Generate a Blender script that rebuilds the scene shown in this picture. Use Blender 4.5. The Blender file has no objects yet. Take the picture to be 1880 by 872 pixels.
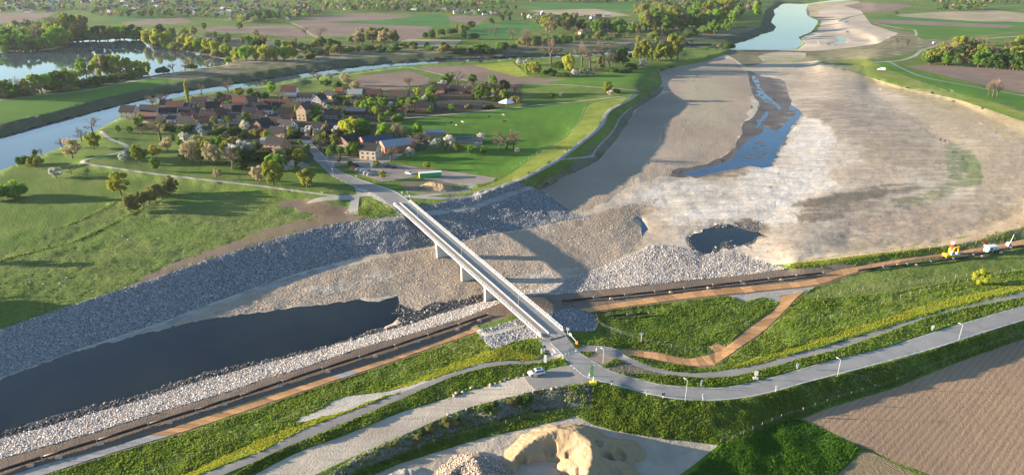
import bpy, bmesh, math, random
import numpy as np
from mathutils import Vector, Matrix
from mathutils.geometry import delaunay_2d_cdt

SC = bpy.context.scene
COL = SC.collection
R = math.radians
rng = np.random.default_rng(7)
random.seed(7)

# ------------------------------------------------------------------ camera
FPX, HCAM, IW, IH, HORY = 1270.0, 112.0, 1880.0, 872.0, -77.0
PITCH = math.atan((IH / 2 - HORY) / FPX)
cam_d = bpy.data.cameras.new('camera')
cam_d.sensor_width = 36.0
cam_d.lens = 36.0 * FPX / IW
cam_d.clip_start = 1.0
cam_d.clip_end = 60000
cam = bpy.data.objects.new('camera', cam_d)
COL.objects.link(cam)
cam.location = (0, 0, HCAM)
cam.rotation_euler = (math.pi / 2 - PITCH, 0, 0)
SC.camera = cam

# ------------------------------------------------------------------ sky, sun, exposure
SUN_EL, SUN_AZ = R(8.6), R(176.0)          # azimuth of the sun measured from +X, counter-clockwise
world = bpy.data.worlds.new('World')
SC.world = world
world.use_nodes = True
wn = world.node_tree
for n in list(wn.nodes):
    wn.nodes.remove(n)
sky = wn.nodes.new('ShaderNodeTexSky')
sky.sky_type = 'NISHITA'
sky.sun_disc = False
sky.sun_elevation = SUN_EL
sky.sun_rotation = math.pi / 2 - SUN_AZ
sky.air_density = 1.0
sky.dust_density = 0.5
sky.ozone_density = 2.6
bg = wn.nodes.new('ShaderNodeBackground')
bg.inputs['Strength'].default_value = 0.092
wo = wn.nodes.new('ShaderNodeOutputWorld')
wn.links.new(sky.outputs[0], bg.inputs[0])
wn.links.new(bg.outputs[0], wo.inputs[0])

sun_d = bpy.data.lights.new('sun', 'SUN')
sun_d.energy = 5.0
sun_d.angle = R(0.6)
sun_d.color = (1.0, 0.845, 0.655)
sun = bpy.data.objects.new('sun', sun_d)
COL.objects.link(sun)
sdir = Vector((math.cos(SUN_EL) * math.cos(SUN_AZ), math.cos(SUN_EL) * math.sin(SUN_AZ), math.sin(SUN_EL)))
sun.rotation_euler = sdir.to_track_quat('Z', 'Y').to_euler()
sun.location = (-300, 100, 200)

HAZE = 0.00003                             # density of the air
SC.view_settings.view_transform = 'Standard'
SC.view_settings.look = 'None'
SC.view_settings.gamma = 1
SC.view_settings.use_curve_mapping = False
SC.view_settings.exposure = 1.97
SC.cycles.max_bounces = 5
SC.cycles.diffuse_bounces = 2
SC.cycles.glossy_bounces = 3
SC.cycles.transmission_bounces = 3
SC.cycles.volume_bounces = 0
SC.cycles.transparent_max_bounces = 6
SC.cycles.use_denoising = True

# ------------------------------------------------------------------ survey: photo pixel + height -> place on the ground
CP, SP = math.cos(PITCH), math.sin(PITCH)
def unproj(px, py, z):
    px = np.asarray(px, float); py = np.asarray(py, float); z = np.asarray(z, float)
    a = (px - IW / 2) / FPX; b = -(py - IH / 2) / FPX
    t = (z - HCAM) / (-SP + b * CP)
    return np.stack([a * t, (CP + b * SP) * t, z + 0 * t], -1)
def proj(p):
    p = np.asarray(p, float)
    x, y, z = p[..., 0], p[..., 1], p[..., 2] - HCAM
    d = y * CP - z * SP
    u = y * SP + z * CP
    return np.stack([IW / 2 + FPX * x / d, IH / 2 - FPX * u / d], -1)

# ------------------------------------------------------------------ relief: break lines with heights, filled smoothly between
X0, X1, Y0, Y1 = -700.0, 2580.0, -66.0, 1100.0
LINES, FLATS = [], []
def zl(z, *pts):
    LINES.append([(p[0], p[1], (p[2] if len(p) > 2 else z)) for p in pts])

WEST_TOE = [(-60, 715), (0, 692), (80, 664), (145, 640), (179, 629), (242, 609), (306, 588), (383, 558), (470, 527), (554, 499), (623, 481), (674, 468), (725, 463), (797, 451)]
WEST_TOP = [(-200, 668), (-60, 626), (0, 605), (100, 570), (200, 538), (300, 505), (400, 470), (480, 445), (560, 423), (620, 410), (680, 402), (735, 397)]
POOL = [(-60, 716), (0, 696), (100, 660), (153, 641), (202, 626), (281, 609), (332, 596), (419, 581), (480, 573), (547, 564), (623, 555), (654, 550), (690, 553), (712, 548), (733, 542), (733, 553), (723, 571), (718, 578), (740, 579), (715, 596), (674, 609), (638, 624), (593, 637), (480, 661), (415, 675), (333, 697), (266, 720), (186, 742), (120, 757), (40, 781), (0, 794), (-60, 812)]
NEAR_TOE = [(-60, 824), (0, 806), (120, 773), (226, 744), (346, 706), (480, 668), (598, 640), (674, 616), (751, 596), (802, 578), (889, 553), (930, 541)]
NEAR_TOP = [(-60, 860), (0, 842), (66, 824), (186, 789), (306, 752), (399, 725), (480, 697), (550, 677), (656, 640), (751, 614), (853, 583), (909, 560), (966, 546), (1029, 540), (1119, 530), (1272, 514), (1374, 504), (1450, 492)]
EAST_TOE = [(930, 536), (985, 530), (1057, 507), (1106, 489), (1170, 463), (1195, 448), (1241, 451), (1290, 468), (1323, 461), (1348, 458), (1374, 471), (1420, 486), (1450, 492)]
PLATE_UP = [(-20, 888), (29, 870), (80, 853), (213, 818), (319, 784), (480, 730), (603, 693), (683, 669), (776, 640), (863, 604)]
PLATE_LO = [(30, 888), (77, 872), (213, 829), (346, 789), (480, 744), (603, 702), (696, 672), (787, 640), (876, 609)]
CYC_W_UP = [(330, 890), (373, 869), (480, 828), (550, 792), (630, 760), (709, 730), (776, 704), (843, 680), (880, 668), (926, 662), (972, 663), (990, 658), (1006, 650)]
CYC_W_LO = [(375, 890), (407, 872), (480, 842), (523, 821), (603, 789), (683, 754), (763, 720), (829, 692), (885, 676), (926, 669), (972, 668), (999, 663), (1027, 657)]
HAUL_UP = [(440, 890), (470, 870), (550, 829), (630, 800), (736, 757), (816, 733), (950, 693), (975, 690), (1008, 678), (1047, 670)]
HAUL_LO = [(540, 890), (576, 872), (656, 834), (736, 800), (827, 760), (880, 742), (950, 725), (985, 716), (1040, 705), (1089, 699)]
ROAD_UP = [(1036, 612), (1050, 632), (1066, 648), (1098, 668), (1120, 680), (1153, 690), (1206, 704), (1259, 710), (1312, 712), (1366, 705), (1420, 692), (1506, 667), (1613, 641), (1732, 604), (1880, 560), (1960, 535)]
ROAD_LO = [(1008, 630), (1030, 650), (1050, 672), (1070, 690), (1089, 697), (1140, 710), (1193, 724), (1246, 733), (1312, 735), (1366, 730), (1420, 719), (1480, 702), (1586, 675), (1714, 640), (1808, 610), (1880, 588), (1960, 563)]
CYC_E_UP = [(1056, 642), (1062, 639), (1073, 635), (1092, 634), (1116, 637), (1137, 643), (1148, 653), (1172, 663), (1204, 675), (1253, 683), (1301, 683), (1360, 675), (1400, 667), (1466, 648), (1500, 640), (1604, 609), (1706, 578), (1880, 535), (1960, 514)]
CYC_E_LO = [(1064, 646), (1078, 646), (1095, 646), (1110, 650), (1129, 658), (1156, 668), (1188, 679), (1237, 689), (1285, 693), (1333, 691), (1360, 687), (1400, 677), (1506, 649), (1540, 640), (1630, 609), (1732, 574), (1880, 545), (1960, 524)]
TRK_E_UP = [(1068, 567), (1144, 555), (1297, 532), (1374, 526), (1420, 522), (1489, 514), (1528, 499), (1579, 489), (1655, 476), (1732, 466), (1808, 453), (1880, 440), (1960, 426)]
TRK_E_LO = [(1080, 573), (1157, 562), (1246, 550), (1331, 541), (1407, 533), (1505, 522), (1543, 509), (1591, 494), (1681, 477), (1783, 463), (1880, 449), (1960, 436)]
DIAG_L = [(1433, 545), (1433, 556), (1420, 571), (1374, 604), (1333, 637), (1300, 652)]
DIAG_R = [(1480, 532), (1464, 545), (1438, 573), (1400, 609), (1355, 640), (1313, 669)]
SPUR_UP = [(1140, 641), (1206, 648), (1259, 659), (1300, 652)]
SPUR_LO = [(1140, 648), (1206, 660), (1278, 672), (1313, 670)]
DIKE_PATH = [(741, 360), (765, 362), (827, 364), (878, 356), (950, 331), (966, 325), (1024, 294), (1068, 261), (1103, 231), (1114, 208), (1130, 196), (1152, 186), (1170, 173)]
WEST_PATH = [(184, 241), (204, 256), (226, 264), (235, 270), (230, 277), (204, 284), (163, 292), (150, 297), (163, 302), (204, 308), (281, 319), (357, 328), (480, 342), (547, 351), (623, 360), (661, 358), (680, 357)]
OUT_TOE = [(991, 348), (1047, 320), (1093, 297), (1124, 264), (1158, 218), (1164, 203), (1190, 186), (1214, 165), (1216, 148), (1210, 132), (1250, 122), (1300, 112), (1338, 98)]
LAKE = [(-300, 100), (0, 95), (102, 90), (128, 77), (255, 72), (276, 85), (332, 93), (370, 101), (416, 111), (414, 119), (357, 127), (281, 139), (200, 150), (100, 160), (0, 168), (-300, 200)]
RIV_UP = [(-300, 345), (-60, 275), (0, 255), (51, 238), (128, 216), (158, 209), (230, 191), (288, 176), (340, 166), (408, 157), (480, 146), (547, 136), (623, 126), (700, 118), (800, 111), (950, 105), (1060, 100), (1180, 92), (1262, 82), (1338, 84)]
RIV_LO = [(-300, 398), (-60, 334), (0, 313), (36, 300), (107, 273), (184, 236), (225, 214), (260, 198), (290, 187), (350, 175), (400, 168), (470, 160), (554, 143), (592, 138), (674, 128), (740, 121), (820, 115), (950, 108), (1060, 104), (1180, 96), (1262, 88), (1338, 90)]
RIV_R = [(1338, 84), (1374, 74), (1400, 63), (1420, 58), (1425, 50), (1415, 41), (1423, 28), (1420, 20), (1438, 8), (1476, 8), (1512, 3), (1543, -1), (1620, -14), (1700, -20), (1760, -18), (1640, -8), (1560, 1), (1489, 8), (1484, 15), (1482, 28), (1502, 38), (1489, 59), (1466, 69), (1474, 79), (1461, 90), (1420, 92), (1338, 91)]
STREAM = [(1330 + a / 4.843, 80 + b / 4.843) for a, b in [(246, 288), (268, 292), (292, 322), (322, 390), (352, 442), (400, 480), (482, 542), (512, 578), (476, 592), (446, 545), (360, 520), (310, 470), (272, 458), (295, 400), (250, 330)]]
BASIN_POOL = [(1452, 192), (1464, 200), (1472, 208), (1462, 224), (1454, 234), (1446, 249), (1431, 269), (1425, 287), (1418, 297), (1418, 306), (1400, 308), (1374, 305), (1323, 315), (1285, 323), (1249, 317), (1272, 312), (1323, 302), (1346, 289), (1361, 269), (1369, 260), (1387, 250), (1400, 243), (1401, 229), (1412, 237), (1425, 241), (1433, 235), (1446, 222), (1462, 208), (1457, 202), (1448, 202)]
SMALL_POOL = [(1330 + a / 4.843, 80 + b / 4.843) for a, b in [(360, 605), (387, 610), (380, 650), (330, 692), (318, 730), (290, 760), (278, 748), (300, 715), (290, 695), (330, 660)]]
DARK_POOL = [(1279, 435), (1267, 448), (1290, 466), (1323, 451), (1338, 443), (1360, 448), (1382, 444), (1389, 430), (1359, 418), (1330, 421), (1310, 419), (1290, 428)]
HOLE = [(1168, 400), (1178, 402), (1188, 420), (1185, 430), (1179, 437), (1175, 425), (1178, 412)]
CRESC = [(1400 + a / 3.917, b / 3.917) for a, b in [(520, 262), (570, 268), (612, 288), (590, 308), (530, 318), (470, 318), (520, 308), (552, 292)]]
MOUTH = [(1340, 93), (1420, 93), (1465, 91), (1480, 80), (1475, 70), (1500, 58), (1510, 38), (1500, 20), (1540, 8)]

zl(-2.0, (-700, 640), (-200, 600), (-60, 560), (100, 500), (300, 440), (480, 405), (560, 392), (640, 393))
zl(-1.6, *WEST_TOP)
zl(-7.9, *WEST_TOE)
zl(-7.9, (-60, 812), (0, 794), (120, 757), (266, 720), (415, 675), (593, 637), (715, 596))
FLATS.append((POOL, -8.2))
zl(-7.8, (547, 545), (650, 520), (760, 495), (860, 470), (940, 460))
zl(-7.8, *NEAR_TOE)
zl(-4.0, *NEAR_TOP)
zl(-7.5, *EAST_TOE[:-4]); zl(-7.0, EAST_TOE[-4], (*EAST_TOE[-3], -6.6), (*EAST_TOE[-2], -5.6), (1440, 489, -4.4))
zl(-7.7, (1120, 470), (1000, 480), (930, 500))
zl(-4.1, *PLATE_UP); zl(-4.1, *PLATE_LO)
zl(-4.1, (896, 570), (950, 560), (1031, 552))
zl(-0.9, *CYC_W_UP); zl(-0.9, *CYC_W_LO)
HZ = (-1.8, -1.7, -1.6, -1.5, -1.3, -1.1, -.6, -.45, -.3, -.15)
zl(0, *[(x, y, z) for (x, y), z in zip(HAUL_UP, HZ)]); zl(0, *[(x, y, z) for (x, y), z in zip(HAUL_LO, HZ)])
zl(0.0, *ROAD_UP[:6]); zl(0.0, *ROAD_LO[:6])
zl(-0.4, *ROAD_UP[6:]); zl(-0.4, *ROAD_LO[6:])
zl(-0.4, *CYC_E_UP); zl(-0.4, *CYC_E_LO)
zl(-3.7, *TRK_E_UP); zl(-3.7, *TRK_E_LO)
zl(-1.4, *SPUR_LO); zl(-1.4, *SPUR_UP); zl(-2.0, (1320, 645), (1355, 625))
zl(-3.2, (1374, 604), (1420, 571)); zl(-3.2, (1400, 609), (1438, 573))
zl(-3.0, (1100, 600), (1180, 600), (1280, 600), (1340, 590))
zl(-2.2, (1480, 590), (1600, 560), (1700, 535), (1880, 508))
zl(-3.2, (620, 890), (660, 868), (740, 838), (816, 810), (940, 772), (1060, 752), (1090, 776), (1206, 800), (1320, 815))
zl(-3.3, (700, 1000), (1000, 900), (1240, 880)); zl(-4.0, (1400, 792), (1453, 768), (1474, 766), (1533, 742), (1640, 710), (1746, 667), (1880, 618), (1960, 590))
zl(-4.2, (1400, 870), (1600, 850), (1880, 760), (2200, 700)); zl(-4.2, (0, 1090), (1880, 1090))
zl(-2.4, (300, 890), (480, 800), (640, 732), (760, 690), (880, 645))
# bridge ends
zl(-0.15, (985, 620), (1008, 632)); zl(-0.15, (1010, 628), (1040, 612))
zl(-3.9, (880, 598), (905, 582), (950, 570)); zl(-3.9, (1000, 560), (1060, 572), (1095, 590))
zl(-1.0, (900, 636), (940, 640), (985, 640))
zl(-2.4, (875, 600), (900, 612), (950, 600)); zl(-1.8, (1050, 580), (1065, 577))
zl(-0.1, (680, 352), (715, 377), (724, 381)); zl(-0.1, (690, 339), (725, 351), (752, 369))
zl(-1.2, (694, 404), (743, 399)); zl(-2.6, (781, 391), (849, 383), (940, 355), (976, 343))
zl(-0.6, (765, 379), (816, 370), (881, 350), (940, 335), (953, 333))
zl(-7.3, (1052, 391), (973, 417), (900, 428), (840, 441)); zl(-7.0, (1045, 395))
# left meadow, dike with the path, village
zl(0.6, *WEST_PATH[7:15]); zl(-0.2, *WEST_PATH[:7])
zl(-1.6, (160, 312), (281, 335), (357, 345), (480, 362), (560, 372))
zl(-1.4, (240, 290), (281, 306), (357, 314), (480, 328), (560, 335))
zl(-1.5, (250, 250), (400, 260), (520, 290), (580, 270), (700, 290), (850, 300), (930, 300), (1040, 240))
zl(-1.5, (300, 200), (450, 190), (640, 180), (800, 185), (950, 170))
zl(-2.2, (0, 400), (200, 370), (100, 340))
zl(0.6, *DIKE_PATH[3:]); zl(-0.1, *DIKE_PATH[:3])
zl(-3.6, (1000, 335), (1035, 312), (1093, 272), (1124, 243), (1149, 206), (1190, 170), (1185, 150), (1200, 130), (1280, 108), (1338, 94))
zl(-6.6, *OUT_TOE)
zl(-1.6, (1100, 150), (1180, 130), (1300, 104)); zl(-2.0, (1250, 98), (1180, 105), (1000, 120))
# waters
FLATS.append((LAKE, -4.5)); FLATS.append((RIV_UP + RIV_LO[::-1], -7.2)); FLATS.append((RIV_R, -8.0))
zl(-2.5, *[(x, y + 2.5) for x, y in RIV_LO[:13]])
zl(-3.5, *[(x, y + 2.5) for x, y in RIV_LO[13:19]])
zl(-2.3, (-300, 318), (-60, 240), (0, 228), (100, 205), (200, 175), (300, 157), (350, 148), (480, 131), (600, 112), (700, 104), (820, 97), (950, 92), (1100, 84), (1262, 72), (1338, 66), (1374, 58), (1396, 50), (1400, 36), (1400, 20), (1425, 4))
zl(-0.8, (-300, 245), (0, 183), (150, 164), (290, 141), (480, 116), (580, 105), (640, 101))
zl(-3.0, (-300, 215), (0, 174), (100, 166), (200, 154), (290, 138)); zl(-3.2, (-300, 90), (0, 85), (120, 66), (255, 60), (350, 80), (440, 100))
# the dry basin
zl(-6.8, (1250, 150), (1300, 250), (1180, 350), (1100, 400)); zl(-6.9, (1480, 200), (1520, 330), (1400, 400), (1250, 380))
zl(-6.2, (1590, 162, -5.6), (1700, 230), (1780, 300), (1700, 400), (1550, 440))
for q in (STREAM, BASIN_POOL, SMALL_POOL): FLATS.append((q, -7.3))
FLATS.append((DARK_POOL, -7.4)); FLATS.append((HOLE, -8.0)); FLATS.append((CRESC, -6.6))
zl(-6.4, (1500, 60), (1560, 66), (1600, 75)); zl(-6.6, (1345, 97), (1460, 95), (1490, 80)); zl(-6.6, (1400, 112), (1480, 110))
zl(-4.6, (1500, 112), (1560, 126), (1640, 160), (1760, 190), (1880, 250), (2000, 300))
zl(-2.6, (1505, 118), (1560, 130), (1660, 158), (1760, 180), (1840, 208), (1880, 224), (2000, 270))
zl(-2.6, (1451, 485), (1545, 473), (1630, 462), (1732, 452), (1819, 436), (1880, 414), (2000, 385))
zl(-5.6, (1470, 476, -3.6), (1500, 467, -4.6), (1630, 452), (1732, 440), (1880, 390))
zl(-1.0, (1590, 112), (1700, 152), (1800, 178), (1880, 205), (2000, 240)); zl(-2.5, (1620, 100), (1760, 130), (1880, 172))
zl(-2.5, (1540, 40), (1620, 70), (1700, 75), (1880, 60)); zl(-2.5, (-600, -30), (600, -30), (1300, -30), (2400, -30)); zl(-2.5, (-600, 20), (0, 20), (500, 50), (800, 60), (1100, 40), (1300, 30))
zl(-2.5, (1600, 10), (1880, 10), (2400, 10))

def in_poly(px, py, poly):
    px = np.asarray(px, float); py = np.asarray(py, float)
    ins = np.zeros(px.shape, bool)
    n = len(poly)
    for i in range(n):
        x1, y1 = poly[i]; x2, y2 = poly[(i + 1) % n]
        if y1 == y2: continue
        c = ((y1 > py) != (y2 > py)) & (px < (x2 - x1) * (py - y1) / (y2 - y1) + x1)
        ins ^= c
    return ins

def relief():
    z = None
    for cell in (64., 32., 16., 8., 4.):
        nx = int((X1 - X0) / cell) + 2; ny = int((Y1 - Y0) / cell) + 2
        acc = np.zeros((ny, nx)); cnt = np.zeros((ny, nx))
        for ln in LINES:
            for (xa, ya, za), (xb, yb, zb) in zip(ln[:-1], ln[1:]):
                k = max(2, int(math.hypot(xb - xa, yb - ya) / (cell * .4)) + 1)
                t = np.linspace(0, 1, k)
                ix = np.clip(((xa + (xb - xa) * t - X0) / cell + .5).astype(int), 0, nx - 1)
                iy = np.clip(((ya + (yb - ya) * t - Y0) / cell + .5).astype(int), 0, ny - 1)
                np.add.at(acc, (iy, ix), za + (zb - za) * t); np.add.at(cnt, (iy, ix), 1)
        gx, gy = np.meshgrid(X0 + np.arange(nx) * cell, Y0 + np.arange(ny) * cell)
        for poly, zz in FLATS:
            m = in_poly(gx, gy, poly)
            acc[m] = zz; cnt[m] = 1
        fix = cnt > 0
        val = np.where(fix, acc / np.maximum(cnt, 1), 0)
        if z is None:
            z = np.full((ny, nx), -2.5)
        else:
            fx = np.clip((gx - X0) / pc, 0, z.shape[1] - 1.001); fy = np.clip((gy - Y0) / pc, 0, z.shape[0] - 1.001)
            i = fx.astype(int); j = fy.astype(int); u = fx - i; v = fy - j
            z = z[j, i] * (1 - u) * (1 - v) + z[j, i + 1] * u * (1 - v) + z[j + 1, i] * (1 - u) * v + z[j + 1, i + 1] * u * v
        z = np.where(fix, val, z)
        for _ in range(150 if cell > 8 else 90):
            p = np.pad(z, 1, mode='edge')
            z = np.where(fix, val, (p[:-2, 1:-1] + p[2:, 1:-1] + p[1:-1, :-2] + p[1:-1, 2:]) / 4)
        pc = cell
    # one light smoothing so that the break lines do not crease
    p = np.pad(z, 1, mode='edge')
    z = .5 * z + .125 * (p[:-2, 1:-1] + p[2:, 1:-1] + p[1:-1, :-2] + p[1:-1, 2:])
    return z, pc
ZG, ZC = relief()
def zr(px, py):
    fx = np.clip((np.asarray(px, float) - X0) / ZC, 0, ZG.shape[1] - 1.001); fy = np.clip((np.asarray(py, float) - Y0) / ZC, 0, ZG.shape[0] - 1.001)
    i = fx.astype(int); j = fy.astype(int); u = fx - i; v = fy - j
    return ZG[j, i] * (1 - u) * (1 - v) + ZG[j, i + 1] * u * (1 - v) + ZG[j + 1, i] * (1 - u) * v + ZG[j + 1, i + 1] * u * v
def at(px, py, dz=0.0):
    z = float(zr(px, py))
    p = unproj(px, py, z)
    return Vector((float(p[0]), float(p[1]), z + dz))
def mpp(px, py):                       # pixels per metre at a place
    p = at(px, py)
    return FPX / (p.y * CP - (p.z - HCAM) * SP)

def vnoise(x, y, seed=0):              # smooth value noise, roughly -1..1
    xi = np.floor(x).astype(np.int64); yi = np.floor(y).astype(np.int64)
    u = x - xi; v = y - yi
    u = u * u * (3 - 2 * u); v = v * v * (3 - 2 * v)
    def h(a, b):
        n = (a * 374761393 + b * 668265263 + seed * 982451653) & 0xffffffff
        n = ((n ^ (n >> 13)) * 1274126177) & 0xffffffff
        return ((n ^ (n >> 16)) & 0xffff) / 32767.5 - 1
    return (h(xi, yi) * (1 - u) + h(xi + 1, yi) * u) * (1 - v) + (h(xi, yi + 1) * (1 - u) + h(xi + 1, yi + 1) * u) * v
# ------------------------------------------------------------------ materials
MATS = {}
def _ramp(nt, fac, stops):
    r = nt.nodes.new('ShaderNodeValToRGB')
    while len(r.color_ramp.elements) < len(stops): r.color_ramp.elements.new(0.5)
    for e, (p, c) in zip(r.color_ramp.elements, stops):
        e.position = p; e.color = (*c, 1)
    nt.links.new(fac, r.inputs[0]); return r.outputs[0]
def _noise(nt, vec, scale, detail=4, rough=.6, dist=0.0):
    n = nt.nodes.new('ShaderNodeTexNoise'); n.inputs['Scale'].default_value = scale; n.inputs['Detail'].default_value = detail
    n.inputs['Roughness'].default_value = rough; n.inputs['Distortion'].default_value = dist
    nt.links.new(vec, n.inputs['Vector']); return n.outputs['Fac']
def _mix(nt, fac, a, b, mode='MIX'):
    m = nt.nodes.new('ShaderNodeMix'); m.data_type = 'RGBA'; m.blend_type = mode
    for s, v in ((m.inputs[0], fac), (m.inputs[6], a), (m.inputs[7], b)):
        if hasattr(v, 'links') or hasattr(v, 'is_linked'): nt.links.new(v, s)
        elif isinstance(v, (int, float)): s.default_value = v
        else: s.default_value = (*v, 1)
    return m.outputs[2]
def _math(nt, op, a, b=None, clamp=False):
    m = nt.nodes.new('ShaderNodeMath'); m.operation = op; m.use_clamp = clamp
    for s, v in ((m.inputs[0], a), (m.inputs[1], b)):
        if v is None: continue
        if isinstance(v, (int, float)): s.default_value = v
        else: nt.links.new(v, s)
    return m.outputs[0]
def new_mat(name):
    m = bpy.data.materials.new(name); m.use_nodes = True
    nt = m.node_tree
    return m, nt, nt.nodes['Principled BSDF']
def ground_mat(name, c1, c2, c3=None, s1=.6, s2=.05, s3=.012, bump=.4, bs=1.2, rough=.95, wave=None, streak=None, spec=.1, patch=True):
    """two-tone fine noise, a third tone in broad patches, painted-on patches of other soil, relief"""
    m, nt, b = new_mat(name)
    geo = nt.nodes.new('ShaderNodeNewGeometry'); pos = geo.outputs['Position']
    n1 = _noise(nt, pos, s1, 5, .65)
    col = _ramp(nt, n1, [(.3, c1), (.7, c2)])
    n2 = _noise(nt, pos, s2, 4, .6)
    if c3: col = _mix(nt, _ramp(nt, n2, [(.42, (0, 0, 0)), (.66, (1, 1, 1))]), col, c3)
    n3 = _noise(nt, pos, s3, 3, .5)
    col = _mix(nt, 1.0, col, _ramp(nt, n3, [(.3, (.82, .82, .82)), (.7, (1.16, 1.16, 1.16))]), 'MULTIPLY')
    h = n1
    nf = _noise(nt, pos, bs, 3, .6)
    if wave:
        ang, sc, amt = wave
        mp = nt.nodes.new('ShaderNodeMapping'); mp.inputs['Rotation'].default_value = (0, 0, ang)
        nt.links.new(pos, mp.inputs['Vector'])
        w = nt.nodes.new('ShaderNodeTexWave'); w.inputs['Scale'].default_value = sc; w.inputs['Distortion'].default_value = .5
        w.inputs['Detail'].default_value = 3; w.inputs['Detail Scale'].default_value = 1.5
        nt.links.new(mp.outputs[0], w.inputs['Vector'])
        col = _mix(nt, amt, col, _ramp(nt, w.outputs['Fac'], [(.1, (.62, .6, .58)), (.6, (1.1, 1.1, 1.1))]), 'MULTIPLY')
        nf = _math(nt, 'ADD', nf, _math(nt, 'MULTIPLY', w.outputs['Fac'], .14))
    if streak:
        ang, sx, sy, c4, lo, hi = streak
        mp = nt.nodes.new('ShaderNodeMapping'); mp.inputs['Rotation'].default_value = (0, 0, ang); mp.inputs['Scale'].default_value = (sx, sy, 1)
        nt.links.new(pos, mp.inputs['Vector'])
        ns = _noise(nt, mp.outputs[0], 1.0, 6, .7, .4)
        col = _mix(nt, _ramp(nt, ns, [(lo, (0, 0, 0)), (hi, (1, 1, 1))]), col, c4)
    if patch:
        at_ = nt.nodes.new('ShaderNodeAttribute'); at_.attribute_name = 'patch'
        mp = nt.nodes.new('ShaderNodeMapping'); mp.inputs['Rotation'].default_value = (0, 0, R(10)); mp.inputs['Scale'].default_value = (.05, .16, .2)
        nt.links.new(pos, mp.inputs['Vector'])
        ps = _noise(nt, mp.outputs[0], 1.0, 8, .72, .5)
        fac = _math(nt, 'ADD', _math(nt, 'MULTIPLY', at_.outputs['Alpha'], 1.5), _math(nt, 'MULTIPLY', _math(nt, 'SUBTRACT', ps, .5), 5.0))
        fac = _math(nt, 'SUBTRACT', fac, .32, True)
        fac = _math(nt, 'MULTIPLY', _math(nt, 'MULTIPLY', fac, .95), _math(nt, 'MULTIPLY', at_.outputs['Alpha'], 3.0, True))
        pc = _mix(nt, 1.0, at_.outputs['Color'], _ramp(nt, n1, [(.3, (.72, .72, .72)), (.7, (1.25, 1.25, 1.25))]), 'MULTIPLY')
        col = _mix(nt, fac, col, pc)
    nt.links.new(col, b.inputs['Base Color'])
    b.inputs['Roughness'].default_value = rough
    b.inputs['Specular IOR Level'].default_value = spec
    if bump:
        bp = nt.nodes.new('ShaderNodeBump'); bp.inputs['Strength'].default_value = 1.0; bp.inputs['Distance'].default_value = bump
        nt.links.new(nf, bp.inputs['Height']); nt.links.new(bp.outputs[0], b.inputs['Normal'])
    MATS[name] = m
    return m
def stone_ground(name, c1, c2, c3, sc=1.2, bump=.35):
    m, nt, b = new_mat(name)
    geo = nt.nodes.new('ShaderNodeNewGeometry'); pos = geo.outputs['Position']
    v = nt.nodes.new('ShaderNodeTexVoronoi'); v.inputs['Scale'].default_value = sc
    nt.links.new(pos, v.inputs['Vector'])
    sep = nt.nodes.new('ShaderNodeSeparateColor'); nt.links.new(v.outputs['Color'], sep.inputs[0])
    col = _ramp(nt, sep.outputs[0], [(.1, c1), (.5, c2), (.9, c3)])
    col = _mix(nt, 1.0, col, _ramp(nt, v.outputs['Distance'], [(.25, (1, 1, 1)), (.75, (.45, .45, .45))]), 'MULTIPLY')
    col = _mix(nt, 1.0, col, _ramp(nt, _noise(nt, pos, .04, 4), [(.3, (.8, .8, .8)), (.7, (1.15, 1.15, 1.15))]), 'MULTIPLY')
    nt.links.new(col, b.inputs['Base Color']); b.inputs['Roughness'].default_value = .9; b.inputs['Specular IOR Level'].default_value = .15
    bp = nt.nodes.new('ShaderNodeBump'); bp.inputs['Distance'].default_value = bump; bp.invert = True
    nt.links.new(v.outputs['Distance'], bp.inputs['Height']); nt.links.new(bp.outputs[0], b.inputs['Normal'])
    MATS[name] = m; return m
def plain(name, c, rough=.6, var=.12, scale=2.0, metal=0, spec=.3, bump=0, objvar=0):
    m, nt, b = new_mat(name)
    tc = nt.nodes.new('ShaderNodeTexCoord')
    n = _noise(nt, tc.outputs['Object'], scale, 4)
    lo = tuple(x * (1 - var) for x in c); hi = tuple(min(1, x * (1 + var)) for x in c)
    col = _ramp(nt, n, [(.3, lo), (.7, hi)])
    if objvar:
        oi = nt.nodes.new('ShaderNodeObjectInfo')
        col = _mix(nt, 1.0, col, _ramp(nt, oi.outputs['Random'], [(0, (1 - objvar,) * 3), (1, (1 + objvar,) * 3)]), 'MULTIPLY')
    nt.links.new(col, b.inputs['Base Color']); b.inputs['Roughness'].default_value = rough
    b.inputs['Metallic'].default_value = metal; b.inputs['Specular IOR Level'].default_value = spec
    if bump:
        bp = nt.nodes.new('ShaderNodeBump'); bp.inputs['Distance'].default_value = bump
        nt.links.new(n, bp.inputs['Height']); nt.links.new(bp.outputs[0], b.inputs['Normal'])
    MATS[name] = m; return m
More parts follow.
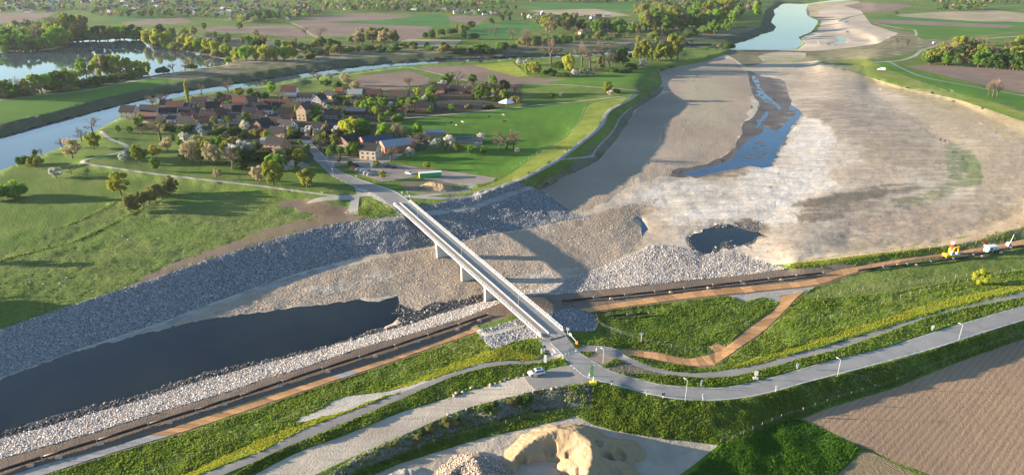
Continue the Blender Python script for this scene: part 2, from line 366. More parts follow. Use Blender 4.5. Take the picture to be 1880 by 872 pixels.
def leaf_mat(name, c1, c2, trans=.45, rnd=.22):
    m, nt, b = new_mat(name); nt.nodes.remove(b)
    at_ = nt.nodes.new('ShaderNodeAttribute'); at_.attribute_name = 'shade'
    oi = nt.nodes.new('ShaderNodeObjectInfo')
    col = _ramp(nt, at_.outputs['Fac'], [(0, c1), (1, c2)])
    col = _mix(nt, 1.0, col, _ramp(nt, oi.outputs['Random'], [(0, (1 - rnd, 1 - rnd * .6, 1 - rnd)), (1, (1 + rnd, 1 + rnd * .6, 1 + rnd * .4))]), 'MULTIPLY')
    d = nt.nodes.new('ShaderNodeBsdfDiffuse'); t = nt.nodes.new('ShaderNodeBsdfTranslucent'); x = nt.nodes.new('ShaderNodeMixShader')
    nt.links.new(col, d.inputs[0]); nt.links.new(col, t.inputs[0]); x.inputs[0].default_value = trans
    nt.links.new(d.outputs[0], x.inputs[1]); nt.links.new(t.outputs[0], x.inputs[2])
    nt.links.new(x.outputs[0], nt.nodes['Material Output'].inputs[0])
    MATS[name] = m; return m
def water_mat(name, c, rough=.04, bump=.02, bs=.8, c2=None):
    m, nt, b = new_mat(name)
    geo = nt.nodes.new('ShaderNodeNewGeometry')
    n = _noise(nt, geo.outputs['Position'], bs, 3)
    big = _noise(nt, geo.outputs['Position'], .03, 3)
    nt.links.new(_ramp(nt, big, [(.35, tuple(x * .8 for x in c)), (.7, c2 or tuple(x * 1.25 for x in c))]), b.inputs['Base Color'])
    b.inputs['Roughness'].default_value = rough; b.inputs['IOR'].default_value = 1.33; b.inputs['Specular IOR Level'].default_value = .5
    bp = nt.nodes.new('ShaderNodeBump'); bp.inputs['Distance'].default_value = bump
    nt.links.new(n, bp.inputs['Height']); nt.links.new(bp.outputs[0], b.inputs['Normal'])
    MATS[name] = m; return m

_a = unproj(1740, 872, -4.1); _b = unproj(1880, 690, -4.1)
PLOUGH = math.degrees(math.atan2(_b[1] - _a[1], _b[0] - _a[0])) - 90     # run of the furrows
ground_mat('meadow', (.065, .125, .016), (.125, .19, .028), (.15, .19, .04), s1=.9, s2=.04, bump=.5, bs=1.3)
ground_mat('meadow_west', (.095, .15, .026), (.14, .19, .036), (.165, .19, .05), s1=.5, s2=.02, bump=.35, bs=.9)
ground_mat('meadow_fresh', (.065, .155, .016), (.10, .21, .024), (.085, .175, .018), s1=.4, s2=.03, bump=.3, bs=1.3)
ground_mat('rough_grass', (.085, .145, .018), (.165, .23, .036), (.19, .21, .05), s1=1.3, s2=.07, bump=.8, bs=1.1)
ground_mat('mown', (.27, .29, .03), (.37, .375, .05), (.22, .27, .035), s1=.9, s2=.12, bump=.3, bs=1.3)
ground_mat('dike_mown', (.19, .225, .035), (.26, .28, .05), (.15, .20, .03), s1=.9, s2=.08, bump=.3, bs=1.3)
ground_mat('crop', (.06, .16, .016), (.10, .215, .026), (.12, .20, .03), s1=.8, s2=.06, bump=.6, bs=.9)
ground_mat('far_green', (.05, .15, .03), (.07, .19, .035), None, s1=.1, bump=.2)
ground_mat('ploughed', (.30, .195, .115), (.42, .285, .18), (.35, .24, .155), s1=1.1, s2=.03, bump=.13, bs=1.8, wave=(R(-PLOUGH), .2, .28), streak=(R(-PLOUGH), .7, .03, (.25, .18, .135), .56, .7))
ground_mat('far_ploughed', (.21, .145, .105), (.28, .20, .15), (.24, .175, .14), s1=.08, s2=.02, bump=.2, wave=(R(70), .05, .35))
ground_mat('stubble', (.27, .20, .12), (.36, .28, .17), (.22, .19, .10), s1=.8, s2=.05, bump=.3, wave=(R(-25), .5, .6))
ground_mat('tan_field', (.36, .28, .17), (.44, .35, .22), (.30, .26, .15), s1=.1, s2=.02, bump=.2)
ground_mat('bed_gravel', (.29, .225, .165), (.42, .335, .25), (.36, .29, .22), s1=1.3, s2=.05, bump=.5, bs=1.0)
ground_mat('bed_sand', (.46, .375, .28), (.58, .49, .38), (.43, .345, .25), s1=.5, s2=.018, bump=.16, bs=.6, streak=(R(8), .035, .22, (.30, .24, .18), .53, .74))
ground_mat('mud', (.10, .072, .05), (.17, .125, .09), (.07, .05, .036), s1=.4, s2=.06, bump=.25, rough=.55, spec=.4)
ground_mat('wet_mud', (.035, .028, .024), (.065, .05, .04), (.025, .02, .018), s1=.6, s2=.08, bump=.25, rough=.45, spec=.5)
ground_mat('bank_soil', (.15, .12, .085), (.24, .20, .145), (.10, .13, .04), s1=.9, s2=.06, bump=.5)
ground_mat('terrace_soil', (.15, .108, .078), (.23, .17, .125), (.19, .145, .11), s1=1.8, s2=.05, bump=.35, bs=2.0)
ground_mat('haul_gravel', (.48, .40, .305), (.59, .50, .39), (.43, .355, .27), s1=.6, s2=.06, bump=.12, bs=2.0, streak=(R(-57), .05, .9, (.36, .30, .235), .52, .68))
ground_mat('asphalt', (.28, .268, .25), (.33, .318, .30), (.25, .24, .225), s1=1.5, s2=.14, bump=.02, rough=.85)
ground_mat('path_concrete', (.36, .33, .28), (.45, .41, .35), (.30, .28, .23), s1=1.0, s2=.1, bump=.05)
ground_mat('cycle_asphalt', (.265, .245, .22), (.32, .295, .265), (.235, .215, .195), s1=1.2, s2=.1, bump=.02, rough=.85)
ground_mat('gravel_fine', (.30, .285, .26), (.42, .40, .36), (.25, .24, .21), s1=1.6, s2=.15, bump=.25, bs=2.0)
ground_mat('tan_paving', (.33, .24, .165), (.43, .32, .22), (.36, .30, .23), s1=.7, s2=.15, bump=.05)
ground_mat('pad_sand', (.40, .33, .25), (.48, .40, .31), (.34, .28, .215), s1=.5, s2=.08, bump=.15)
ground_mat('rubble_slope', (.14, .125, .105), (.26, .235, .20), (.10, .095, .07), s1=.8, s2=.12, bump=.6)
ground_mat('lot', (.30, .245, .205), (.37, .31, .26), (.27, .23, .19), s1=.8, s2=.12, bump=.08)
ground_mat('garden', (.03, .05, .014), (.075, .09, .032), (.11, .095, .07), s1=.35, s2=.09, bump=.5)
ground_mat('scrub', (.10, .11, .045), (.19, .17, .09), (.27, .23, .16), s1=.25, s2=.06, bump=.6)
ground_mat('levee_bank', (.045, .07, .025), (.08, .105, .04), (.11, .11, .075), s1=.6, s2=.06, bump=.6)
ground_mat('rim_sand', (.46, .36, .20), (.56, .45, .27), (.38, .31, .17), s1=.3, s2=.03, bump=.3, streak=(R(-30), .06, .3, (.30, .21, .10), .5, .68))
stone_ground('riprap_bed', (.15, .15, .165), (.26, .26, .275), (.40, .395, .39), sc=2.2, bump=.45)
stone_ground('riprap_pale', (.24, .22, .21), (.40, .37, .345), (.54, .50, .46), sc=2.5, bump=.4)
water_mat('river_water', (.06, .085, .105), .04, .0015, .5)
water_mat('basin_water', (.012, .045, .11), .06, .008, .8)
water_mat('pool_water', (.004, .007, .008), .06, .006, .8, (.016, .02, .013))

# ------------------------------------------------------------------ ground zones (outline in the survey, later ones lie on earlier ones)
ZONES = []
def smooth(poly, closed=True, step=7.0):
    out = []; n = len(poly); P = [np.array(p[:2], float) for p in poly]
    for i in range(n if closed else n - 1):
        p0 = P[(i - 1) % n] if closed or i else P[0]; p1 = P[i]; p2 = P[(i + 1) % n]
        p3 = P[(i + 2) % n] if closed or i + 2 < n else P[-1]
        d = np.linalg.norm(p2 - p1); k = max(1, int(d / step))
        m1 = (p2 - p0) * .5; m2 = (p3 - p1) * .5      # tension kept low against overshoot
        for m in (m1, m2):
            L = np.linalg.norm(m)
            if L > d: m *= d / L
        for t in np.arange(k) / k:
            out.append(tuple((2 * t**3 - 3 * t**2 + 1) * p1 + (t**3 - 2 * t**2 + t) * m1 + (3 * t**2 - 2 * t**3) * p2 + (t**3 - t**2) * m2))
    if not closed: out.append(tuple(P[-1]))
    return out
def zone(name, poly, mat, sm=True, amp=.06, flat=None, wob=0.0):
    pl = smooth(poly) if sm else sum([[(a[0] + (b[0] - a[0]) * t, a[1] + (b[1] - a[1]) * t) for t in np.arange(k) / k]
                                      for a, b in zip(poly, poly[1:] + poly[:1]) for k in [max(1, int(math.hypot(b[0] - a[0], b[1] - a[1]) / 9))]], [])
    if wob:
        q = np.array(pl); c = q[:, 0] * .13 + q[:, 1] * .21
        w = wob * np.clip((q[:, 1] + 60) / 400, .15, 1.2)
        q[:, 0] += w * vnoise(q[:, 0] * .11, q[:, 1] * .17, 3); q[:, 1] += w * .5 * vnoise(q[:, 0] * .12, q[:, 1] * .19, 4)
        pl = [tuple(v) for v in q]
    ZONES.append(dict(name=name, poly=pl, mat=mat, amp=amp, flat=flat))
def band(up, lo): return list(up) + list(lo)[::-1]
def bandz(name, up, lo, mat, amp=0.0, wob=0.0):
    u = smooth(up, False); l = smooth(lo, False)
    zone(name, u + l[::-1], mat, False, amp, None, wob)
def ribbon(line, w):                    # a way of width w metres along a surveyed centre line
    c = smooth(line, False, 5.0)
    P = np.array([at(*p) for p in c]); d = np.gradient(P[:, :2], axis=0); d /= np.linalg.norm(d, axis=1)[:, None] + 1e-9
    n = np.stack([-d[:, 1], d[:, 0]], 1) * w / 2
    a = P.copy(); b = P.copy(); a[:, :2] += n; b[:, :2] -= n
    return [tuple(v) for v in proj(a)], [tuple(v) for v in proj(b)]
def rib(name, line, w, mat, amp=0.0):
    a, b = ribbon(line, w); ZONES.append(dict(name=name, poly=a + b[::-1], mat=mat, amp=amp, flat=None))

# far farmland
for nm, mt, pl in [
    ('field', 'far_ploughed', [(-200, 27), (0, 26), (102, 24), (82, 33), (48, 41), (0, 43), (-200, 46)]),
    ('field', 'far_ploughed', [(220, 42), (332, 33), (357, 41), (281, 47), (235, 48)]),
    ('field', 'far_ploughed', [(345, 52), (408, 49), (480, 48), (534, 48), (577, 66), (531, 71), (470, 62), (408, 60)]),
    ('field', 'far_ploughed', [(534, 41), (567, 33), (603, 40), (725, 47), (794, 50), (784, 69), (725, 75), (605, 67), (577, 66)]),
    ('field', 'far_green', [(595, 41), (700, 38), (764, 31), (812, 26), (827, 38), (822, 48), (794, 50), (725, 47)]),
    ('field', 'far_ploughed', [(567, 33), (649, 26), (764, 28), (700, 38), (603, 40)]),
    ('field', 'far_ploughed', [(822, 31), (899, 31), (876, 46), (827, 38)]),
    ('field', 'tan_field', [(707, 83), (751, 72), (848, 74), (835, 84), (725, 87)]),
    ('field', 'far_green', [(850, 55), (880, 46), (950, 38), (965, 60), (930, 72), (860, 68)]),
    ('field', 'far_green', [(940, 39), (975, 41), (1000, 52), (960, 58)]),
    ('field', 'far_green', [(960, 9), (1060, 6), (1172, 6), (1170, 20), (1093, 16), (1004, 18)]),
    ('field', 'tan_field', [(968, 20), (1093, 17), (1160, 29), (1108, 33), (1017, 27)]),
    ('field', 'far_green', [(205, 30), (260, 30), (330, 32), (220, 40), (195, 38)]),
    ('field', 'far_ploughed', [(1515, 19), (1579, 5), (1650, 7), (1676, 11), (1630, 23), (1589, 23)]),
    ('field', 'far_green', [(1520, 22), (1589, 23), (1560, 33), (1543, 38), (1530, 34)]),
    ('field', 'tan_field', [(1643, 28), (1730, 22), (1819, 19), (1900, 27), (2200, 24), (2200, 40), (1880, 41), (1796, 40), (1655, 31)]),
    ('field', 'far_green', [(1566, 34), (1655, 31), (1796, 41), (1847, 40), (1900, 42), (1900, 49), (1867, 47), (1630, 37)]),
    ('field', 'far_ploughed', [(1561, 40), (1630, 37), (1867, 47), (1847, 52), (1680, 46), (1591, 43)]),
    ('field', 'meadow_fresh', [(1604, 43), (1680, 46), (1847, 52), (1900, 49), (2200, 45), (2200, 55), (1880, 59), (1757, 71), (1686, 68), (1676, 55)]),
    ('field', 'far_ploughed', [(1660, 122), (1706, 119), (1880, 130), (2100, 140), (2100, 200), (1880, 171), (1834, 163), (1732, 139)]),
]: zone(nm, pl, mt, False, .0)
zone('scrub_land', [(-300, 80), (0, 70), (110, 60), (250, 55), (350, 62), (470, 72), (600, 80), (720, 90), (850, 92), (1000, 78), (1100, 74), (1300, 62), (1390, 48), (1400, 60), (1338, 76), (1262, 82), (950, 96), (800, 104), (640, 110), (480, 128), (350, 148), (280, 145), (200, 155), (0, 178), (-300, 215)], 'scrub', False, .3)
zone('scrub_land', [(1560, 40), (1600, 46), (1670, 60), (1690, 72), (1760, 74), (1720, 84), (1640, 105), (1590, 112), (1510, 112), (1500, 60)], 'scrub', False, .2)
zone('levee', [(-300, 205), (0, 182), (150, 166), (290, 144), (310, 146), (312, 155), (230, 180), (128, 200), (0, 235), (-300, 320)], 'meadow_fresh', True, .08)
zone('river_bank', [(-300, 318), (0, 228), (100, 205), (200, 178), (300, 157), (350, 147), (480, 131), (600, 113), (700, 104), (820, 97), (950, 92), (1100, 84), (1262, 74), (1338, 66), (1374, 58), (1396, 50), (1402, 36), (1404, 20), (1430, 4), (1470, 2), (1480, 10), (1440, 12), (1430, 30), (1435, 50), (1400, 66), (1338, 88)] + RIV_UP[::-1][1:], 'levee_bank', False, .15)
rib('bank_path', [(-60, 196), (0, 184), (80, 175), (160, 166), (250, 149), (310, 138), (380, 125), (480, 113), (560, 106), (640, 101)], 3.0, 'path_concrete')
zone('lake', LAKE, 'river_water', True, 0, -4.5, 3)
zone('river', RIV_UP + RIV_LO[::-1], 'river_water', False, 0, -7.2)
zone('river', RIV_R, 'river_water', True, 0, -8.0, 1.5)
zone('shore', [(1484, 9), (1560, 2), (1580, 5), (1520, 19), (1530, 36), (1512, 42), (1502, 38), (1482, 28)], 'rim_sand', True, .1)
# middle fields
zone('village_ground', [(225, 216), (290, 190), (400, 172), (480, 163), (560, 150), (640, 140), (660, 165), (740, 168), (790, 150), (870, 150), (960, 152), (955, 190), (880, 206), (740, 222), (690, 240), (800, 246), (780, 276), (690, 300), (640, 300), (600, 290), (560, 300), (470, 300), (440, 260), (380, 240), (300, 238)], 'garden', False, .1)
zone('orchard_meadow', [(440, 172), (560, 148), (650, 137), (660, 160), (600, 168), (545, 172), (500, 182)], 'meadow', False, .1)
zone('pasture', [(700, 236), (780, 216), (880, 206), (950, 198), (1060, 189), (1085, 192), (1062, 226), (1038, 252), (988, 282), (940, 316), (880, 322), (800, 308), (720, 296), (760, 276), (870, 282), (800, 250)], 'meadow_fresh', False, .1)
zone('field', [(659, 141), (748, 130), (789, 143), (784, 154), (725, 165), (669, 165), (649, 151)], 'far_ploughed', False)
zone('field', [(769, 125), (868, 120), (950, 142), (1042, 146), (1004, 152), (940, 154), (878, 149), (827, 143)], 'far_ploughed', False)
zone('field', [(868, 120), (940, 114), (970, 140), (950, 142)], 'mown', False)
zone('field', [(1005, 152), (1060, 143), (1180, 128), (1210, 124), (1208, 132), (1190, 142), (1180, 156), (1170, 160), (1105, 158)], 'crop', False)
zone('dike_slope', [(1084, 192), (1150, 180), (1120, 202), (1106, 228), (1070, 258), (1025, 291), (966, 322), (878, 352), (765, 358), (770, 352), (880, 344), (940, 318), (990, 281), (1040, 252), (1064, 226)], 'dike_mown', True, .05)
# west meadow
zone('meadow', [(-400, 640), (-60, 626), (0, 605), (100, 570), (200, 538), (300, 505), (400, 470), (480, 445), (560, 423), (660, 404), (655, 395), (560, 380), (470, 360), (330, 350), (235, 362), (120, 410), (0, 472), (-400, 560)], 'meadow_west', False, .15)
zone('bare_soil', [(515, 372), (560, 366), (600, 372), (640, 385), (658, 396), (735, 398), (680, 403), (620, 411), (540, 428), (440, 456), (330, 492), (230, 527), (330, 480), (440, 440), (520, 412), (580, 398), (545, 384)], 'terrace_soil', True, .08, None, 8)
rib('ditch', [(236, 361), (190, 382), (150, 402), (100, 422)], 1.3, 'rough_grass')
rib('ditch', [(320, 355), (270, 378), (185, 420), (120, 448), (80, 458), (0, 478), (-60, 500)], 2.0, 'rough_grass')
# dry channel and basin
zone('river_bed', WEST_TOE + [(850, 436), (973, 417), (1052, 391)] + OUT_TOE + MOUTH + [(1580, 20), (1600, 46), (1650, 62), (1617, 78), (1579, 95), (1500, 112), (1520, 121), (1579, 144), (1655, 165), (1757, 186), (1834, 214), (1880, 240), (2000, 300), (2000, 385), (1880, 405), (1783, 430), (1700, 446), (1630, 456), (1500, 474), (1451, 484)] + EAST_TOE[::-1][1:] + NEAR_TOE[::-1], 'bed_sand', False, .10)
zone('gravel_bed', [(470, 536), (547, 514), (610, 494), (674, 479), (725, 467), (799, 456), (850, 440), (973, 420), (1040, 402), (1062, 402), (1120, 384), (1190, 370), (1215, 362), (1165, 402), (1185, 430), (1165, 460), (1106, 489), (1057, 507), (985, 530), (930, 541), (889, 553), (802, 578), (718, 580), (733, 542), (654, 549), (480, 572), (332, 595), (240, 618), (306, 597), (383, 567)], 'bed_gravel', False, .12, None, 5)
zone('shaded_bed', [(991, 348), (1047, 320), (1093, 297), (1124, 264), (1158, 218), (1190, 186), (1240, 170), (1235, 200), (1215, 240), (1195, 290), (1150, 345), (1080, 385), (1052, 391), (1014, 363)], 'bed_gravel', True, .1, None, 6)
zone('river_bed', [(1214, 165), (1216, 148), (1210, 132), (1250, 122), (1300, 112), (1345, 110), (1378, 150), (1375, 200), (1362, 245), (1340, 285), (1290, 305), (1240, 315), (1200, 330), (1170, 330), (1200, 280), (1225, 220), (1240, 175)], 'bed_gravel', True, .1, None, 8)
zone('weir', [(1330, 94), (1400, 92), (1490, 94), (1560, 88), (1620, 80), (1590, 92), (1502, 112), (1420, 113), (1372, 122), (1350, 110)], 'bank_soil', True, .1)
zone('sand_bar', [(1420, 97), (1480, 98), (1478, 110), (1400, 113), (1392, 104)], 'bed_sand', True, .05)
zone('sand_bar', [(1470, 72), (1500, 58), (1545, 56), (1600, 66), (1612, 78), (1570, 85), (1500, 86), (1476, 80)], 'bed_sand', True, .1)
zone('mud', [(1330 + a / 4.843, 80 + b / 4.843) for a, b in [(205, 240), (330, 290), (540, 340), (560, 430), (600, 510), (600, 550), (690, 610), (700, 640), (640, 730), (560, 830), (530, 880)]] + [(1432, 272), (1428, 290), (1421, 300), (1420, 309), (1374, 308), (1330, 318), (1285, 326), (1230, 322), (1244, 310), (1292, 303), (1328, 287), (1348, 269), (1362, 245), (1368, 225), (1382, 215), (1395, 196), (1386, 180), (1378, 158)], 'mud', True, .05, None, 5)
for nm, pl, z0 in (('stream', STREAM, -7.3), ('basin_pool', BASIN_POOL, -7.3), ('basin_pool', SMALL_POOL, -7.3), ('basin_pool', DARK_POOL, -7.4), ('basin_pool', HOLE, -8.0), ('basin_pool', CRESC, -6.6)):
    if pl is DARK_POOL: continue
    zone(nm, pl, 'basin_water' if pl is not DARK_POOL and pl is not CRESC else 'pool_water', True, 0, z0, 3.0)
zone('mud', [(733, 555), (718, 578), (735, 592), (674, 612), (600, 638), (690, 612), (751, 598), (802, 580), (889, 553), (888, 541), (850, 550), (790, 558), (760, 572)], 'wet_mud', True, .08, None, 5)
zone('mud', band([(-60, 808), (0, 790), (120, 754), (266, 717), (415, 673), (593, 635), (700, 601)], [(-60, 824), (0, 806), (120, 773), (226, 744), (346, 706), (480, 668), (598, 640), (690, 612)]), 'wet_mud', False, .05, None, 4)
zone('pool', POOL, 'pool_water', True, 0, -8.2, 4)
zone('basin_rim', [(1560, 120), (1640, 140), (1757, 180), (1834, 207), (1880, 222), (2000, 262), (2000, 320), (1880, 276), (1800, 226), (1700, 190), (1600, 156), (1525, 124)], 'rim_sand', True, .08, None, 4)
zone('basin_rim', [(1451, 480), (1545, 468), (1630, 456), (1732, 443), (1819, 424), (1880, 396), (2000, 370), (2000, 400), (1880, 418), (1819, 438), (1732, 453), (1630, 464), (1520, 478)], 'rim_sand', True, .08, None, 4)
ground_mat('tyre_mark', (.30, .24, .175), (.40, .325, .24), (.34, .275, .2), s1=.4, s2=.1, bump=.1)
for ln in ([(1215, 238), (1235, 224), (1260, 222), (1272, 228)], [(1220, 250), (1232, 262), (1262, 268), (1300, 268), (1320, 262)], [(1228, 240), (1250, 238), (1256, 246), (1240, 262)], [(1225, 300), (1222, 318), (1240, 322)], [(1240, 352), (1330, 352), (1400, 356), (1490, 340)], [(1300, 345), (1360, 362), (1420, 372)],
           [(1560, 170), (1640, 200), (1710, 235), (1750, 270), (1780, 300)], [(1600, 196), (1680, 226), (1730, 262), (1770, 292)], [(1480, 150), (1530, 168), (1600, 190)], [(1290, 130), (1270, 150), (1290, 172), (1330, 170)], [(1420, 330), (1417, 350), (1424, 366), (1420, 384)]): rib('wheel_track', ln, .75, 'tyre_mark', .1)
_r = np.random.default_rng(21)
def islet(x, y, a, b, mat='mud'):
    t = np.linspace(0, 2 * math.pi, 11)[:-1]; q = 1 + .35 * _r.normal(size=10)
    zone('mud_islet', [(x + a * math.cos(k) * w, y + b * math.sin(k) * w) for k, w in zip(t, np.clip(q, .5, 1.5))], mat, True, .04)
for x, y, a, b in ((1386, 146, 3, 1.6), (1391, 154, 3, 1.8), (1394, 166, 4, 1.8), (1399, 175, 4, 1.6), (1406, 184, 6, 1.5), (1414, 188, 5, 1.2), (1422, 194, 5, 1.2), (1396, 160, 2, 2), (1390, 172, 3, 2), (1403, 190, 5, 1.4), (1388, 264, 6, 1.6), (1398, 262, 5, 1.4), (1404, 268, 7, 1.6), (1385, 272, 6, 1.8), (1394, 279, 8, 1.6), (1380, 285, 8, 2), (1402, 284, 6, 1.4), (1372, 291, 7, 1.6), (1410, 276, 5, 1.3), (1396, 290, 9, 1.4), (1300, 314, 12, 2), (1330, 306, 8, 1.5), (1452, 212, 4, 1.4), (1462, 204, 3, 1.4)): islet(x, y, a, b)
zone('wet_margin', [(1262, 440), (1290, 424), (1312, 414), (1362, 412), (1400, 408), (1398, 432), (1385, 452), (1350, 452), (1326, 456), (1294, 472), (1258, 452)], 'wet_mud', True, .05, None, 12)
zone('basin_pool', DARK_POOL, 'pool_water', True, 0, -7.4, 11)
# shores, slopes
zone('dike_foot', [(976, 343), (1000, 331), (1035, 309), (1093, 268), (1124, 241), (1149, 203), (1160, 196), (1195, 168), (1218, 160), (1214, 170), (1190, 186), (1164, 203), (1158, 218), (1124, 264), (1093, 297), (1047, 320), (991, 349)], 'bank_soil', True, .15, None, 4)
zone('dike_slope', [(953, 335), (980, 325), (1030, 297), (1073, 265), (1109, 233), (1122, 208), (1156, 189), (1174, 170), (1196, 170), (1162, 193), (1150, 204), (1124, 243), (1093, 269), (1035, 311), (976, 343)], 'rough_grass', True, .1)
zone('dike_slope', [(1174, 170), (1168, 164), (1185, 150), (1200, 128), (1330, 92), (1338, 96), (1300, 112), (1250, 122), (1210, 132), (1216, 148), (1200, 160), (1195, 170)], 'rough_grass', True, .1)
zone('basin_dike', [(1570, 108), (1620, 115), (1720, 150), (1830, 180), (2000, 215), (2000, 268), (1880, 224), (1834, 208), (1757, 183), (1655, 160), (1560, 130), (1530, 118)], 'rough_grass', True, .1)
zone('basin_dike', [(1600, 113), (1640, 118), (1740, 146), (1850, 172), (2000, 200), (2000, 228), (1880, 203), (1780, 178), (1690, 150)], 'meadow_fresh', True, .1)
rib('service_track', [(1560, 118), (1600, 126), (1660, 143), (1740, 170), (1830, 190), (1880, 206), (1960, 230)], 4.0, 'bank_soil')
rib('service_track', [(1628, 112), (1690, 140), (1790, 160), (1880, 176), (1960, 190)], 3.0, 'asphalt')
rib('service_track', [(1600, 115), (1650, 112), (1680, 103), (1690, 94), (1720, 85), (1780, 75), (1880, 66), (1960, 60)], 5.0, 'path_concrete')
rib('service_track', [(1540, 40), (1560, 32), (1600, 25), (1650, 14), (1700, 8)], 6.0, 'bank_soil')
rib('service_track', [(1604, 43), (1660, 54), (1680, 56), (1682, 66)], 4.0, 'path_concrete')
rib('service_track', [(1580, 106), (1620, 98), (1690, 82), (1757, 72), (1880, 58)], 5.0, 'terrace_soil')
zone('bank_verge', [(1420, 500), (1451, 486), (1545, 474), (1630, 463), (1732, 452), (1800, 440), (1819, 432), (1850, 424), (1960, 400), (1960, 426), (1880, 440), (1808, 453), (1732, 466), (1655, 476), (1579, 489), (1528, 497), (1480, 500)], 'rough_grass', True, .12)
zone('bank_verge', [(1440, 487), (1545, 473), (1640, 462), (1690, 459), (1600, 471), (1500, 487)], 'mown', True, .05)
# rip-rap
zone('riprap_slope', WEST_TOP + [(760, 395), (800, 440), (797, 451)] + WEST_TOE[::-1][1:], 'riprap_bed', False, .12)
zone('riprap_slope', [(735, 397), (722, 382), (745, 372), (765, 379), (816, 370), (881, 350), (940, 335), (953, 334), (976, 343), (1014, 363), (1052, 391), (1085, 398), (1040, 404), (973, 419), (900, 430), (840, 443), (797, 452)], 'riprap_bed', False, .12)
zone('riprap_stripe', [(781, 389), (816, 385), (849, 381), (881, 372), (940, 352), (974, 342), (982, 346), (940, 360), (881, 380), (849, 387), (816, 392), (781, 396)], 'gravel_fine', True, .05, None, 3)
zone('riprap_stripe', [(694, 402), (743, 397), (760, 395), (764, 400), (743, 402), (696, 407)], 'gravel_fine', True, .05)
zone('bank_strip', [(145, 642), (242, 611), (306, 590), (383, 560), (470, 528), (554, 501), (610, 486), (623, 489), (547, 514), (470, 537), (383, 568), (306, 598), (242, 618)], 'gravel_fine', False, .05, None, 4)
zone('riprap_slope', NEAR_TOE + [(985, 530)] + [(1010, 541)] + NEAR_TOP[:13][::-1], 'riprap_pale', False, .1)
zone('riprap_slope', EAST_TOE + NEAR_TOP[::-1][1:6] + [(940, 550)], 'riprap_pale', False, .15)
# terrace with pipe line, work tracks
zone('east_meadow', [(1030, 606), (1095, 575), (1250, 548), (1500, 515), (1700, 470), (1960, 430), (1960, 545), (1700, 600), (1500, 655), (1300, 700), (1140, 690), (1060, 645)], 'rough_grass', False, .15)
zone('terrace', NEAR_TOP[:11] + [(880, 590), (876, 611), (787, 642), (696, 674), (603, 704), (480, 746), (346, 791), (213, 831), (77, 874), (30, 890), (-60, 890)], 'terrace_soil', False, .05)
zone('terrace', [(853, 583), (909, 560), (966, 546), (1029, 540), (1050, 545), (1045, 562), (1095, 590), (1000, 600), (940, 580), (880, 598)], 'terrace_soil', False, .05)
zone('terrace', [(1029, 540), (1119, 530), (1272, 514), (1374, 504), (1420, 497), (1505, 490), (1528, 497), (1489, 514), (1420, 524), (1297, 534), (1068, 572)], 'terrace_soil', False, .05)
zone('terrace', [(1508, 489), (1540, 484), (1572, 486), (1530, 498)], 'terrace_soil', False, .05)
zone('hard_standing', [(1331, 540), (1410, 532), (1500, 523), (1486, 533), (1464, 545), (1440, 558), (1400, 545), (1360, 556)], 'gravel_fine', False, .02)
zone('pit_floor', [(962, 547), (1030, 541), (1055, 560), (1040, 571), (1000, 566)], 'mud', True, .05)
# rough verges
zone('west_verge', [(876, 611), (787, 642), (696, 674), (603, 704), (480, 746), (346, 791), (213, 831), (77, 874), (30, 895), (360, 895), (373, 869), (480, 828), (630, 760), (776, 704), (843, 680), (880, 668), (926, 662), (990, 658), (1005, 648), (985, 622), (960, 622), (905, 640), (890, 628)], 'rough_grass', False, .18)
zone('mown_verge', [(320, 880), (420, 832), (520, 790), (620, 752), (700, 722), (800, 682), (880, 648), (940, 634), (985, 626), (1000, 644), (988, 657), (926, 661), (880, 667), (843, 679), (776, 703), (709, 729), (630, 759), (550, 791), (480, 827), (373, 868), (340, 884)], 'mown', True, .08, None, 5)
zone('middle_verge', [(400, 890), (480, 842), (603, 789), (763, 720), (829, 692), (885, 676), (926, 669), (972, 668), (1027, 657), (1045, 668), (1008, 676), (975, 688), (950, 691), (816, 731), (736, 755), (630, 798), (550, 827), (460, 872), (430, 890)], 'rough_grass', False, .18)
zone('gravel_patch', [(683, 722), (736, 712), (816, 688), (840, 684), (776, 709), (683, 735), (630, 755), (600, 761), (542, 777), (547, 768), (587, 752), (614, 734), (640, 725)], 'gravel_fine', True, .05, None, 3)
zone('rubble_bank', [(560, 892), (600, 872), (656, 836), (736, 802), (827, 762), (950, 727), (1040, 707), (1089, 702), (1100, 718), (1090, 748), (1060, 756), (940, 775), (816, 813), (740, 840), (640, 880), (600, 895)], 'rubble_slope', False, .2)
zone('rough_strip', [(580, 895), (640, 872), (740, 828), (816, 798), (900, 772), (990, 752), (1085, 742), (1090, 776), (1060, 764), (993, 780), (940, 790), (896, 802), (816, 826), (736, 852), (678, 876), (640, 895)], 'rough_grass', False, .2)
zone('embankment', [(1092, 702), (1140, 712), (1193, 726), (1246, 735), (1312, 737), (1366, 732), (1420, 721), (1480, 704), (1586, 677), (1714, 642), (1808, 612), (1880, 590), (1960, 565), (1960, 596), (1880, 620), (1826, 640), (1746, 667), (1640, 710), (1533, 742), (1474, 766), (1453, 768), (1400, 790), (1320, 816), (1206, 803), (1126, 790), (1090, 776), (1085, 740)], 'rough_grass', False, .2)
zone('east_meadow', [(1070, 575), (1157, 563), (1246, 551), (1331, 541), (1372, 556), (1420, 571), (1374, 604), (1318, 632), (1286, 650), (1259, 660), (1206, 648), (1137, 641), (1092, 633), (1062, 639), (1040, 614), (1060, 600), (1095, 600), (1100, 590)], 'rough_grass', False, .18)
zone('east_meadow', [(1505, 523), (1543, 510), (1591, 495), (1681, 478), (1783, 464), (1880, 450), (1960, 437), (1960, 510), (1880, 532), (1706, 575), (1604, 606), (1500, 637), (1400, 664), (1340, 672), (1313, 670), (1355, 641), (1400, 610), (1438, 574), (1464, 546), (1486, 533)], 'rough_grass', False, .18)
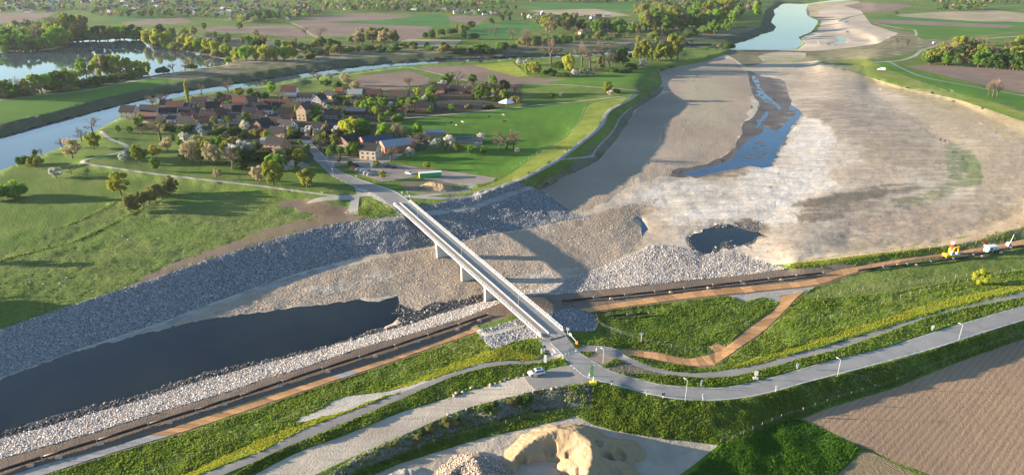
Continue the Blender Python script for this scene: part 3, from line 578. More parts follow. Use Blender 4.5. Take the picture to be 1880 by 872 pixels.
zone('east_meadow', [(1505, 523), (1591, 497), (1681, 480), (1880, 452), (1960, 438), (1960, 480), (1790, 508), (1650, 535), (1560, 545), (1470, 548)], 'meadow_west', False, .12)
zone('mown_verge', [(1340, 674), (1400, 655), (1480, 630), (1600, 592), (1700, 560), (1800, 536), (1880, 518), (1960, 500), (1960, 512), (1880, 530), (1790, 552), (1706, 573), (1604, 604), (1500, 635), (1400, 663), (1360, 673)], 'mown', True, .06, None, 3)
zone('road_verge', band([(1129, 660), (1188, 681), (1237, 691), (1285, 695), (1333, 693), (1400, 679), (1506, 651), (1630, 611), (1732, 576), (1880, 547), (1960, 526)], [(1108, 672), (1153, 688), (1206, 702), (1259, 708), (1312, 710), (1366, 703), (1420, 690), (1506, 665), (1613, 639), (1732, 602), (1880, 558), (1960, 533)]), 'rough_grass', False, .12)
zone('bare_soil', [(1112, 676), (1140, 668), (1190, 676), (1230, 690), (1170, 686), (1148, 686)], 'bank_soil', True, .05, None, 4)
zone('crop_field', [(1240, 895), (1290, 850), (1322, 818), (1400, 791), (1453, 769), (1478, 772), (1578, 824), (1533, 874), (1515, 895)], 'crop', False, .18)
zone('ploughed_field', [(1474, 768), (1533, 745), (1640, 713), (1746, 670), (1826, 640), (1880, 622), (2100, 540), (2400, 700), (2200, 1000), (1760, 895), (1714, 873), (1640, 845), (1560, 808)], 'ploughed', False, .018)
zone('stubble_field', [(1515, 895), (1533, 874), (1586, 828), (1602, 831), (1640, 850), (1705, 880), (1730, 895)], 'stubble', False, .05)
zone('storage_yard', [(620, 895), (678, 874), (736, 850), (816, 825), (896, 801), (950, 790), (993, 779), (1057, 763), (1090, 780), (1126, 790), (1206, 803), (1273, 811), (1318, 817), (1273, 853), (1235, 880), (1215, 900)], 'pad_sand', False, .1)
for u_, l_ in ((PLATE_UP, PLATE_LO), (TRK_E_UP, TRK_E_LO), (DIAG_L, DIAG_R), (SPUR_UP, SPUR_LO)):
    bandz('track_bed', [(x - 1, y - 2.5) for x, y in u_], [(x + 1, y + 2.5) for x, y in l_], 'terrace_soil', 0.0)
zone('track_bed', [(1300, 636), (1318, 629), (1340, 640), (1318, 652)], 'terrace_soil', False, 0)
# bridge cones
zone('riprap_slope', [(876, 607), (905, 600), (960, 585), (985, 612), (983, 622), (950, 626), (905, 640), (893, 630)], 'riprap_bed', True, .15)
zone('riprap_stripe', [(882, 611), (905, 609), (935, 600), (958, 596), (960, 601), (930, 608), (900, 616), (886, 616)], 'path_concrete', True, .02)
zone('riprap_slope', [(1003, 578), (1030, 570), (1060, 566), (1092, 580), (1097, 595), (1088, 608), (1050, 608), (1034, 606)], 'riprap_bed', True, .15)
zone('grass_cone', [(985, 622), (1008, 650), (995, 655), (940, 640), (950, 627)], 'rough_grass', True, .1)
zone('grass_mound', [(655, 372), (672, 363), (690, 362), (712, 375), (722, 384), (700, 398), (680, 402), (655, 392)], 'rough_grass', True, .15)
zone('slab_ramp', [(646, 363), (660, 362), (656, 393), (636, 394)], 'path_concrete', False, .0)
zone('track', [(562, 374), (580, 364), (625, 359), (655, 358), (650, 366), (600, 368)], 'path_concrete', True, .0)
# parking, yard
zone('yard', [(574, 290), (600, 286), (640, 288), (680, 286), (726, 284), (745, 280), (725, 292), (700, 300), (640, 302), (610, 306), (596, 306)], 'lot', True, .0)
zone('car_park', [(653, 302), (690, 300), (745, 304), (785, 311), (808, 319), (770, 322), (739, 329), (701, 334), (681, 327), (652, 317)], 'lot', False, .0)
zone('gravel_lot', [(785, 311), (853, 318), (911, 327), (905, 333), (885, 338), (842, 339), (812, 336), (780, 330), (770, 322), (808, 319)], 'lot', False, .03)
zone('gravel_lot', [(736, 336), (780, 330), (842, 340), (850, 346), (790, 356), (745, 348)], 'bank_soil', True, .05)
rib('farm_track', [(842, 338), (868, 340), (852, 350), (800, 357), (760, 361)], 3.0, 'path_concrete')
# ways
rib('dike_path', WEST_PATH, 2.4, 'path_concrete')
rib('dike_path', DIKE_PATH, 3.4, 'path_concrete')
rib('dike_path', [(1174, 169), (1165, 166), (1103, 161), (1030, 156), (940, 154), (880, 152), (820, 140), (770, 128), (740, 124), (640, 138), (560, 148), (470, 162)], 2.6, 'path_concrete')
rib('farm_path', [(700, 221), (760, 216), (850, 208), (940, 199), (1000, 192), (1055, 187), (1119, 180), (1160, 175)], 2.4, 'path_concrete')
rib('dike_ramp', [(1028, 293), (1050, 291), (1075, 289), (1090, 286)], 3.2, 'path_concrete')
rib('dike_berm_path', [(1086, 289), (1098, 270), (1124, 243), (1140, 215), (1160, 197)], 1.4, 'gravel_fine')
rib('far_lane', [(534, 42), (555, 52), (575, 66), (590, 72)], 5.0, 'tan_field')
VR_L = [(722, 381), (715, 376), (690, 362), (674, 354), (649, 343), (613, 325), (592, 307), (578, 289), (562, 270), (551, 250), (552, 232)]
VR_R = [(752, 369), (725, 351), (687, 338), (649, 325), (618, 311), (605, 301), (597, 288), (572, 262), (563, 246), (564, 231)]
bandz('village_road', VR_L, VR_R, 'cycle_asphalt')
zone('village_road', [(652, 345), (680, 352), (718, 376), (724, 382), (700, 372), (680, 361), (655, 362), (620, 362), (655, 356)], 'path_concrete', True, .0)
bandz('cycle_path', CYC_W_UP, CYC_W_LO, 'cycle_asphalt')
bandz('cycle_path', CYC_E_UP, CYC_E_LO, 'cycle_asphalt')
zone('plaza', [(1079, 657), (1095, 643), (1129, 658), (1106, 670)], 'tan_paving', False, .0)
bandz('haul_road', HAUL_UP[:8], HAUL_LO[:8], 'haul_gravel', .02)
zone('side_road', [(962, 691.5), (975, 690), (1008, 678), (1047, 669), (1075, 690), (1095, 699), (1040, 706), (984, 717), (969, 702)], 'cycle_asphalt', False, .0)
zone('road', [(986, 612), (1004, 604), (1034, 597), (1040, 612), (1052, 634), (1032, 652), (1008, 632)], 'asphalt', False, .0)
bandz('road', ROAD_UP, ROAD_LO, 'asphalt')
zone('cycle_path', [(985, 619), (1009, 630), (1032, 652), (1027, 657), (1000, 663), (990, 658), (1006, 650)], 'cycle_asphalt', False, .0)

# soft stains of other soil on the ground: (px, py, rx, ry, tilt degrees, colour, strength)
STAINS = [
    (1600, 230, 120, 50, 15, (.32, .26, .20), .65), (1660, 280, 120, 45, 20, (.33, .26, .18), .7), (1560, 170, 100, 25, 20, (.34, .28, .20), .6),
    (1785, 310, 26, 55, -25, (.17, .20, .085), .95), (1730, 350, 70, 16, -25, (.23, .23, .12), .7), (1700, 130 + 70, 60, 40, 30, (.36, .30, .18), .6),
    (1620, 350, 90, 12, -6, (.20, .165, .12), .95), (1530, 385, 100, 20, -12, (.22, .18, .13), .85), (1680, 372, 70, 14, -8, (.20, .19, .11), .7),
    (1640, 410, 200, 30, -10, (.34, .26, .19), .75), (1800, 400, 120, 30, -15, (.37, .29, .20), .7), (1500, 440, 120, 20, -8, (.36, .28, .21), .6),
    (1380, 420, 40, 26, 10, (.16, .13, .10), .85), (1860, 300, 60, 80, 20, (.38, .30, .21), .8), (1640, 300, 60, 40, 0, (.42, .32, .22), .6),
    (1300, 180, 60, 60, 0, (.36, .32, .22), .6), (1140, 395, 70, 16, -14, (.30, .23, .165), .9), (1470, 300, 60, 100, 0, (.66, .59, .50), .5),
    (1260, 360, 120, 22, -6, (.64, .58, .50), .6), (1330, 320, 60, 10, -6, (.22, .17, .12), .7), (1440, 110, 60, 10, 0, (.28, .27, .13), .8), (1560, 100, 60, 14, 0, (.36, .32, .17), .6),
    (1200, 470, 80, 20, -25, (.58, .52, .46), .6), (1000, 510, 80, 14, -10, (.48, .42, .35), .6), (640, 520, 110, 14, -12, (.44, .38, .31), .6),
    (590, 385, 60, 12, 8, (.16, .115, .075), .9), (520, 420, 120, 10, -16, (.19, .15, .08), .7), (1600, 690, 60, 10, -18, (.28, .24, .15), .7), (1540, 716, 60, 6, -20, (.26, .21, .13), .6),
    (1125, 725, 20, 16, 0, (.22, .15, .08), .8), (400, 400, 160, 18, 6, (.13, .15, .045), .5), (250, 480, 100, 20, -12, (.085, .115, .03), .5), (800, 350, 60, 8, 0, (.25, .21, .15), .6),
    (776, 414, 34, 16, 20, (.50, .49, .47), .9),
    (1580, 215, 110, 34, 18, (.28, .225, .17), .75), (1650, 255, 90, 30, 24, (.31, .25, .18), .75), (1500, 205, 50, 30, 20, (.27, .22, .165), .7), (1560, 362, 130, 12, -8, (.17, .14, .10), 1.0), (1760, 300, 30, 70, -20, (.20, .22, .11), .8),
    (1470, 150, 50, 40, 10, (.33, .27, .20), .6), (1840, 330, 70, 90, 10, (.36, .285, .20), .9), (1720, 430, 220, 18, -9, (.36, .28, .195), .9), (1480, 425, 60, 26, 0, (.42, .34, .26), .7), (1400, 345, 80, 24, -10, (.60, .53, .44), .5),
    (1700, 240, 160, 60, 25, (.34, .265, .185), .55), (1780, 260, 90, 60, 30, (.40, .31, .205), .75), (1600, 320, 140, 26, 0, (.40, .315, .23), .65), (1680, 390, 150, 22, -8, (.30, .24, .165), .7), (1850, 400, 120, 40, -20, (.38, .29, .19), .9), (1540, 130, 60, 14, 15, (.40, .33, .21), .7),
    (1440, 340, 110, 50, -8, (.68, .61, .52), .85), (1490, 270, 46, 80, 6, (.68, .61, .525), .8), (1330, 385, 120, 26, -8, (.66, .59, .50), .75), (1420, 395, 90, 26, 0, (.64, .57, .48), .7), (1230, 345, 60, 14, -14, (.66, .59, .51), .7), (1540, 300, 50, 40, 0, (.62, .54, .45), .6),
]

# ------------------------------------------------------------------ triangulate the ground so that every zone edge is a mesh edge
def build_ground():
    pts, edges, polys = [], [], []
    def add(p): pts.append(Vector((float(p[0]), float(p[1])))); return len(pts) - 1
    for z in ZONES:
        pl = [(min(max(x, X0 + 1), X1 - 1), min(max(y, Y0 + 1), Y1 - 1)) for x, y in z['poly']]
        q = [pl[0]]
        for p in pl[1:]:
            if abs(p[0] - q[-1][0]) + abs(p[1] - q[-1][1]) > .25: q.append(p)
        if abs(q[0][0] - q[-1][0]) + abs(q[0][1] - q[-1][1]) < .25: q.pop()
        ids = [add(p) for p in q]
        edges += list(zip(ids, ids[1:] + ids[:1])); polys.append(q)
    ys = [-66, -62, -57, -51, -44, -37, -30, -23, -17, -12, -7, -3]
    y = 0.0
    while y < 880: ys.append(y); y += 3.0 + 2.2 * min(1, y / 300)
    ys += [895, 915, 945, 985, 1040, 1098]
    for y in ys:
        x = X0 + 1
        while x < X1:
            st = (5.2 if 0 <= x <= 1880 else 22) if y < 885 else 16
            if y < 0: st = 16
            add((x + rng.uniform(-.3, .3) * st * .6, y + rng.uniform(-.8, .8) * (1 if y > 0 else .3))); x += st
    for c in ((X0, Y0), (X1, Y0), (X0, Y1), (X1, Y1)): add(c)
    v, e, f, ov, oe, of = delaunay_2d_cdt(pts, edges, [], 0, 1e-3, False)
    V = np.array([(a.x, a.y) for a in v])
    F = np.array([list(t) for t in f if len(t) == 3])
    C = V[F].mean(1); fz = np.full(len(F), -1)
    for i, q in enumerate(polys):
        a = np.array(q); lo = a.min(0); hi = a.max(0)
        k = np.nonzero((C[:, 0] > lo[0]) & (C[:, 0] < hi[0]) & (C[:, 1] > lo[1]) & (C[:, 1] < hi[1]))[0]
        fz[k[in_poly(C[k, 0], C[k, 1], q)]] = i
    z = zr(V[:, 0], V[:, 1])
    amp = np.full(len(V), 9.0); flat = np.full(len(V), np.nan)
    za = np.array([q['amp'] for q in ZONES] + [.12])
    for k in range(3):
        np.minimum.at(amp, F[:, k], za[fz])
    for i, q in enumerate(ZONES):
        if q['flat'] is not None:
            flat[np.unique(F[fz == i])] = q['flat']
    P = unproj(V[:, 0], V[:, 1], z)
    dist = np.hypot(P[:, 0], P[:, 1])
    g = amp * np.clip(400 / dist, .3, 1)
    dz = g * (1.0 * vnoise(P[:, 0] / 2.1, P[:, 1] / 2.1, 1) + 1.3 * vnoise(P[:, 0] / 6.0, P[:, 1] / 6.0, 2) + 2.0 * vnoise(P[:, 0] / 19., P[:, 1] / 19., 5))
    z = np.where(np.isnan(flat), z + np.where(amp > 8, 0, dz), flat)
    P = unproj(V[:, 0], V[:, 1], z)
    patch = np.zeros((len(V), 4))
    for sx, sy, rx, ry, tl, c, s in STAINS:
        t = R(tl); dx = V[:, 0] - sx; dy = V[:, 1] - sy
        u = (dx * math.cos(t) + dy * math.sin(t)) / rx; w = (-dx * math.sin(t) + dy * math.cos(t)) / ry
        a = s * np.clip(1.25 - (u * u + w * w) * .9, 0, 1)
        m = a > patch[:, 3]
        patch[m, :3] = c; patch[m, 3] = a[m]
    return V, P, F, fz, patch
GV, GP, GF, GZ, GPATCH = build_ground()

def mesh_np(name, verts, faces, mat=None, smooth_=False):
    me = bpy.data.meshes.new(name)
    verts = np.asarray(verts, np.float32); faces = np.asarray(faces, np.int32)
    k = faces.shape[1]
    me.vertices.add(len(verts)); me.vertices.foreach_set('co', verts.ravel())
    me.loops.add(faces.size); me.loops.foreach_set('vertex_index', faces.ravel())
    me.polygons.add(len(faces)); me.polygons.foreach_set('loop_start', np.arange(0, faces.size, k, dtype=np.int32))
    me.update(calc_edges=True); me.validate()
    if smooth_: me.polygons.foreach_set('use_smooth', np.ones(len(me.polygons), bool))
    if mat: me.materials.append(MATS[mat] if isinstance(mat, str) else mat)
    return me
def link(name, me, parent=None):
    o = bpy.data.objects.new(name, me); COL.objects.link(o)
    if parent: o.parent = parent
    return o
ZOBJ = {}
for i in range(-1, len(ZONES)):
    f = GF[GZ == i]
    if not len(f): continue
    u, inv = np.unique(f, return_inverse=True)
    nm, mt = ('ground', 'meadow') if i < 0 else (ZONES[i]['name'], ZONES[i]['mat'])
    # wind triangles upwards
    fc = inv.reshape(-1, 3); p = GP[u]
    a = p[fc[:, 1], :2] - p[fc[:, 0], :2]; b = p[fc[:, 2], :2] - p[fc[:, 0], :2]
    fl = a[:, 0] * b[:, 1] - a[:, 1] * b[:, 0] < 0
    fc[fl] = fc[fl][:, ::-1]
    me = mesh_np(nm, p, fc, mt, True)
    ca = me.color_attributes.new('patch', 'FLOAT_COLOR', 'POINT')
    ca.data.foreach_set('color', GPATCH[u].astype(np.float32).ravel())
    o = link(nm, me); o['kind'] = 'structure'
    ZOBJ[i] = o
def zone_tris(pred):
    idx = [i for i, q in enumerate(ZONES) if pred(q)]
    m = np.isin(GZ, idx)
    return GF[m]
def sample(tris, n, r, ymin=-10, ymax=900, by='px'):
    """n random places on these triangles, spread evenly over the picture or the ground"""
    c = GV[tris].mean(1); k = (c[:, 1] > ymin) & (c[:, 1] < ymax) & (c[:, 0] > -40) & (c[:, 0] < 1920)
    tris = tris[k]
    A = GV[tris] if by == 'px' else GP[tris][:, :, :2]
    ar = abs((A[:, 1, 0] - A[:, 0, 0]) * (A[:, 2, 1] - A[:, 0, 1]) - (A[:, 1, 1] - A[:, 0, 1]) * (A[:, 2, 0] - A[:, 0, 0])) / 2
    t = r.choice(len(tris), n, p=ar / ar.sum())
    u = r.random(n); v = r.random(n); s = u + v > 1; u[s] = 1 - u[s]; v[s] = 1 - v[s]
    Q = GP[tris[t]]
    return Q[:, 0] + u[:, None] * (Q[:, 1] - Q[:, 0]) + v[:, None] * (Q[:, 2] - Q[:, 0]), ar.sum()
# ------------------------------------------------------------------ builders
class MB:
    def __init__(s): s.v = []; s.f = []
    def add(s, vs, fs):
        n = len(s.v); s.v += [tuple(p) for p in vs]; s.f += [tuple(i + n for i in f) for f in fs]; return s
    def box(s, c, d, rz=0.0, taper=1.0):
        x, y, z = (k / 2 for k in d); ca, sa = math.cos(rz), math.sin(rz); vs = []
        for sz in (-1, 1):
            t = taper if sz > 0 else 1
            for sx, sy in ((-1, -1), (1, -1), (1, 1), (-1, 1)):
                a, b = sx * x * t, sy * y * t
                vs.append((c[0] + a * ca - b * sa, c[1] + a * sa + b * ca, c[2] + sz * z))
        return s.add(vs, [(3, 2, 1, 0), (4, 5, 6, 7), (0, 1, 5, 4), (1, 2, 6, 5), (2, 3, 7, 6), (3, 0, 4, 7)])
    def tube(s, p0, p1, r0, r1=None, n=6, caps=True):
        r1 = r0 if r1 is None else r1
        p0 = Vector(p0); p1 = Vector(p1); d = (p1 - p0).normalized()
        a = d.orthogonal().normalized(); b = d.cross(a); vs = []
        for p, r in ((p0, r0), (p1, r1)):
            for i in range(n):
                t = 2 * math.pi * i / n; vs.append(p + a * (r * math.cos(t)) + b * (r * math.sin(t)))
        fs = [(i, (i + 1) % n, n + (i + 1) % n, n + i) for i in range(n)]
        if caps: fs += [tuple(range(n))[::-1], tuple(range(n, 2 * n))]
        return s.add(vs, fs)
    def prism(s, prof, y0, y1):                 # outline in x-z pulled along y
        n = len(prof)
        vs = [(x, y0, z) for x, z in prof] + [(x, y1, z) for x, z in prof]
        return s.add(vs, [(i, (i + 1) % n, n + (i + 1) % n, n + i) for i in range(n)] + [tuple(range(n))[::-1], tuple(range(n, 2 * n))])
    def mesh(s, name, mat=None, sm=False):
        me = bpy.data.meshes.new(name); me.from_pydata(s.v, [], s.f); me.validate()
        bm = bmesh.new(); bm.from_mesh(me); bmesh.ops.recalc_face_normals(bm, faces=bm.faces); bm.to_mesh(me); bm.free()
        if sm: me.polygons.foreach_set('use_smooth', np.ones(len(me.polygons), bool))
        if mat: me.materials.append(MATS[mat])
        return me
    def build(s, name, mat, parent=None, world=False, sm=False):
        if world and parent:
            l = parent.location; s.v = [(a - l.x, b - l.y, c - l.z) for a, b, c in s.v]
        return link(name, s.mesh(name, mat, sm), parent)
THINGS = []
def tag(o, label, cat, group=None, x=0):
    o['label'] = label; o['category'] = cat
    if group: o['group'] = group
    THINGS.append((o, x)); return o
def thing(name, label, cat, loc, rz=0.0, group=None, x=None):
    o = bpy.data.objects.new(name, None); COL.objects.link(o); o.empty_display_size = .5
    o.location = loc; o.rotation_euler = (0, 0, rz)
    return tag(o, label, cat, group, loc[0] if x is None else x)
def copy_tree(root, loc, rz=0.0, scale=None, label=None, group=None, x=None):
    r = root.copy(); COL.objects.link(r); r.location = loc; r.rotation_euler = (0, 0, rz)
    if scale is not None: r.scale = scale if hasattr(scale, '__len__') else (scale,) * 3
    if label: r['label'] = label
    if group: r['group'] = group
    for ch in KIDS[root]:
        c = ch.copy(); COL.objects.link(c); c.parent = r
        for g in KIDS.get(ch, ()):
            d = g.copy(); COL.objects.link(d); d.parent = c
    THINGS.append((r, loc[0] if x is None else x)); return r
KIDS = {}
def know(root):
    KIDS[root] = list(root.children)
    for c in root.children: KIDS[c] = list(c.children)

plain('concrete_white', (.56, .545, .52), .8, .10, .8)
plain('concrete_grey', (.40, .39, .37), .85, .12, .6)
plain('white_paint', (.78, .78, .76), .5, .04)
plain('steel_white', (.72, .73, .73), .45, .05)
plain('steel_lamp', (.50, .50, .49), .5, .08)
plain('steel_grey', (.38, .39, .40), .5, .1)
plain('bridge_asphalt', (.345, .315, .275), .85, .12, .7)
plain('bridge_cycle', (.28, .235, .195), .85, .12, .9)
plain('steel_plate', (.50, .265, .105), .7, .22, .5, objvar=.28)
plain('steel_plate_grey', (.32, .30, .275), .7, .22, .5, objvar=.15)
plain('pipe_black', (.014, .014, .015), .45, .2, 2)
plain('block_pale', (.60, .50, .38), .8, .15)
plain('orange_paint', (.62, .20, .06), .5, .1)
plain('red_paint', (.55, .05, .035), .5, .1)
plain('yellow_paint', (.75, .46, .02), .45, .08)
plain('lemon_paint', (.80, .66, .03), .5, .05)
plain('green_banner', (.16, .45, .05), .6, .05)
plain('green_box', (.05, .34, .10), .5, .12)
plain('sign_grey', (.16, .17, .19), .5, .1)
plain('sign_blue', (.03, .12, .42), .4, .05)
plain('post_wood', (.24, .20, .15), .9, .25, 3, objvar=.25)
plain('glass', (.025, .03, .035), .08, .1, 3, spec=.6)
plain('rubber', (.012, .012, .012), .8)
plain('track_steel', (.06, .055, .05), .7, .2)
ground_mat('marking', (.66, .65, .61), (.76, .75, .72), (.5, .48, .45), s1=2.0, s2=.6, bump=0, patch=False)
ground_mat('kerb', (.45, .43, .39), (.54, .52, .48), (.38, .36, .33), s1=1.5, s2=.5, bump=0, patch=False)
ground_mat('pile_sand', (.29, .205, .115), (.36, .265, .155), (.33, .25, .16), s1=.9, s2=.2, bump=.12, bs=1.6, patch=False)
ground_mat('yard_sand', (.36, .32, .265), (.44, .40, .335), (.30, .27, .23), s1=.5, s2=.08, bump=.15, patch=False)
ground_mat('tyre_mark', (.30, .24, .175), (.40, .325, .24), (.34, .275, .2), s1=.4, s2=.1, bump=.1, patch=False)
stone_ground('pile_gravel', (.22, .17, .13), (.36, .29, .23), (.50, .42, .34), sc=2.4, bump=.25)

# ------------------------------------------------------------------ bridge
A = Vector((12.5, 194.9, 0)); B = Vector((-54.5, 322.5, 0)); BD = (B - A).normalized(); BL = (B - A).length
BRZ = math.atan2(BD.y, BD.x)
bridge = thing('bridge', 'long straight white concrete bridge crossing the dry river bed', 'bridge', (A.x, A.y, .08), BRZ)
def bx(name, mat, x0, x1, y0, y1, z0, z1, parent=bridge):
    return MB().box(((x0 + x1) / 2, (y0 + y1) / 2, (z0 + z1) / 2), (x1 - x0, y1 - y0, z1 - z0)).build(name, mat, parent)
bx('deck', 'concrete_white', -1, BL + 1, -4.2, 3.6, -.8, -.06)
bx('carriageway', 'bridge_asphalt', -3.2, BL + 1.2, -4.14, .5, -.055, .01)
bx('cycle_lane', 'bridge_cycle', -3.0, BL + 1.2, 0.84, 3.59, -.055, .012)
bar = bx('median_barrier', 'concrete_white', 0, BL, 0.51, 0.83, -.05, .42)
for i in range(9): bx('cap', 'concrete_grey', .3 + i * BL / 9, i * BL / 9 + BL / 9 - .05, 0.48, 0.86, .422, .48, bar)
for nm, y0, y1 in (('edge_beam', 3.6, 4.0), ('edge_beam', -4.75, -4.15)):
    bx(nm, 'concrete_white', -.5, BL + .5, y0, y1, -.38, .1)
post = MB().box((0, 0, .6), (.05, .06, 1.15)).mesh('railing_post', 'steel_white')
pan = MB()
for i in range(9): pan.box((.11 + i * .222, 0, .58), (.016, .016, 1.0))
pan.box((1.0, 0, .14), (1.9, .04, .04)); pan.box((1.0, 0, 1.0), (1.9, .04, .04))
pan = pan.mesh('railing_panel', 'steel_white')
rails = MB().box((1.0, 0, .4), (1.9, .03, .035)).box((1.0, 0, .75), (1.9, .03, .035)).mesh('railing_panel', 'steel_white')
for y in (3.8, -4.4):
    bx('handrail', 'steel_white', 0, BL, y - .03, y + .03, 1.2, 1.245)
    for i in range(int(BL / 2) + 1):
        o = link('railing_post', post, bridge); o.location = (i * 2.0, y, .1)
        if i < int(BL / 2): o = link('railing_panel', pan if y < 0 else rails, bridge); o.location = (i * 2.0, y, .1)
for i, px_ in enumerate((42.5, 64.0, 90.4)):
    p = MB().box((px_, -.2, -5.3), (1.15, 7.0, 8.6)).build('pier', 'concrete_white', bridge)
    MB().box((px_, -.2, -.98), (1.7, 7.6, .34)).build('pier_cap', 'concrete_white', p)
for x in (-2.0, BL + 1.5):
    bx('abutment', 'concrete_grey', x - .6, x + 1.1, -4.5, 3.8, -3.0, -.4)
for x in (2.5, BL - 2.5):
    for y in (3.8, -4.35): bx('end_post', 'concrete_white', x - 3.2 if x < 9 else x + .4, x - .6 if x < 9 else x + 3.0, y - .3, y + .3, .102, .4)
def blocal(x, y, z): return A + BD * x + Vector((-BD.y, BD.x, 0)) * y + Vector((0, 0, z + .08))
def bnear(px, py):
    p = unproj(px, py, 1.0); return (Vector((float(p[0]), float(p[1]), 0)) - A).dot(BD)

# ------------------------------------------------------------------ lamps
def lamp_post(name, label, loc, h, arm, rz, group, x):
    t = thing(name, label, 'street lamp', loc, rz, group, x)
    MB().tube((0, 0, -.2), (0, 0, h), .085, .045, 8).build('pole', 'steel_lamp', t, sm=True)
    MB().tube((0, 0, h - .03), (arm, 0, h + .12), .05, .04, 6).build('arm', 'steel_lamp', t)
    hd = MB().box((arm + .25, 0, h + .14), (.75, .28, .11)).build('lamp_head', 'steel_white', t)
    MB().box((arm + .25, 0, h + .078), (.55, .2, .012)).build('lens', 'glass', hd)
    return t
for k, (px_, py_) in enumerate(((943, 561), (838, 470), (761, 399))):
    lamp_post('street_lamp', ('white lamp post on the median of the bridge, %s' % ('nearest the road junction', 'at mid-span', 'nearest the village')[k]),
              blocal(bnear(px_, py_), 0.67, .48), 6.6, .9, BRZ - 1.57, 'lamp posts on the bridge', px_)
for px_, py_, h, lb in ((1537, 692, 5.8, 'white lamp post on lower verge of the wide road at right'), (1258, 736, 6.6, 'white lamp post at the outside of the road bend'),
                        (1107, 669, 5.0, 'white lamp post beside the tan paved triangle'), (1760, 624, 5.4, 'white lamp post near right picture edge by the road'),
                        (612, 326, 4.6, 'slim lamp post at the village road before the car park'), (656, 340, 4.6, 'slim lamp post where the village road widens')):
    lamp_post('street_lamp', lb, at(px_, py_), h, .8, R(120), 'lamp posts along the roads', px_)

# ------------------------------------------------------------------ strips laid along ways
def resample(line, n):
    c = np.array(smooth(line, False, 4.0)); P = np.array([at(*p) for p in c]); d = np.r_[0, np.cumsum(np.linalg.norm(np.diff(P, axis=0), axis=1))]
    t = np.linspace(0, d[-1], n)
    return np.stack([np.interp(t, d, c[:, 0]), np.interp(t, d, c[:, 1])], 1), d[-1]
def strip(name, up, lo, f0, f1, mat, dz=.04, dash=None, n=240, t0=0., t1=1.):
    u, L = resample(up, n); l, _ = resample(lo, n)
    a = u + (l - u) * f0; b = u + (l - u) * f1
    pa = unproj(a[:, 0], a[:, 1], zr(a[:, 0], a[:, 1])); pb = unproj(b[:, 0], b[:, 1], zr(b[:, 0], b[:, 1]))
    pa[:, 2] += dz; pb[:, 2] += dz
    v = np.concatenate([pa, pb]); f = []
    for i in range(n - 1):
        s = i / (n - 1)
        if s < t0 or s > t1: continue
        if dash and (s * L % dash[0]) > dash[1]: continue
        f.append((i, i + 1, n + i + 1, n + i))
    me = mesh_np(name, v, f, mat); o = link(name, me); o['kind'] = 'structure'; return o
strip('road_marking', ROAD_UP, ROAD_LO, .03, .06, 'marking', dash=(6, 4.6), n=500)
strip('road_marking', ROAD_UP, ROAD_LO, .925, .955, 'marking', n=300)
strip('kerb_edge', ROAD_UP, ROAD_LO, .962, 1.0, 'kerb', .07, n=300, t0=.12)
strip('kerb_edge', ROAD_UP, ROAD_LO, .0, .022, 'kerb', .07, n=300, t1=.5)
strip('road_marking', VR_L, VR_R, .93, .98, 'marking', n=160); strip('road_marking', VR_L, VR_R, .04, .08, 'marking', n=160, dash=(5, 3), t0=.05)
strip('road_marking', [(1008, 630), (1020, 641), (1032, 653)], [(1012, 629), (1024, 640), (1036, 652)], .2, .8, 'marking', .05, n=20)
strip('road_marking', [(1013, 640), (1018, 648)], [(1015.5, 639), (1021, 647)], 0, 1, 'marking', .05, n=8); strip('road_marking', [(1004, 652), (1018, 648)], [(1005, 654), (1019, 650)], 0, 1, 'marking', .05, n=30, dash=(1.2, .7))
strip('road_marking', [(1036, 650), (1058, 643)], [(1037, 652), (1059, 645)], 0, 1, 'marking', .05, n=60, dash=(1.3, .7))
strip('road_marking', [(1046, 670), (1068, 688), (1088, 698)], [(1049, 669), (1071, 687), (1091, 697)], 0, .6, 'marking', .05, n=60, dash=(1.6, .9))
strip('kerb_edge', CYC_E_UP[:8], [(x - 1.5, y + 1.6) for x, y in CYC_E_UP[:8]], 0, 1, 'kerb', .06, n=40)

# steel plates of the work track
def plates(line_up, line_lo, n, root, grey=()):
    u, L = resample(line_up, n + 1); l, _ = resample(line_lo, n + 1)
    for i in range(n):
        q = [u[i], u[i] + (u[i + 1] - u[i]) * .985, l[i] + (l[i + 1] - l[i]) * .985, l[i]]
        j = rng.uniform(-.5, .5, 2)
        q = [np.array(p) + j * (.6 if k else .6) for k, p in enumerate(q)]
        P = [at(*p) for p in q]; c = sum(P, Vector()) / 4
        tilt = rng.uniform(.03, .07)
        mb = MB(); vs = [p - c + Vector((0, 0, tilt + .05)) for p in P] + [p - c + Vector((0, 0, -.1)) for p in P]
        mb.add(vs, [(0, 1, 2, 3), (7, 6, 5, 4), (0, 4, 5, 1), (1, 5, 6, 2), (2, 6, 7, 3), (3, 7, 4, 0)])
        g = any(a <= i / n <= b for a, b in grey)
        o = mb.build('steel_plate', 'steel_plate_grey' if g else 'steel_plate', root); o.location = c - root.location
plate_w = thing('plate_track', 'straight temporary track of rust-orange steel plates beside the pipeline at left', 'plate track', at(480, 737))
plates(PLATE_UP, PLATE_LO, 46, plate_w, ((0, .24), (.62, .66)))
plate_e = thing('plate_track', 'long temporary track of orange steel plates running to the excavator', 'plate track', at(1374, 530))
plates(TRK_E_UP, TRK_E_LO, 60, plate_e)
plate_d = thing('plate_track', 'diagonal branch of orange steel plates down to the cycle path', 'plate track', at(1374, 620))
plates(DIAG_L, DIAG_R, 18, plate_d); plates(SPUR_UP, SPUR_LO, 12, plate_d); plates([(1302, 636), (1318, 631)], [(1318, 648), (1336, 638)], 2, plate_d)

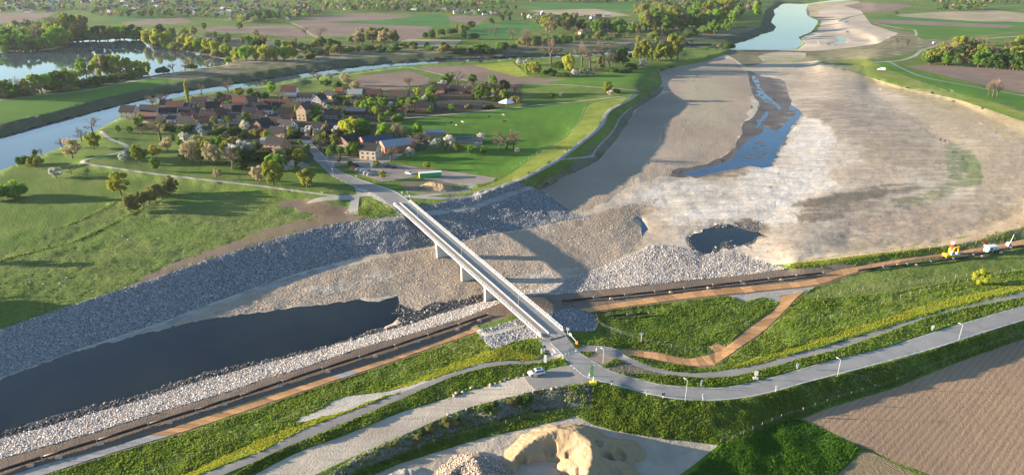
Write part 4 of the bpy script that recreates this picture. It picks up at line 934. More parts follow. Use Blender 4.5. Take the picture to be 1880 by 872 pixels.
# black dredging pipe lying along the terrace
def pipe(label, line, r=.42, seg=12.0, sink=.0):
    u, L = resample(line, max(2, round(resample(line, 2)[1] / seg) + 1))
    P = [at(*p, dz=r + .25) for p in u]
    t = thing('pipeline', label, 'pipeline', at(*u[0]))
    for a, b in zip(P[:-1], P[1:]):
        d = (b - a).normalized()
        s = MB().tube(a, b, r, n=10).build('pipe_section', 'pipe_black', t, True, True)
        m = MB().tube(b - d * .14, b + d * .1, r * 1.3, n=10); m.v = [tuple(Vector(v) - t.location) for v in m.v]
        link('flange', m.mesh('flange', 'steel_grey'), s)
    return P
pipe('black dredging pipe lying along the left terrace up to the bridge', [(-30, 877), (0, 867), (160, 818), (293, 776), (399, 744), (480, 717), (576, 685), (709, 643), (827, 604), (896, 580)])
pipe('black dredging pipe on the terrace right of the bridge', [(1031, 555), (1144, 545), (1297, 528), (1420, 514), (1510, 504)])
pipe('black dredging pipe between the excavator and the white cabin', [(1576, 499), (1650, 490), (1737, 480), (1800, 469), (1834, 462), (1890, 452)])
pipe('short loose length of black pipe lying in the grass right of the bridge', [(1111, 583), (1150, 581), (1190, 578)], seg=9)
for k, (px_, py_) in enumerate([(56, 855), (108, 840), (185, 815), (311, 776), (412, 743), (514, 709), (602, 683), (689, 655), (767, 627), (840, 606), (880, 590), (1122, 550), (1231, 538), (1300, 530), (1365, 522), (1434, 515), (1627, 493), (1648, 488), (1682, 488), (1803, 472), (1838, 464)]):
    t = thing('pipe_block', 'pale concrete block with orange strap under the black pipe', 'block', at(px_, py_, -.02), random.uniform(0, .6), 'pipe support blocks')
    MB().box((0, 0, .35), (1.5, .9, .7), taper=.8).build('base', 'block_pale', t); MB().box((0, 0, .76), (.5, .92, .1)).build('strap', 'orange_paint', t)

# ------------------------------------------------------------------ fences: every post is its own piece
POST = MB().box((0, 0, .6), (.11, .11, 1.4), taper=.85).mesh('post', 'post_wood')
def fence(label, line, step, h=1.0, wires=True):
    L = resample(line, 2)[1]; n = max(2, int(L / step) + 1); u, _ = resample(line, n)
    t = thing('fence', label, 'fence', at(*u[0]), x=line[0][0]); prev = None
    w = MB()
    for p in u:
        q = at(*p); o = link('post', POST, t); o.location = q - t.location; o.scale = (1, 1, h); o.rotation_euler = (random.uniform(-.08, .08), random.uniform(-.08, .08), random.uniform(0, 1.5))
        if prev is not None and wires:
            for z in (.6, 1.05): w.tube(prev + Vector((0, 0, z * h)), q + Vector((0, 0, z * h)), .012, n=3, caps=False)
        prev = q
    if wires: w.build('wire', 'steel_grey', t, True)
fence('post and wire fence on the grass verge beside the left pipeline track', [(480, 790), (545, 762), (620, 722), (700, 692), (790, 660), (880, 626)], 4.5, 1.3)
fence('post fence along the lower left grass verge', [(250, 885), (330, 850), (420, 812), (480, 788)], 5.5, 1.3)
fence('post and wire fence along the haul road foot above the storage yard', [(600, 888), (700, 850), (816, 808), (900, 786), (990, 764), (1085, 752)], 4.0, 1.1)
fence('post fence between road embankment and the large ploughed field', [(1474, 756), (1533, 735), (1640, 703), (1746, 660), (1826, 632), (1880, 612)], 4.5, 1.2)
fence('post and wire fence climbing diagonally between the two green fields', [(1322, 814), (1360, 800), (1400, 782), (1450, 762), (1474, 757)], 3.5, 1.2)
fence('post fence in the meadow right of the bridge above the spur track', [(1095, 592), (1110, 602), (1150, 618), (1200, 632), (1260, 643), (1330, 640)], 4.0, 1.2)
fence('post fence across the right meadow below the black pipe', [(1500, 548), (1600, 530), (1700, 518), (1800, 505), (1880, 498)], 5.0, 1.2)
fence('post fence on the grass bank above the mown strip at right', [(1460, 600), (1560, 575), (1660, 545), (1760, 520), (1880, 496)], 5.0, 1.1)
fence('post fence on the bank right of the basin near the excavator', [(1540, 478), (1640, 466), (1740, 455), (1830, 440)], 6.0, 1.2)
fence('post fence along the rip-rap edge of the village dike', [(752, 374), (784, 373), (816, 366), (881, 347), (940, 333), (990, 334), (1030, 315), (1075, 291)], 4.0, 1.2)
fence('post fence around the grass mound left of the far bridge end', [(655, 394), (680, 403), (702, 398), (722, 385)], 3.0, 1.2)
fence('fence line beside the pasture below the village dike', [(940, 312), (990, 281), (1040, 250), (1062, 226), (1073, 200)], 6.0, 1.2)
fence('fence posts along the foot of the near rip-rap cone', [(1040, 607), (1088, 610), (1098, 596), (1094, 582)], 3.0, 1.2)

# ------------------------------------------------------------------ signs and street furniture
def sign(label, px_, py_, h, w, hh, mat, shape='rect', rz=None, name='road_sign', base=None, pole='steel_white', x=None):
    t = thing(name, label, 'sign', at(px_, py_), rz if rz is not None else random.uniform(-.3, .3), None, px_)
    MB().tube((0, 0, -.2), (0, 0, h), .07, n=6).build('pole', pole, t)
    m = MB()
    if shape == 'rect': m.box((0, -.1, h - hh / 2), (w, .06, hh))
    else:
        k = 16 if shape == 'round' else 3
        prof = [(w / 2 * math.cos(2 * math.pi * i / k + math.pi / 2), h - hh / 2 + w / 2 * math.sin(2 * math.pi * i / k + math.pi / 2)) for i in range(k)]
        m.prism(prof, -.13, -.08)
    m.build('panel', mat, t)
    if base: MB().box((0, 0, .3), (1.4, 1.0, .6)).build('base', base, t)
    return t
sign('small white sign board at the outer road edge below the bend', 1187, 727, 2.0, .9, .9, 'white_paint')
sign('dark grey sign seen from behind at the outer bend', 1217, 731, 1.9, .9, .9, 'sign_grey')
sign('dark grey sign seen from behind near the yellow base of the banner', 1123, 708, 2.0, .9, .9, 'sign_grey')
sign('white sign at the outer road edge right of the bend lamp', 1290, 738, 2.8, .8, 1.1, 'white_paint')
sign('white board sign on the road edge left of the ploughed field corner', 1424, 718, 1.9, .7, .9, 'white_paint')
sign('white board on pole between road and cycle path, left one', 1463, 677, 2.0, .8, 1.1, 'white_paint')
sign('white board on pole between road and cycle path, far right', 1711, 607, 2.0, .8, 1.1, 'white_paint')
sign('white and red board on an orange block between road and cycle path', 1387, 696, 2.8, 1.0, 1.4, 'white_paint', base='block_pale')
sign('white sign on tall pole in the meadow right of the bridge', 1177, 628, 3.4, 1.2, .7, 'white_paint')
sign('round white-blue traffic sign at the near right end of the bridge', 1042, 615, 2.8, 1.1, 1.2, 'white_paint', 'round')
sign('blue cycle sign on pole at the near left bridge end', 999, 647, 2.6, .9, .9, 'sign_blue', 'round')
sign('red board on pole beside the white cabin at right', 1806, 452, 2.6, 1.6, 1.4, 'red_paint')
sign('white feather flag standing beside the near cycle path', 1001, 668, 3.2, .8, 2.6, 'white_paint', name='flag_sign')
sign('slim white marker board beside the near left bridge end', 994, 651, 2.2, .5, 1.7, 'white_paint')
sign('white marker post between the road and cycle path bend', 1287, 709, 2.2, .4, 1.6, 'white_paint')
sign('white flag on tall pole in the village car park', 683, 316, 6.5, 1.2, 3.2, 'white_paint', name='flag_sign')
sign('white information pillar in the village car park', 698, 320, 3.0, .9, 2.6, 'white_paint')
sign('white sign at the village road beside the grass triangle', 612, 306, 2.0, .8, .8, 'white_paint')
sign('white triangular sign beside the village road near the yard', 602, 291, 2.4, 1.3, 1.2, 'white_paint', 'tri')
for px_, py_, lb in ((738, 358, 'left'), (748, 357, 'middle'), (752, 364, 'right')):
    sign('small white board at the far right bridge end, %s of three' % lb, px_, py_, 1.8, .7, .7, 'white_paint')
# green and white banner on a yellow foot
t = thing('banner', 'tall green and white vertical banner on a yellow block at the junction', 'banner', at(1089, 705), 0)
MB().tube((0, 0, 0), (0, 0, 6.4), .09, n=8).build('pole', 'steel_white', t)
MB().box((0, 0, .45), (1.9, 1.2, .9)).build('base', 'lemon_paint', t)
pn = MB().box((-.55, 0, 4.5), (.95, .05, 3.6)).build('panel', 'green_banner', t)
for k in range(5): MB().box((-.55 + (.12 if k % 2 else -.1), -.04, 3.1 + k * .68), (.62, .02, .26)).build('stripe', 'white_paint', pn)
# boom barrier
t = thing('boom_barrier', 'orange barrier stand with a raised white arm by the bridge end', 'barrier', at(1059, 632), R(-35))
MB().box((0, 0, .6), (1.0, .6, 1.2), taper=.7).build('stand', 'orange_paint', t); MB().tube((-.3, 0, 1.0), (-2.6, 0, 2.8), .13, .11, 6).build('arm', 'white_paint', t)
MB().tube((-2.5, -.05, 2.75), (-2.5, .1, 2.75), .5, n=12).build('disc', 'white_paint', t)
for k, (px_, py_, lb) in enumerate(((1027, 657, 'end of the median line'), (1034, 658, 'corner of the grass wedge'), (1095, 643, 'tip of the tan paved triangle'), (985, 620, 'near left bridge railing end'), (1082, 690, 'edge of the main road'))):
    t = thing('bollard', 'short white bollard at the ' + lb, 'bollard', at(px_, py_)); MB().tube((0, 0, -.1), (0, 0, 1.0), .14, .12, 8).build('post', 'white_paint', t); MB().tube((0, 0, .7), (0, 0, .85), .15, n=8).build('band', 'red_paint', t)
# boulders along the haul road
def boulder_mesh(seed):
    r = np.random.default_rng(seed); bm = bmesh.new(); bmesh.ops.create_icosphere(bm, subdivisions=2, radius=1)
    for v in bm.verts:
        k = 1 + .22 * float(vnoise(np.array([v.co.x * 1.7 + seed]), np.array([v.co.y * 1.7 + v.co.z * 2.3]), seed)[0]); v.co = Vector((v.co.x * 1.1, v.co.y * .85, v.co.z * .7)) * k
    me = bpy.data.meshes.new('boulder'); bm.to_mesh(me); bm.free(); me.materials.append(MATS['boulder']); return me
plain('boulder', (.33, .29, .24), .9, .3, 1.5, bump=.1, objvar=.15)
BOUL = [boulder_mesh(i) for i in range(4)]
for line, n, lb in (([(798, 735), (830, 727), (870, 714), (905, 703), (950, 692), (966, 687)], 20, 'pale boulder in the row along the upper haul road edge'), ([(825, 761), (870, 747), (915, 734), (960, 724), (1000, 716), (1040, 708)], 18, 'pale boulder in the row along the lower haul road edge')):
    u, _ = resample(line, n)
    for p in u:
        s = random.uniform(.15, .42) if random.random() < .8 else .6; o = link('boulder', random.choice(BOUL)); o.location = at(p[0] + random.uniform(-7, 7), p[1] + random.uniform(-2, 2), s * .25); o.scale = (s, s, s); o.rotation_euler = (0, 0, random.uniform(0, 6))
        tag(o, lb, 'boulder', lb + 's', p[0])

# ------------------------------------------------------------------ heaps
def heap(name, label, cones, mat, slope=.62, rad=18, step=.3, craters=(), seed=0, nz=.12):
    c0 = at(*cones[0][len(cones[0]) // 2][:2])
    n = int(2 * rad / step); g = np.linspace(-rad, rad, n)
    x, y = np.meshgrid(g, g); h = np.full(x.shape, -1.0)
    wob = 1 + .07 * vnoise(x / 2.5, y / 2.5, seed)
    for ln in cones:
        Q = [(at(a, b) - c0, hh) for a, b, hh in ln]
        for (p, h0), (q, h1) in zip(Q[:-1], Q[1:]):
            dx, dy = q.x - p.x, q.y - p.y; t = np.clip(((x - p.x) * dx + (y - p.y) * dy) / (dx * dx + dy * dy + 1e-9), 0, 1)
            d = np.hypot(x - p.x - t * dx, y - p.y - t * dy); h = np.maximum(h, h0 + (h1 - h0) * t - slope * wob * (np.sqrt(d * d + .25) - .5))
    for px_, py_, r, dep in craters:
        q = at(px_, py_); d = np.hypot(x - (q.x - c0.x), y - (q.y - c0.y)) * (1 + .2 * vnoise(x / 1.5, y / 1.5, seed + 3)); h = np.where(h > -.4, np.maximum(h - dep * np.clip((r - d) / (r * .35), 0, 1), -.1), h)
    h = h + np.where(h > -.3, nz * (vnoise(x / 1.1, y / 1.1, seed + 1) + .5 * vnoise(x / .45, y / .45, seed + 2)) - 1.2 * nz * np.abs(vnoise(x / .9 + y * .4, y / 3.2, seed + 8)), 0)
    z = np.maximum(h, -.8)
    v = np.stack([x, y, z], -1).reshape(-1, 3); idx = np.arange(n * n).reshape(n, n)
    f = np.stack([idx[:-1, :-1], idx[:-1, 1:], idx[1:, 1:], idx[1:, :-1]], -1).reshape(-1, 4)
    keep = (z.ravel()[f] > -.7).any(1)
    u, inv = np.unique(f[keep], return_inverse=True)
    o = link(name, mesh_np(name, v[u], inv.reshape(-1, 4), mat, True)); o.location = c0
    tag(o, label, 'heap', None, cones[0][0][0]); return o, c0
heap('sand_heap', 'large pale yellow sand heap with scooped hollows in the front yard', [[(940, 856, 1.8), (962, 838, 3.0), (990, 824, 4.0), (1022, 816, 4.8), (1056, 821, 5.4), (1080, 842, 5.4), (1086, 875, 5.5), (1076, 912, 5.4)], [(1078, 840, 5.2), (1112, 834, 4.2), (1152, 828, 2.6)], [(1085, 866, 5.3), (1120, 872, 4.2), (1140, 880, 3.2)], [(1086, 890, 5.3), (1130, 905, 3.6)]], 'pile_sand', .6, 30, .2,
     [(990, 876, 6.4, 6.0), (960, 908, 8.0, 6.0), (1022, 906, 6.5, 6.0), (1112, 856, 2.2, 1.3), (1096, 838, 1.5, .7), (1136, 846, 1.8, .9), (1008, 836, 2.0, 1.1), (1048, 850, 1.8, .6)], 5, .11)
gh, gc = heap('gravel_heap', 'grey-brown gravel heap left of the sand in the front yard', [[(838, 876, 3.2), (868, 868, 4.4), (885, 900, 4.6)], [(868, 868, 4.2), (900, 872, 3.0)], [(838, 876, 3.0), (820, 900, 3.0)]], 'pile_gravel', .62, 18, .3, (), 9, .12)
heap('sand_heap', 'small brown sand heap near the green container', [[(788, 342, 2.3), (798, 344, 2.7), (814, 347, 2.5)]], 'pile_sand', .55, 12, .3, [(802, 352, 2.0, 1.0)], 2, .12)
heap('sand_heap', 'low ridge of sand at the bottom edge left of the gravel heap', [[(720, 876, .7), (742, 872, 1.0), (765, 868, .8)]], 'yard_sand', .4, 9, .3, (), 3, .12)
# ------------------------------------------------------------------ houses
WALLS = dict(tan=(.46, .33, .21), red=(.36, .16, .09), white=(.74, .72, .68), brown=(.23, .14, .10), beige=(.56, .45, .31), grey=(.32, .29, .27), orange=(.48, .22, .12), black=(.06, .055, .05))
ROOFS = dict(dark=(.02, .02, .024), brown=(.085, .055, .042), red=(.20, .065, .04), rust=(.11, .045, .034), orange=(.38, .14, .055), grey=(.08, .076, .076), navy=(.045, .065, .10), metal=(.28, .32, .37), slate=(.042, .042, .048), pale=(.42, .40, .38))
WNAME = dict(tan='tan brick', red='red brick', white='white', brown='brown brick', beige='beige', grey='grey', orange='orange brick', black='dark timber')
for k, c in WALLS.items(): plain('wall_' + k, c, .9, .14, .9)
for k, c in ROOFS.items(): plain('roof_' + k, c, .75, .22, 1.2, bump=.04)
plain('window_glass', (.03, .035, .045), .15, .1, 3, spec=.6)
plain('solar', (.02, .03, .07), .2, .1, 2, spec=.6)
def window_mesh(w, h):
    me = MB().box((0, 0, 0), (w, .08, h)).box((0, -.045, 0), (w - .2, .03, h - .2)).mesh('window', 'white_paint')
    me.materials.append(MATS['window_glass'])
    for i, p in enumerate(me.polygons): p.material_index = 1 if i >= 6 else 0
    return me
WIN = window_mesh(1.25, 1.4); DOOR = MB().box((0, 0, 0), (1.0, .08, 2.1)).mesh('door', 'sign_grey')
CHIM = MB().box((0, 0, 0), (.75, .55, 1.5)).box((0, 0, .8), (.85, .65, .12)).mesh('chimney', 'wall_orange')
def house(px, py, L, W, wh, rh, ang, wall, roof, label=None, chim=1, win=True, name='house', cat='house', skylights=0, panels=0, hip=0, group='village houses', far=False):
    if label is None: label = '%s %s with %s roof in the village' % (WNAME[wall], name.replace('_', ' '), roof)
    p = at(px, py, -.1)
    t = thing(name, label, cat, p, R(ang - 90), group, px)
    sl = rh / (W / 2); w, l = W / 2, L / 2
    o = .35; e = wh - o * sl; tk = .2; r = wh + rh
    if hip:
        m = MB().box((0, 0, wh / 2), (W, L, wh)); m.build('wall', 'wall_' + wall, t)
        rf = MB().add([(-w - o, -l - o, wh - .05), (w + o, -l - o, wh - .05), (w + o, l + o, wh - .05), (-w - o, l + o, wh - .05), (0, -l + w, r), (0, l - w, r)],
                      [(0, 1, 4), (1, 2, 5, 4), (2, 3, 5), (3, 0, 4, 5), (3, 2, 1, 0)]).build('roof', 'roof_' + roof, t)
    else:
        MB().prism([(-w, 0), (w, 0), (w, wh - .03), (0, r - .03 - .0), (-w, wh - .03)], -l, l).build('wall', 'wall_' + wall, t)
        rf = MB().prism([(-w - o, e), (-w - o, e + tk), (0, r + tk), (w + o, e + tk), (w + o, e), (0, r)], -l - .3, l + .3).build('roof', 'roof_' + roof, t)
    if far: return t
    for k in range(chim):
        c = link('chimney', CHIM, rf); c.location = (0, (l - .7) * (1 if k == 0 else -1), r + .45)
    for k in range(skylights):
        c = MB().box((0, 0, 0), (1.0, .8, .08)).build('skylight', 'white_paint', rf); s_ = -1
        c.location = (s_ * w * .55, -l + (k + .7) * L / (skylights + .4), wh + rh * .45 + tk + .06); c.rotation_euler = (0, -s_ * -math.atan(sl) * -1, 0)
    for k in range(panels):
        for sd in (-1,):
            c = MB().box((0, 0, 0), (math.hypot(w, rh) * .7, L / panels * .9, .08)).build('solar_panel', 'solar', rf)
            c.location = (sd * w * .5, -l + (k + .5) * L / panels, wh + rh * .5 + tk + .08); c.rotation_euler = (0, sd * math.atan(sl), 0)
    if win:
        n = max(2, int(L / 3.2)); rows = [1.5] if wh < 4.2 else [1.5, 4.1]
        for s in (-1, 1):
            for z in rows:
                for k in range(n):
                    y = -l + (k + .5) * L / n
                    if z == rows[0] and k == n // 2: q = link('door', DOOR, t); z_ = 1.05
                    else: q = link('window', WIN, t); z_ = z
                    q.location = (s * (w + .03), y, z_); q.rotation_euler = (0, 0, R(90) * s)
            for z in rows + [wh + rh * .3]:
                for x in ((-W * .22, W * .22) if z < wh else (0,)):
                    q = link('window', WIN, t); q.location = (x, s * (l + .03), z); q.rotation_euler = (0, 0, 0 if s < 0 else math.pi)
    return t
H = house
# px, py, length, width, wall, roof rise, ridge angle
for a in [
    (240, 215, 12, 9, 5.0, 4.0, -6, 'beige', 'dark'), (276, 224, 17, 9, 3.6, 3.6, -14, 'tan', 'rust', 'long tan brick barn with solar panels on its roof', 0, False, 'barn', 'barn', 0, 2),
    (277, 211, 15, 9, 3.6, 4.2, -8, 'tan', 'dark', 'dark roofed barn behind the solar panel barn', 0, False, 'barn', 'barn'), (312, 217, 13, 8, 4.4, 3.6, 8, 'white', 'dark'),
    (324, 203, 13, 9, 3.4, 4.2, -4, 'tan', 'rust'), (308, 199, 9, 8, 3.6, 3.4, 0, 'tan', 'slate'), (341, 214, 10, 9, 4.6, 3.2, 0, 'red', 'slate'), (323, 224, 10, 7, 2.8, 2.8, -10, 'white', 'slate'),
    (346, 235, 11, 9, 4.0, 4.2, -12, 'tan', 'dark'), (358, 239, 7, 6, 3.4, 2.8, -10, 'white', 'dark'), (361, 215, 9, 8, 4.0, 3.2, 80, 'brown', 'slate'), (383, 223, 10, 9, 5.0, 3.2, 0, 'red', 'brown', None, 2),
    (369, 191, 13, 7, 3.2, 2.6, 0, 'tan', 'brown'), (379, 204, 10, 7, 3.6, 2.8, 0, 'white', 'brown'), (394, 204, 11, 9, 3.0, 4.6, 10, 'tan', 'dark'), (409, 199, 11, 8, 3.6, 4.2, 0, 'brown', 'dark'),
    (421, 208, 10, 9, 4.6, 3.0, -4, 'tan', 'grey', None, 2), (442, 195, 11, 8, 3.8, 3.6, -6, 'tan', 'red'), (416, 188, 8, 6, 3.0, 2.6, 20, 'white', 'red'), (463, 192, 11, 8, 3.4, 3.8, 0, 'grey', 'dark'),
    (442, 211, 11, 9, 3.0, 4.6, 20, 'beige', 'dark'), (461, 215, 10, 9, 5.0, 3.0, 0, 'orange', 'slate', None, 2), (489, 209, 11, 7, 4.0, 2.8, 8, 'white', 'dark'), (477, 217, 10, 8, 3.0, 3.0, 0, 'beige', 'brown', None, 1, True, 'bungalow', 'house', 0, 0, 1),
    (511, 195, 22, 7, 2.8, 2.8, -6, 'tan', 'rust', 'long low tan barn with rusty roof behind the white house', 0, False, 'barn', 'barn'), (506, 206, 9, 8, 3.6, 3.6, 14, 'white', 'dark'), (526, 217, 11, 9, 4.8, 3.2, 6, 'brown', 'brown'),
    (435, 223, 13, 8, 3.4, 3.2, -6, 'beige', 'slate'), (417, 216, 7, 6, 3.0, 3.0, 10, 'tan', 'brown'), (437, 234, 10, 6, 2.8, 1.8, 0, 'black', 'slate', 'dark timber shed at the southern village edge', 0, False, 'shed', 'shed'),
    (483, 238, 12, 12, 3.0, 5.0, 70, 'brown', 'dark', 'broad brown gabled house with white roof edges', 1), (503, 228, 11, 7, 3.0, 2.4, -4, 'tan', 'brown'), (527, 241, 13, 9, 4.2, 4.0, -25, 'white', 'dark', 'white gabled house with steep dark roof beside the street'),
    (512, 252, 11, 8, 3.4, 4.0, -14, 'tan', 'dark', 'tan gabled house with dark roof above the orange brick house'), (510, 276, 13, 10, 4.6, 4.0, -18, 'orange', 'dark', 'orange brick house with dark roof at the front of the village'), (492, 263, 8, 5, 2.6, 1.4, 0, 'white', 'pale', 'small white shed beside the orange brick house', 0, False, 'shed', 'shed'),
    (533, 174, 14, 9, 3.4, 4.6, -4, 'white', 'rust', 'barn with rusty red roof and white gable by the dike', 0, False, 'barn', 'barn'), (562, 188, 13, 9, 5.0, 3.0, 0, 'white', 'brown', 'two storey white house with brown roof in the northern village'),
    (588, 191, 10, 9, 4.4, 4.2, 70, 'grey', 'dark'), (608, 181, 10, 7, 3.2, 3.6, -25, 'tan', 'dark'), (624, 173, 7, 6, 3.2, 2.8, 0, 'brown', 'orange'), (653, 178, 13, 9, 3.2, 3.6, 0, 'white', 'pale', 'white house whose pale roof carries solar panels', 0, True, 'house', 'house', 0, 3),
    (683, 178, 17, 9, 3.0, 3.8, -3, 'brown', 'rust'), (650, 189, 7, 6, 2.8, 2.6, 60, 'beige', 'brown'), (562, 219, 12, 8, 8.4, 4.4, 74, 'tan', 'brown', 'tall narrow tan brick house with brown roof at the crossing', 0), (612, 217, 14, 9, 3.4, 3.6, -6, 'grey', 'brown', None, 1, True, 'bungalow', 'house', 0, 0, 1),
    (652, 210, 18, 9, 3.2, 1.6, -4, 'black', 'navy', 'low shed with dark blue roof in the northern village', 0, False, 'shed', 'shed'), (570, 241, 11, 8, 3.8, 2.6, -6, 'white', 'brown'), (589, 245, 11, 9, 3.8, 4.0, -12, 'orange', 'dark', 'orange gabled house with dark roof beside the street'),
    (624, 242, 24, 13, 4.0, 2.4, 18, 'black', 'navy', 'large dark blue shed with rows of white skylights', 0, False, 'shed', 'shed', 6), (566, 262, 6, 5, 2.8, 1.8, 0, 'white', 'brown', 'tiny white outbuilding beside the street', 0, False, 'shed', 'shed'), (641, 266, 13, 10, 3.6, 3.4, 60, 'brown', 'dark'),
    (681, 290, 10.5, 9, 6.0, 3.4, -14, 'beige', 'dark', 'beige house with two chimneys and dark roof by the car park', 2), (692, 269, 20, 15, 4.5, 3.0, 28, 'red', 'navy', 'big farm shed with dark blue metal roof behind beige house', 0, False, 'barn', 'barn'), (729, 275, 20, 13, 4.2, 2.8, 28, 'red', 'metal', 'brick farm shed with light metal roof beside the pasture', 0, False, 'barn', 'barn'),
    (733, 182, 16, 11, 3.2, 4.6, -6, 'brown', 'brown'), (806, 172, 12, 9, 4.4, 4.6, -12, 'red', 'dark', 'red brick farmhouse with white gable edge behind the stable'), (838, 174, 13, 9, 3.6, 4.6, -14, 'orange', 'dark', 'orange brick farm wing right of the farmhouse'), (822, 170, 9, 7, 3.2, 2.8, -12, 'brown', 'brown', 'low link building between the two farm gables', 0, False),
    (780, 204, 13, 9, 3.6, 3.6, -8, 'orange', 'dark', 'orange brick cottage with skylights in dark roof by the path', 0, True, 'house', 'house', 3), (884, 171, 9, 6, 3.0, 2.8, -10, 'brown', 'orange', 'small shed with orange roof among the farm trees', 0, False, 'shed', 'shed'), (798, 248, 13, 8, 2.8, .9, 0, 'grey', 'metal', 'flat grey shed behind the blossoming trees', 0, False, 'shed', 'shed'), (862, 262, 16, 9, 2.8, .9, -6, 'grey', 'navy', 'flat dark shed near the tan bush in the pasture', 0, False, 'shed', 'shed'),
    (835, 182, 30, 6, 2.8, 1.6, -4, 'brown', 'brown', 'low brown shed behind the long stable', 0, False, 'shed', 'shed'), (475, 203, 10, 8, 3.6, 3.2, 0, 'tan', 'slate'), (401, 213, 9, 7, 3.4, 3.0, 60, 'brown', 'brown'), (345, 202, 10, 7, 3.0, 2.6, 0, 'grey', 'slate'), (545, 200, 12, 7, 3.0, 2.6, -5, 'tan', 'brown'),
]: H(*a)
# long open stable with posts
st = thing('stable', 'long open-sided stable with a single grey roof at the farm', 'stable', at(845, 198, -.1), R(-97), None, 845)
MB().prism([(-4.9, 3.0), (-4.9, 3.2), (0, 5.2), (4.9, 3.2), (4.9, 3.0), (0, 5.0)], -19, 19).build('roof', 'roof_slate', st)
MB().box((2.0, 0, 1.4), (4.6, 36, 2.8)).build('wall', 'wall_brown', st)
for k in range(11): MB().box((-4.2, -17.5 + k * 3.5, 1.55), (.25, .25, 3.1)).build('post', 'post_wood', st)
for k in range(10): MB().box((-4.25, -15.75 + k * 3.5, .7), (.08, 3.1, .9)).build('board', 'wall_tan', st)
# pavilion with white tent roof
pv = thing('pavilion', 'white eight-sided tent pavilion at the right end of the farm', 'pavilion', at(930, 194), 0, None, 930)
rf = MB(); ring = [(7 * math.cos(i * math.pi / 4), 7 * math.sin(i * math.pi / 4), 2.6) for i in range(8)]
rf.add(ring + [(0, 0, 5.6)], [(i, (i + 1) % 8, 8) for i in range(8)]).build('roof', 'white_paint', pv)
for x, y, z in ring: MB().tube((x * .95, y * .95, -.1), (x * .95, y * .95, 2.7), .1, n=6).build('post', 'post_wood', pv)
# green container, caravan, cabin, equipment
gcn = thing('container', 'long green container building with pale roof beside the sand heap', 'container', at(790, 325), R(14), None, 790)
MB().box((0, 0, 1.4), (12.2, 3.0, 2.6)).build('body', 'green_box', gcn); MB().box((0, 0, 2.78), (12.5, 3.3, .14)).build('roof', 'steel_white', gcn)
for k in range(4): MB().box((-4.6 + k * 3.1, -1.53, 1.4), (2.5, .05, 2.2)).build('shutter', 'green_box', gcn)
MB().box((-6.13, 0, 1.3), (.06, 2.6, 2.3)).build('end_door', 'lemon_paint', gcn)
cv = thing('cabin', 'white site cabin standing beside the orange plate track', 'cabin', at(1818, 462), R(12), None, 1818)
MB().box((0, 0, 1.45), (4.6, 2.5, 2.5)).build('body', 'white_paint', cv); MB().box((0, 0, 2.75), (4.7, 2.6, .1)).build('roof', 'steel_white', cv)
MB().box((1.2, -1.27, 1.2), (.9, .04, 1.9)).build('door', 'steel_grey', cv); MB().box((-.8, -1.27, 1.7), (1.2, .04, .8)).build('window', 'window_glass', cv)
for k in (-1.8, 1.8): MB().box((k, 0, .1), (.3, 2.3, .25)).build('skid', 'track_steel', cv)
mt = thing('light_tower', 'white light tower with slanted mast near the right picture edge', 'light tower', at(1851, 453), R(15), None, 1851)
MB().box((0, 0, 1.0), (1.6, 1.3, 2.0)).build('box', 'white_paint', mt); MB().box((-.2, -.67, 1.1), (.7, .04, 1.2)).build('door', 'sign_grey', mt); MB().tube((.5, 0, 1.9), (1.3, 0, 5.6), .12, .08, 6).build('mast', 'white_paint', mt)
for k in (-.6, .6): MB().tube((k, -.8, .3), (k, .8, .3), .3, n=12).build('wheel', 'rubber', mt)
# excavator
ex = thing('excavator', 'yellow tracked excavator with raised boom on the plate track at right', 'excavator', at(1741, 474), R(8), None, 1741)
for s in (-1, 1):
    tr = MB().prism([(-2.0, .2), (-1.7, 0), (1.7, 0), (2.0, .2), (2.0, .6), (1.7, .85), (-1.7, .85), (-2.0, .6)], s * 1.1 - .3, s * 1.1 + .3).build('track', 'track_steel', ex)
    for k in range(4): MB().tube((-1.4 + k * .93, s * 1.42, .42), (-1.4 + k * .93, s * 1.46, .42), .28, n=10).build('wheel', 'steel_grey', tr)
bd = MB().prism([(-2.2, 1.05), (1.4, 1.05), (1.4, 1.8), (.2, 2.0), (-1.9, 2.15), (-2.25, 1.7)], -1.3, 1.3).build('body', 'yellow_paint', ex)
MB().box((0, 0, .95), (1.6, 1.6, .25)).build('turntable', 'track_steel', ex)
cb = MB().prism([(-.1, 1.8), (1.35, 1.8), (1.45, 2.5), (1.05, 3.25), (-.1, 3.25)], -1.3, -.3).build('cab', 'white_paint', ex)
MB().prism([(.05, 2.3), (1.25, 2.3), (1.3, 2.6), (.95, 3.1), (.05, 3.1)], -1.33, -.27).build('window', 'window_glass', cb)
MB().prism([(.6, 1.7), (1.0, 1.5), (2.2, 4.0), (4.0, 4.6), (3.9, 5.0), (1.9, 4.5)], .0, .5).build('boom', 'yellow_paint', ex)
MB().prism([(3.7, 4.9), (4.2, 4.9), (4.2, 2.0), (3.85, 2.0)], .05, .45).build('arm', 'yellow_paint', ex)
MB().prism([(3.5, 2.1), (4.5, 2.1), (4.7, 1.4), (4.3, 1.0), (3.6, 1.2)], -.4, .9).build('bucket', 'steel_white', ex)
fk = thing('fuel_tank', 'red and white tank on a stand behind the yellow excavator', 'tank', at(1746, 465), 0, None, 1746)
MB().box((0, 0, 1.2), (1.8, 1.6, 2.4)).build('stand', 'yellow_paint', fk); MB().tube((0, 0, 2.4), (0, 0, 4.4), .95, n=14).build('drum', 'red_paint', fk); MB().tube((0, 0, 4.4), (0, 0, 5.2), .95, .7, 14).build('lid', 'white_paint', fk)

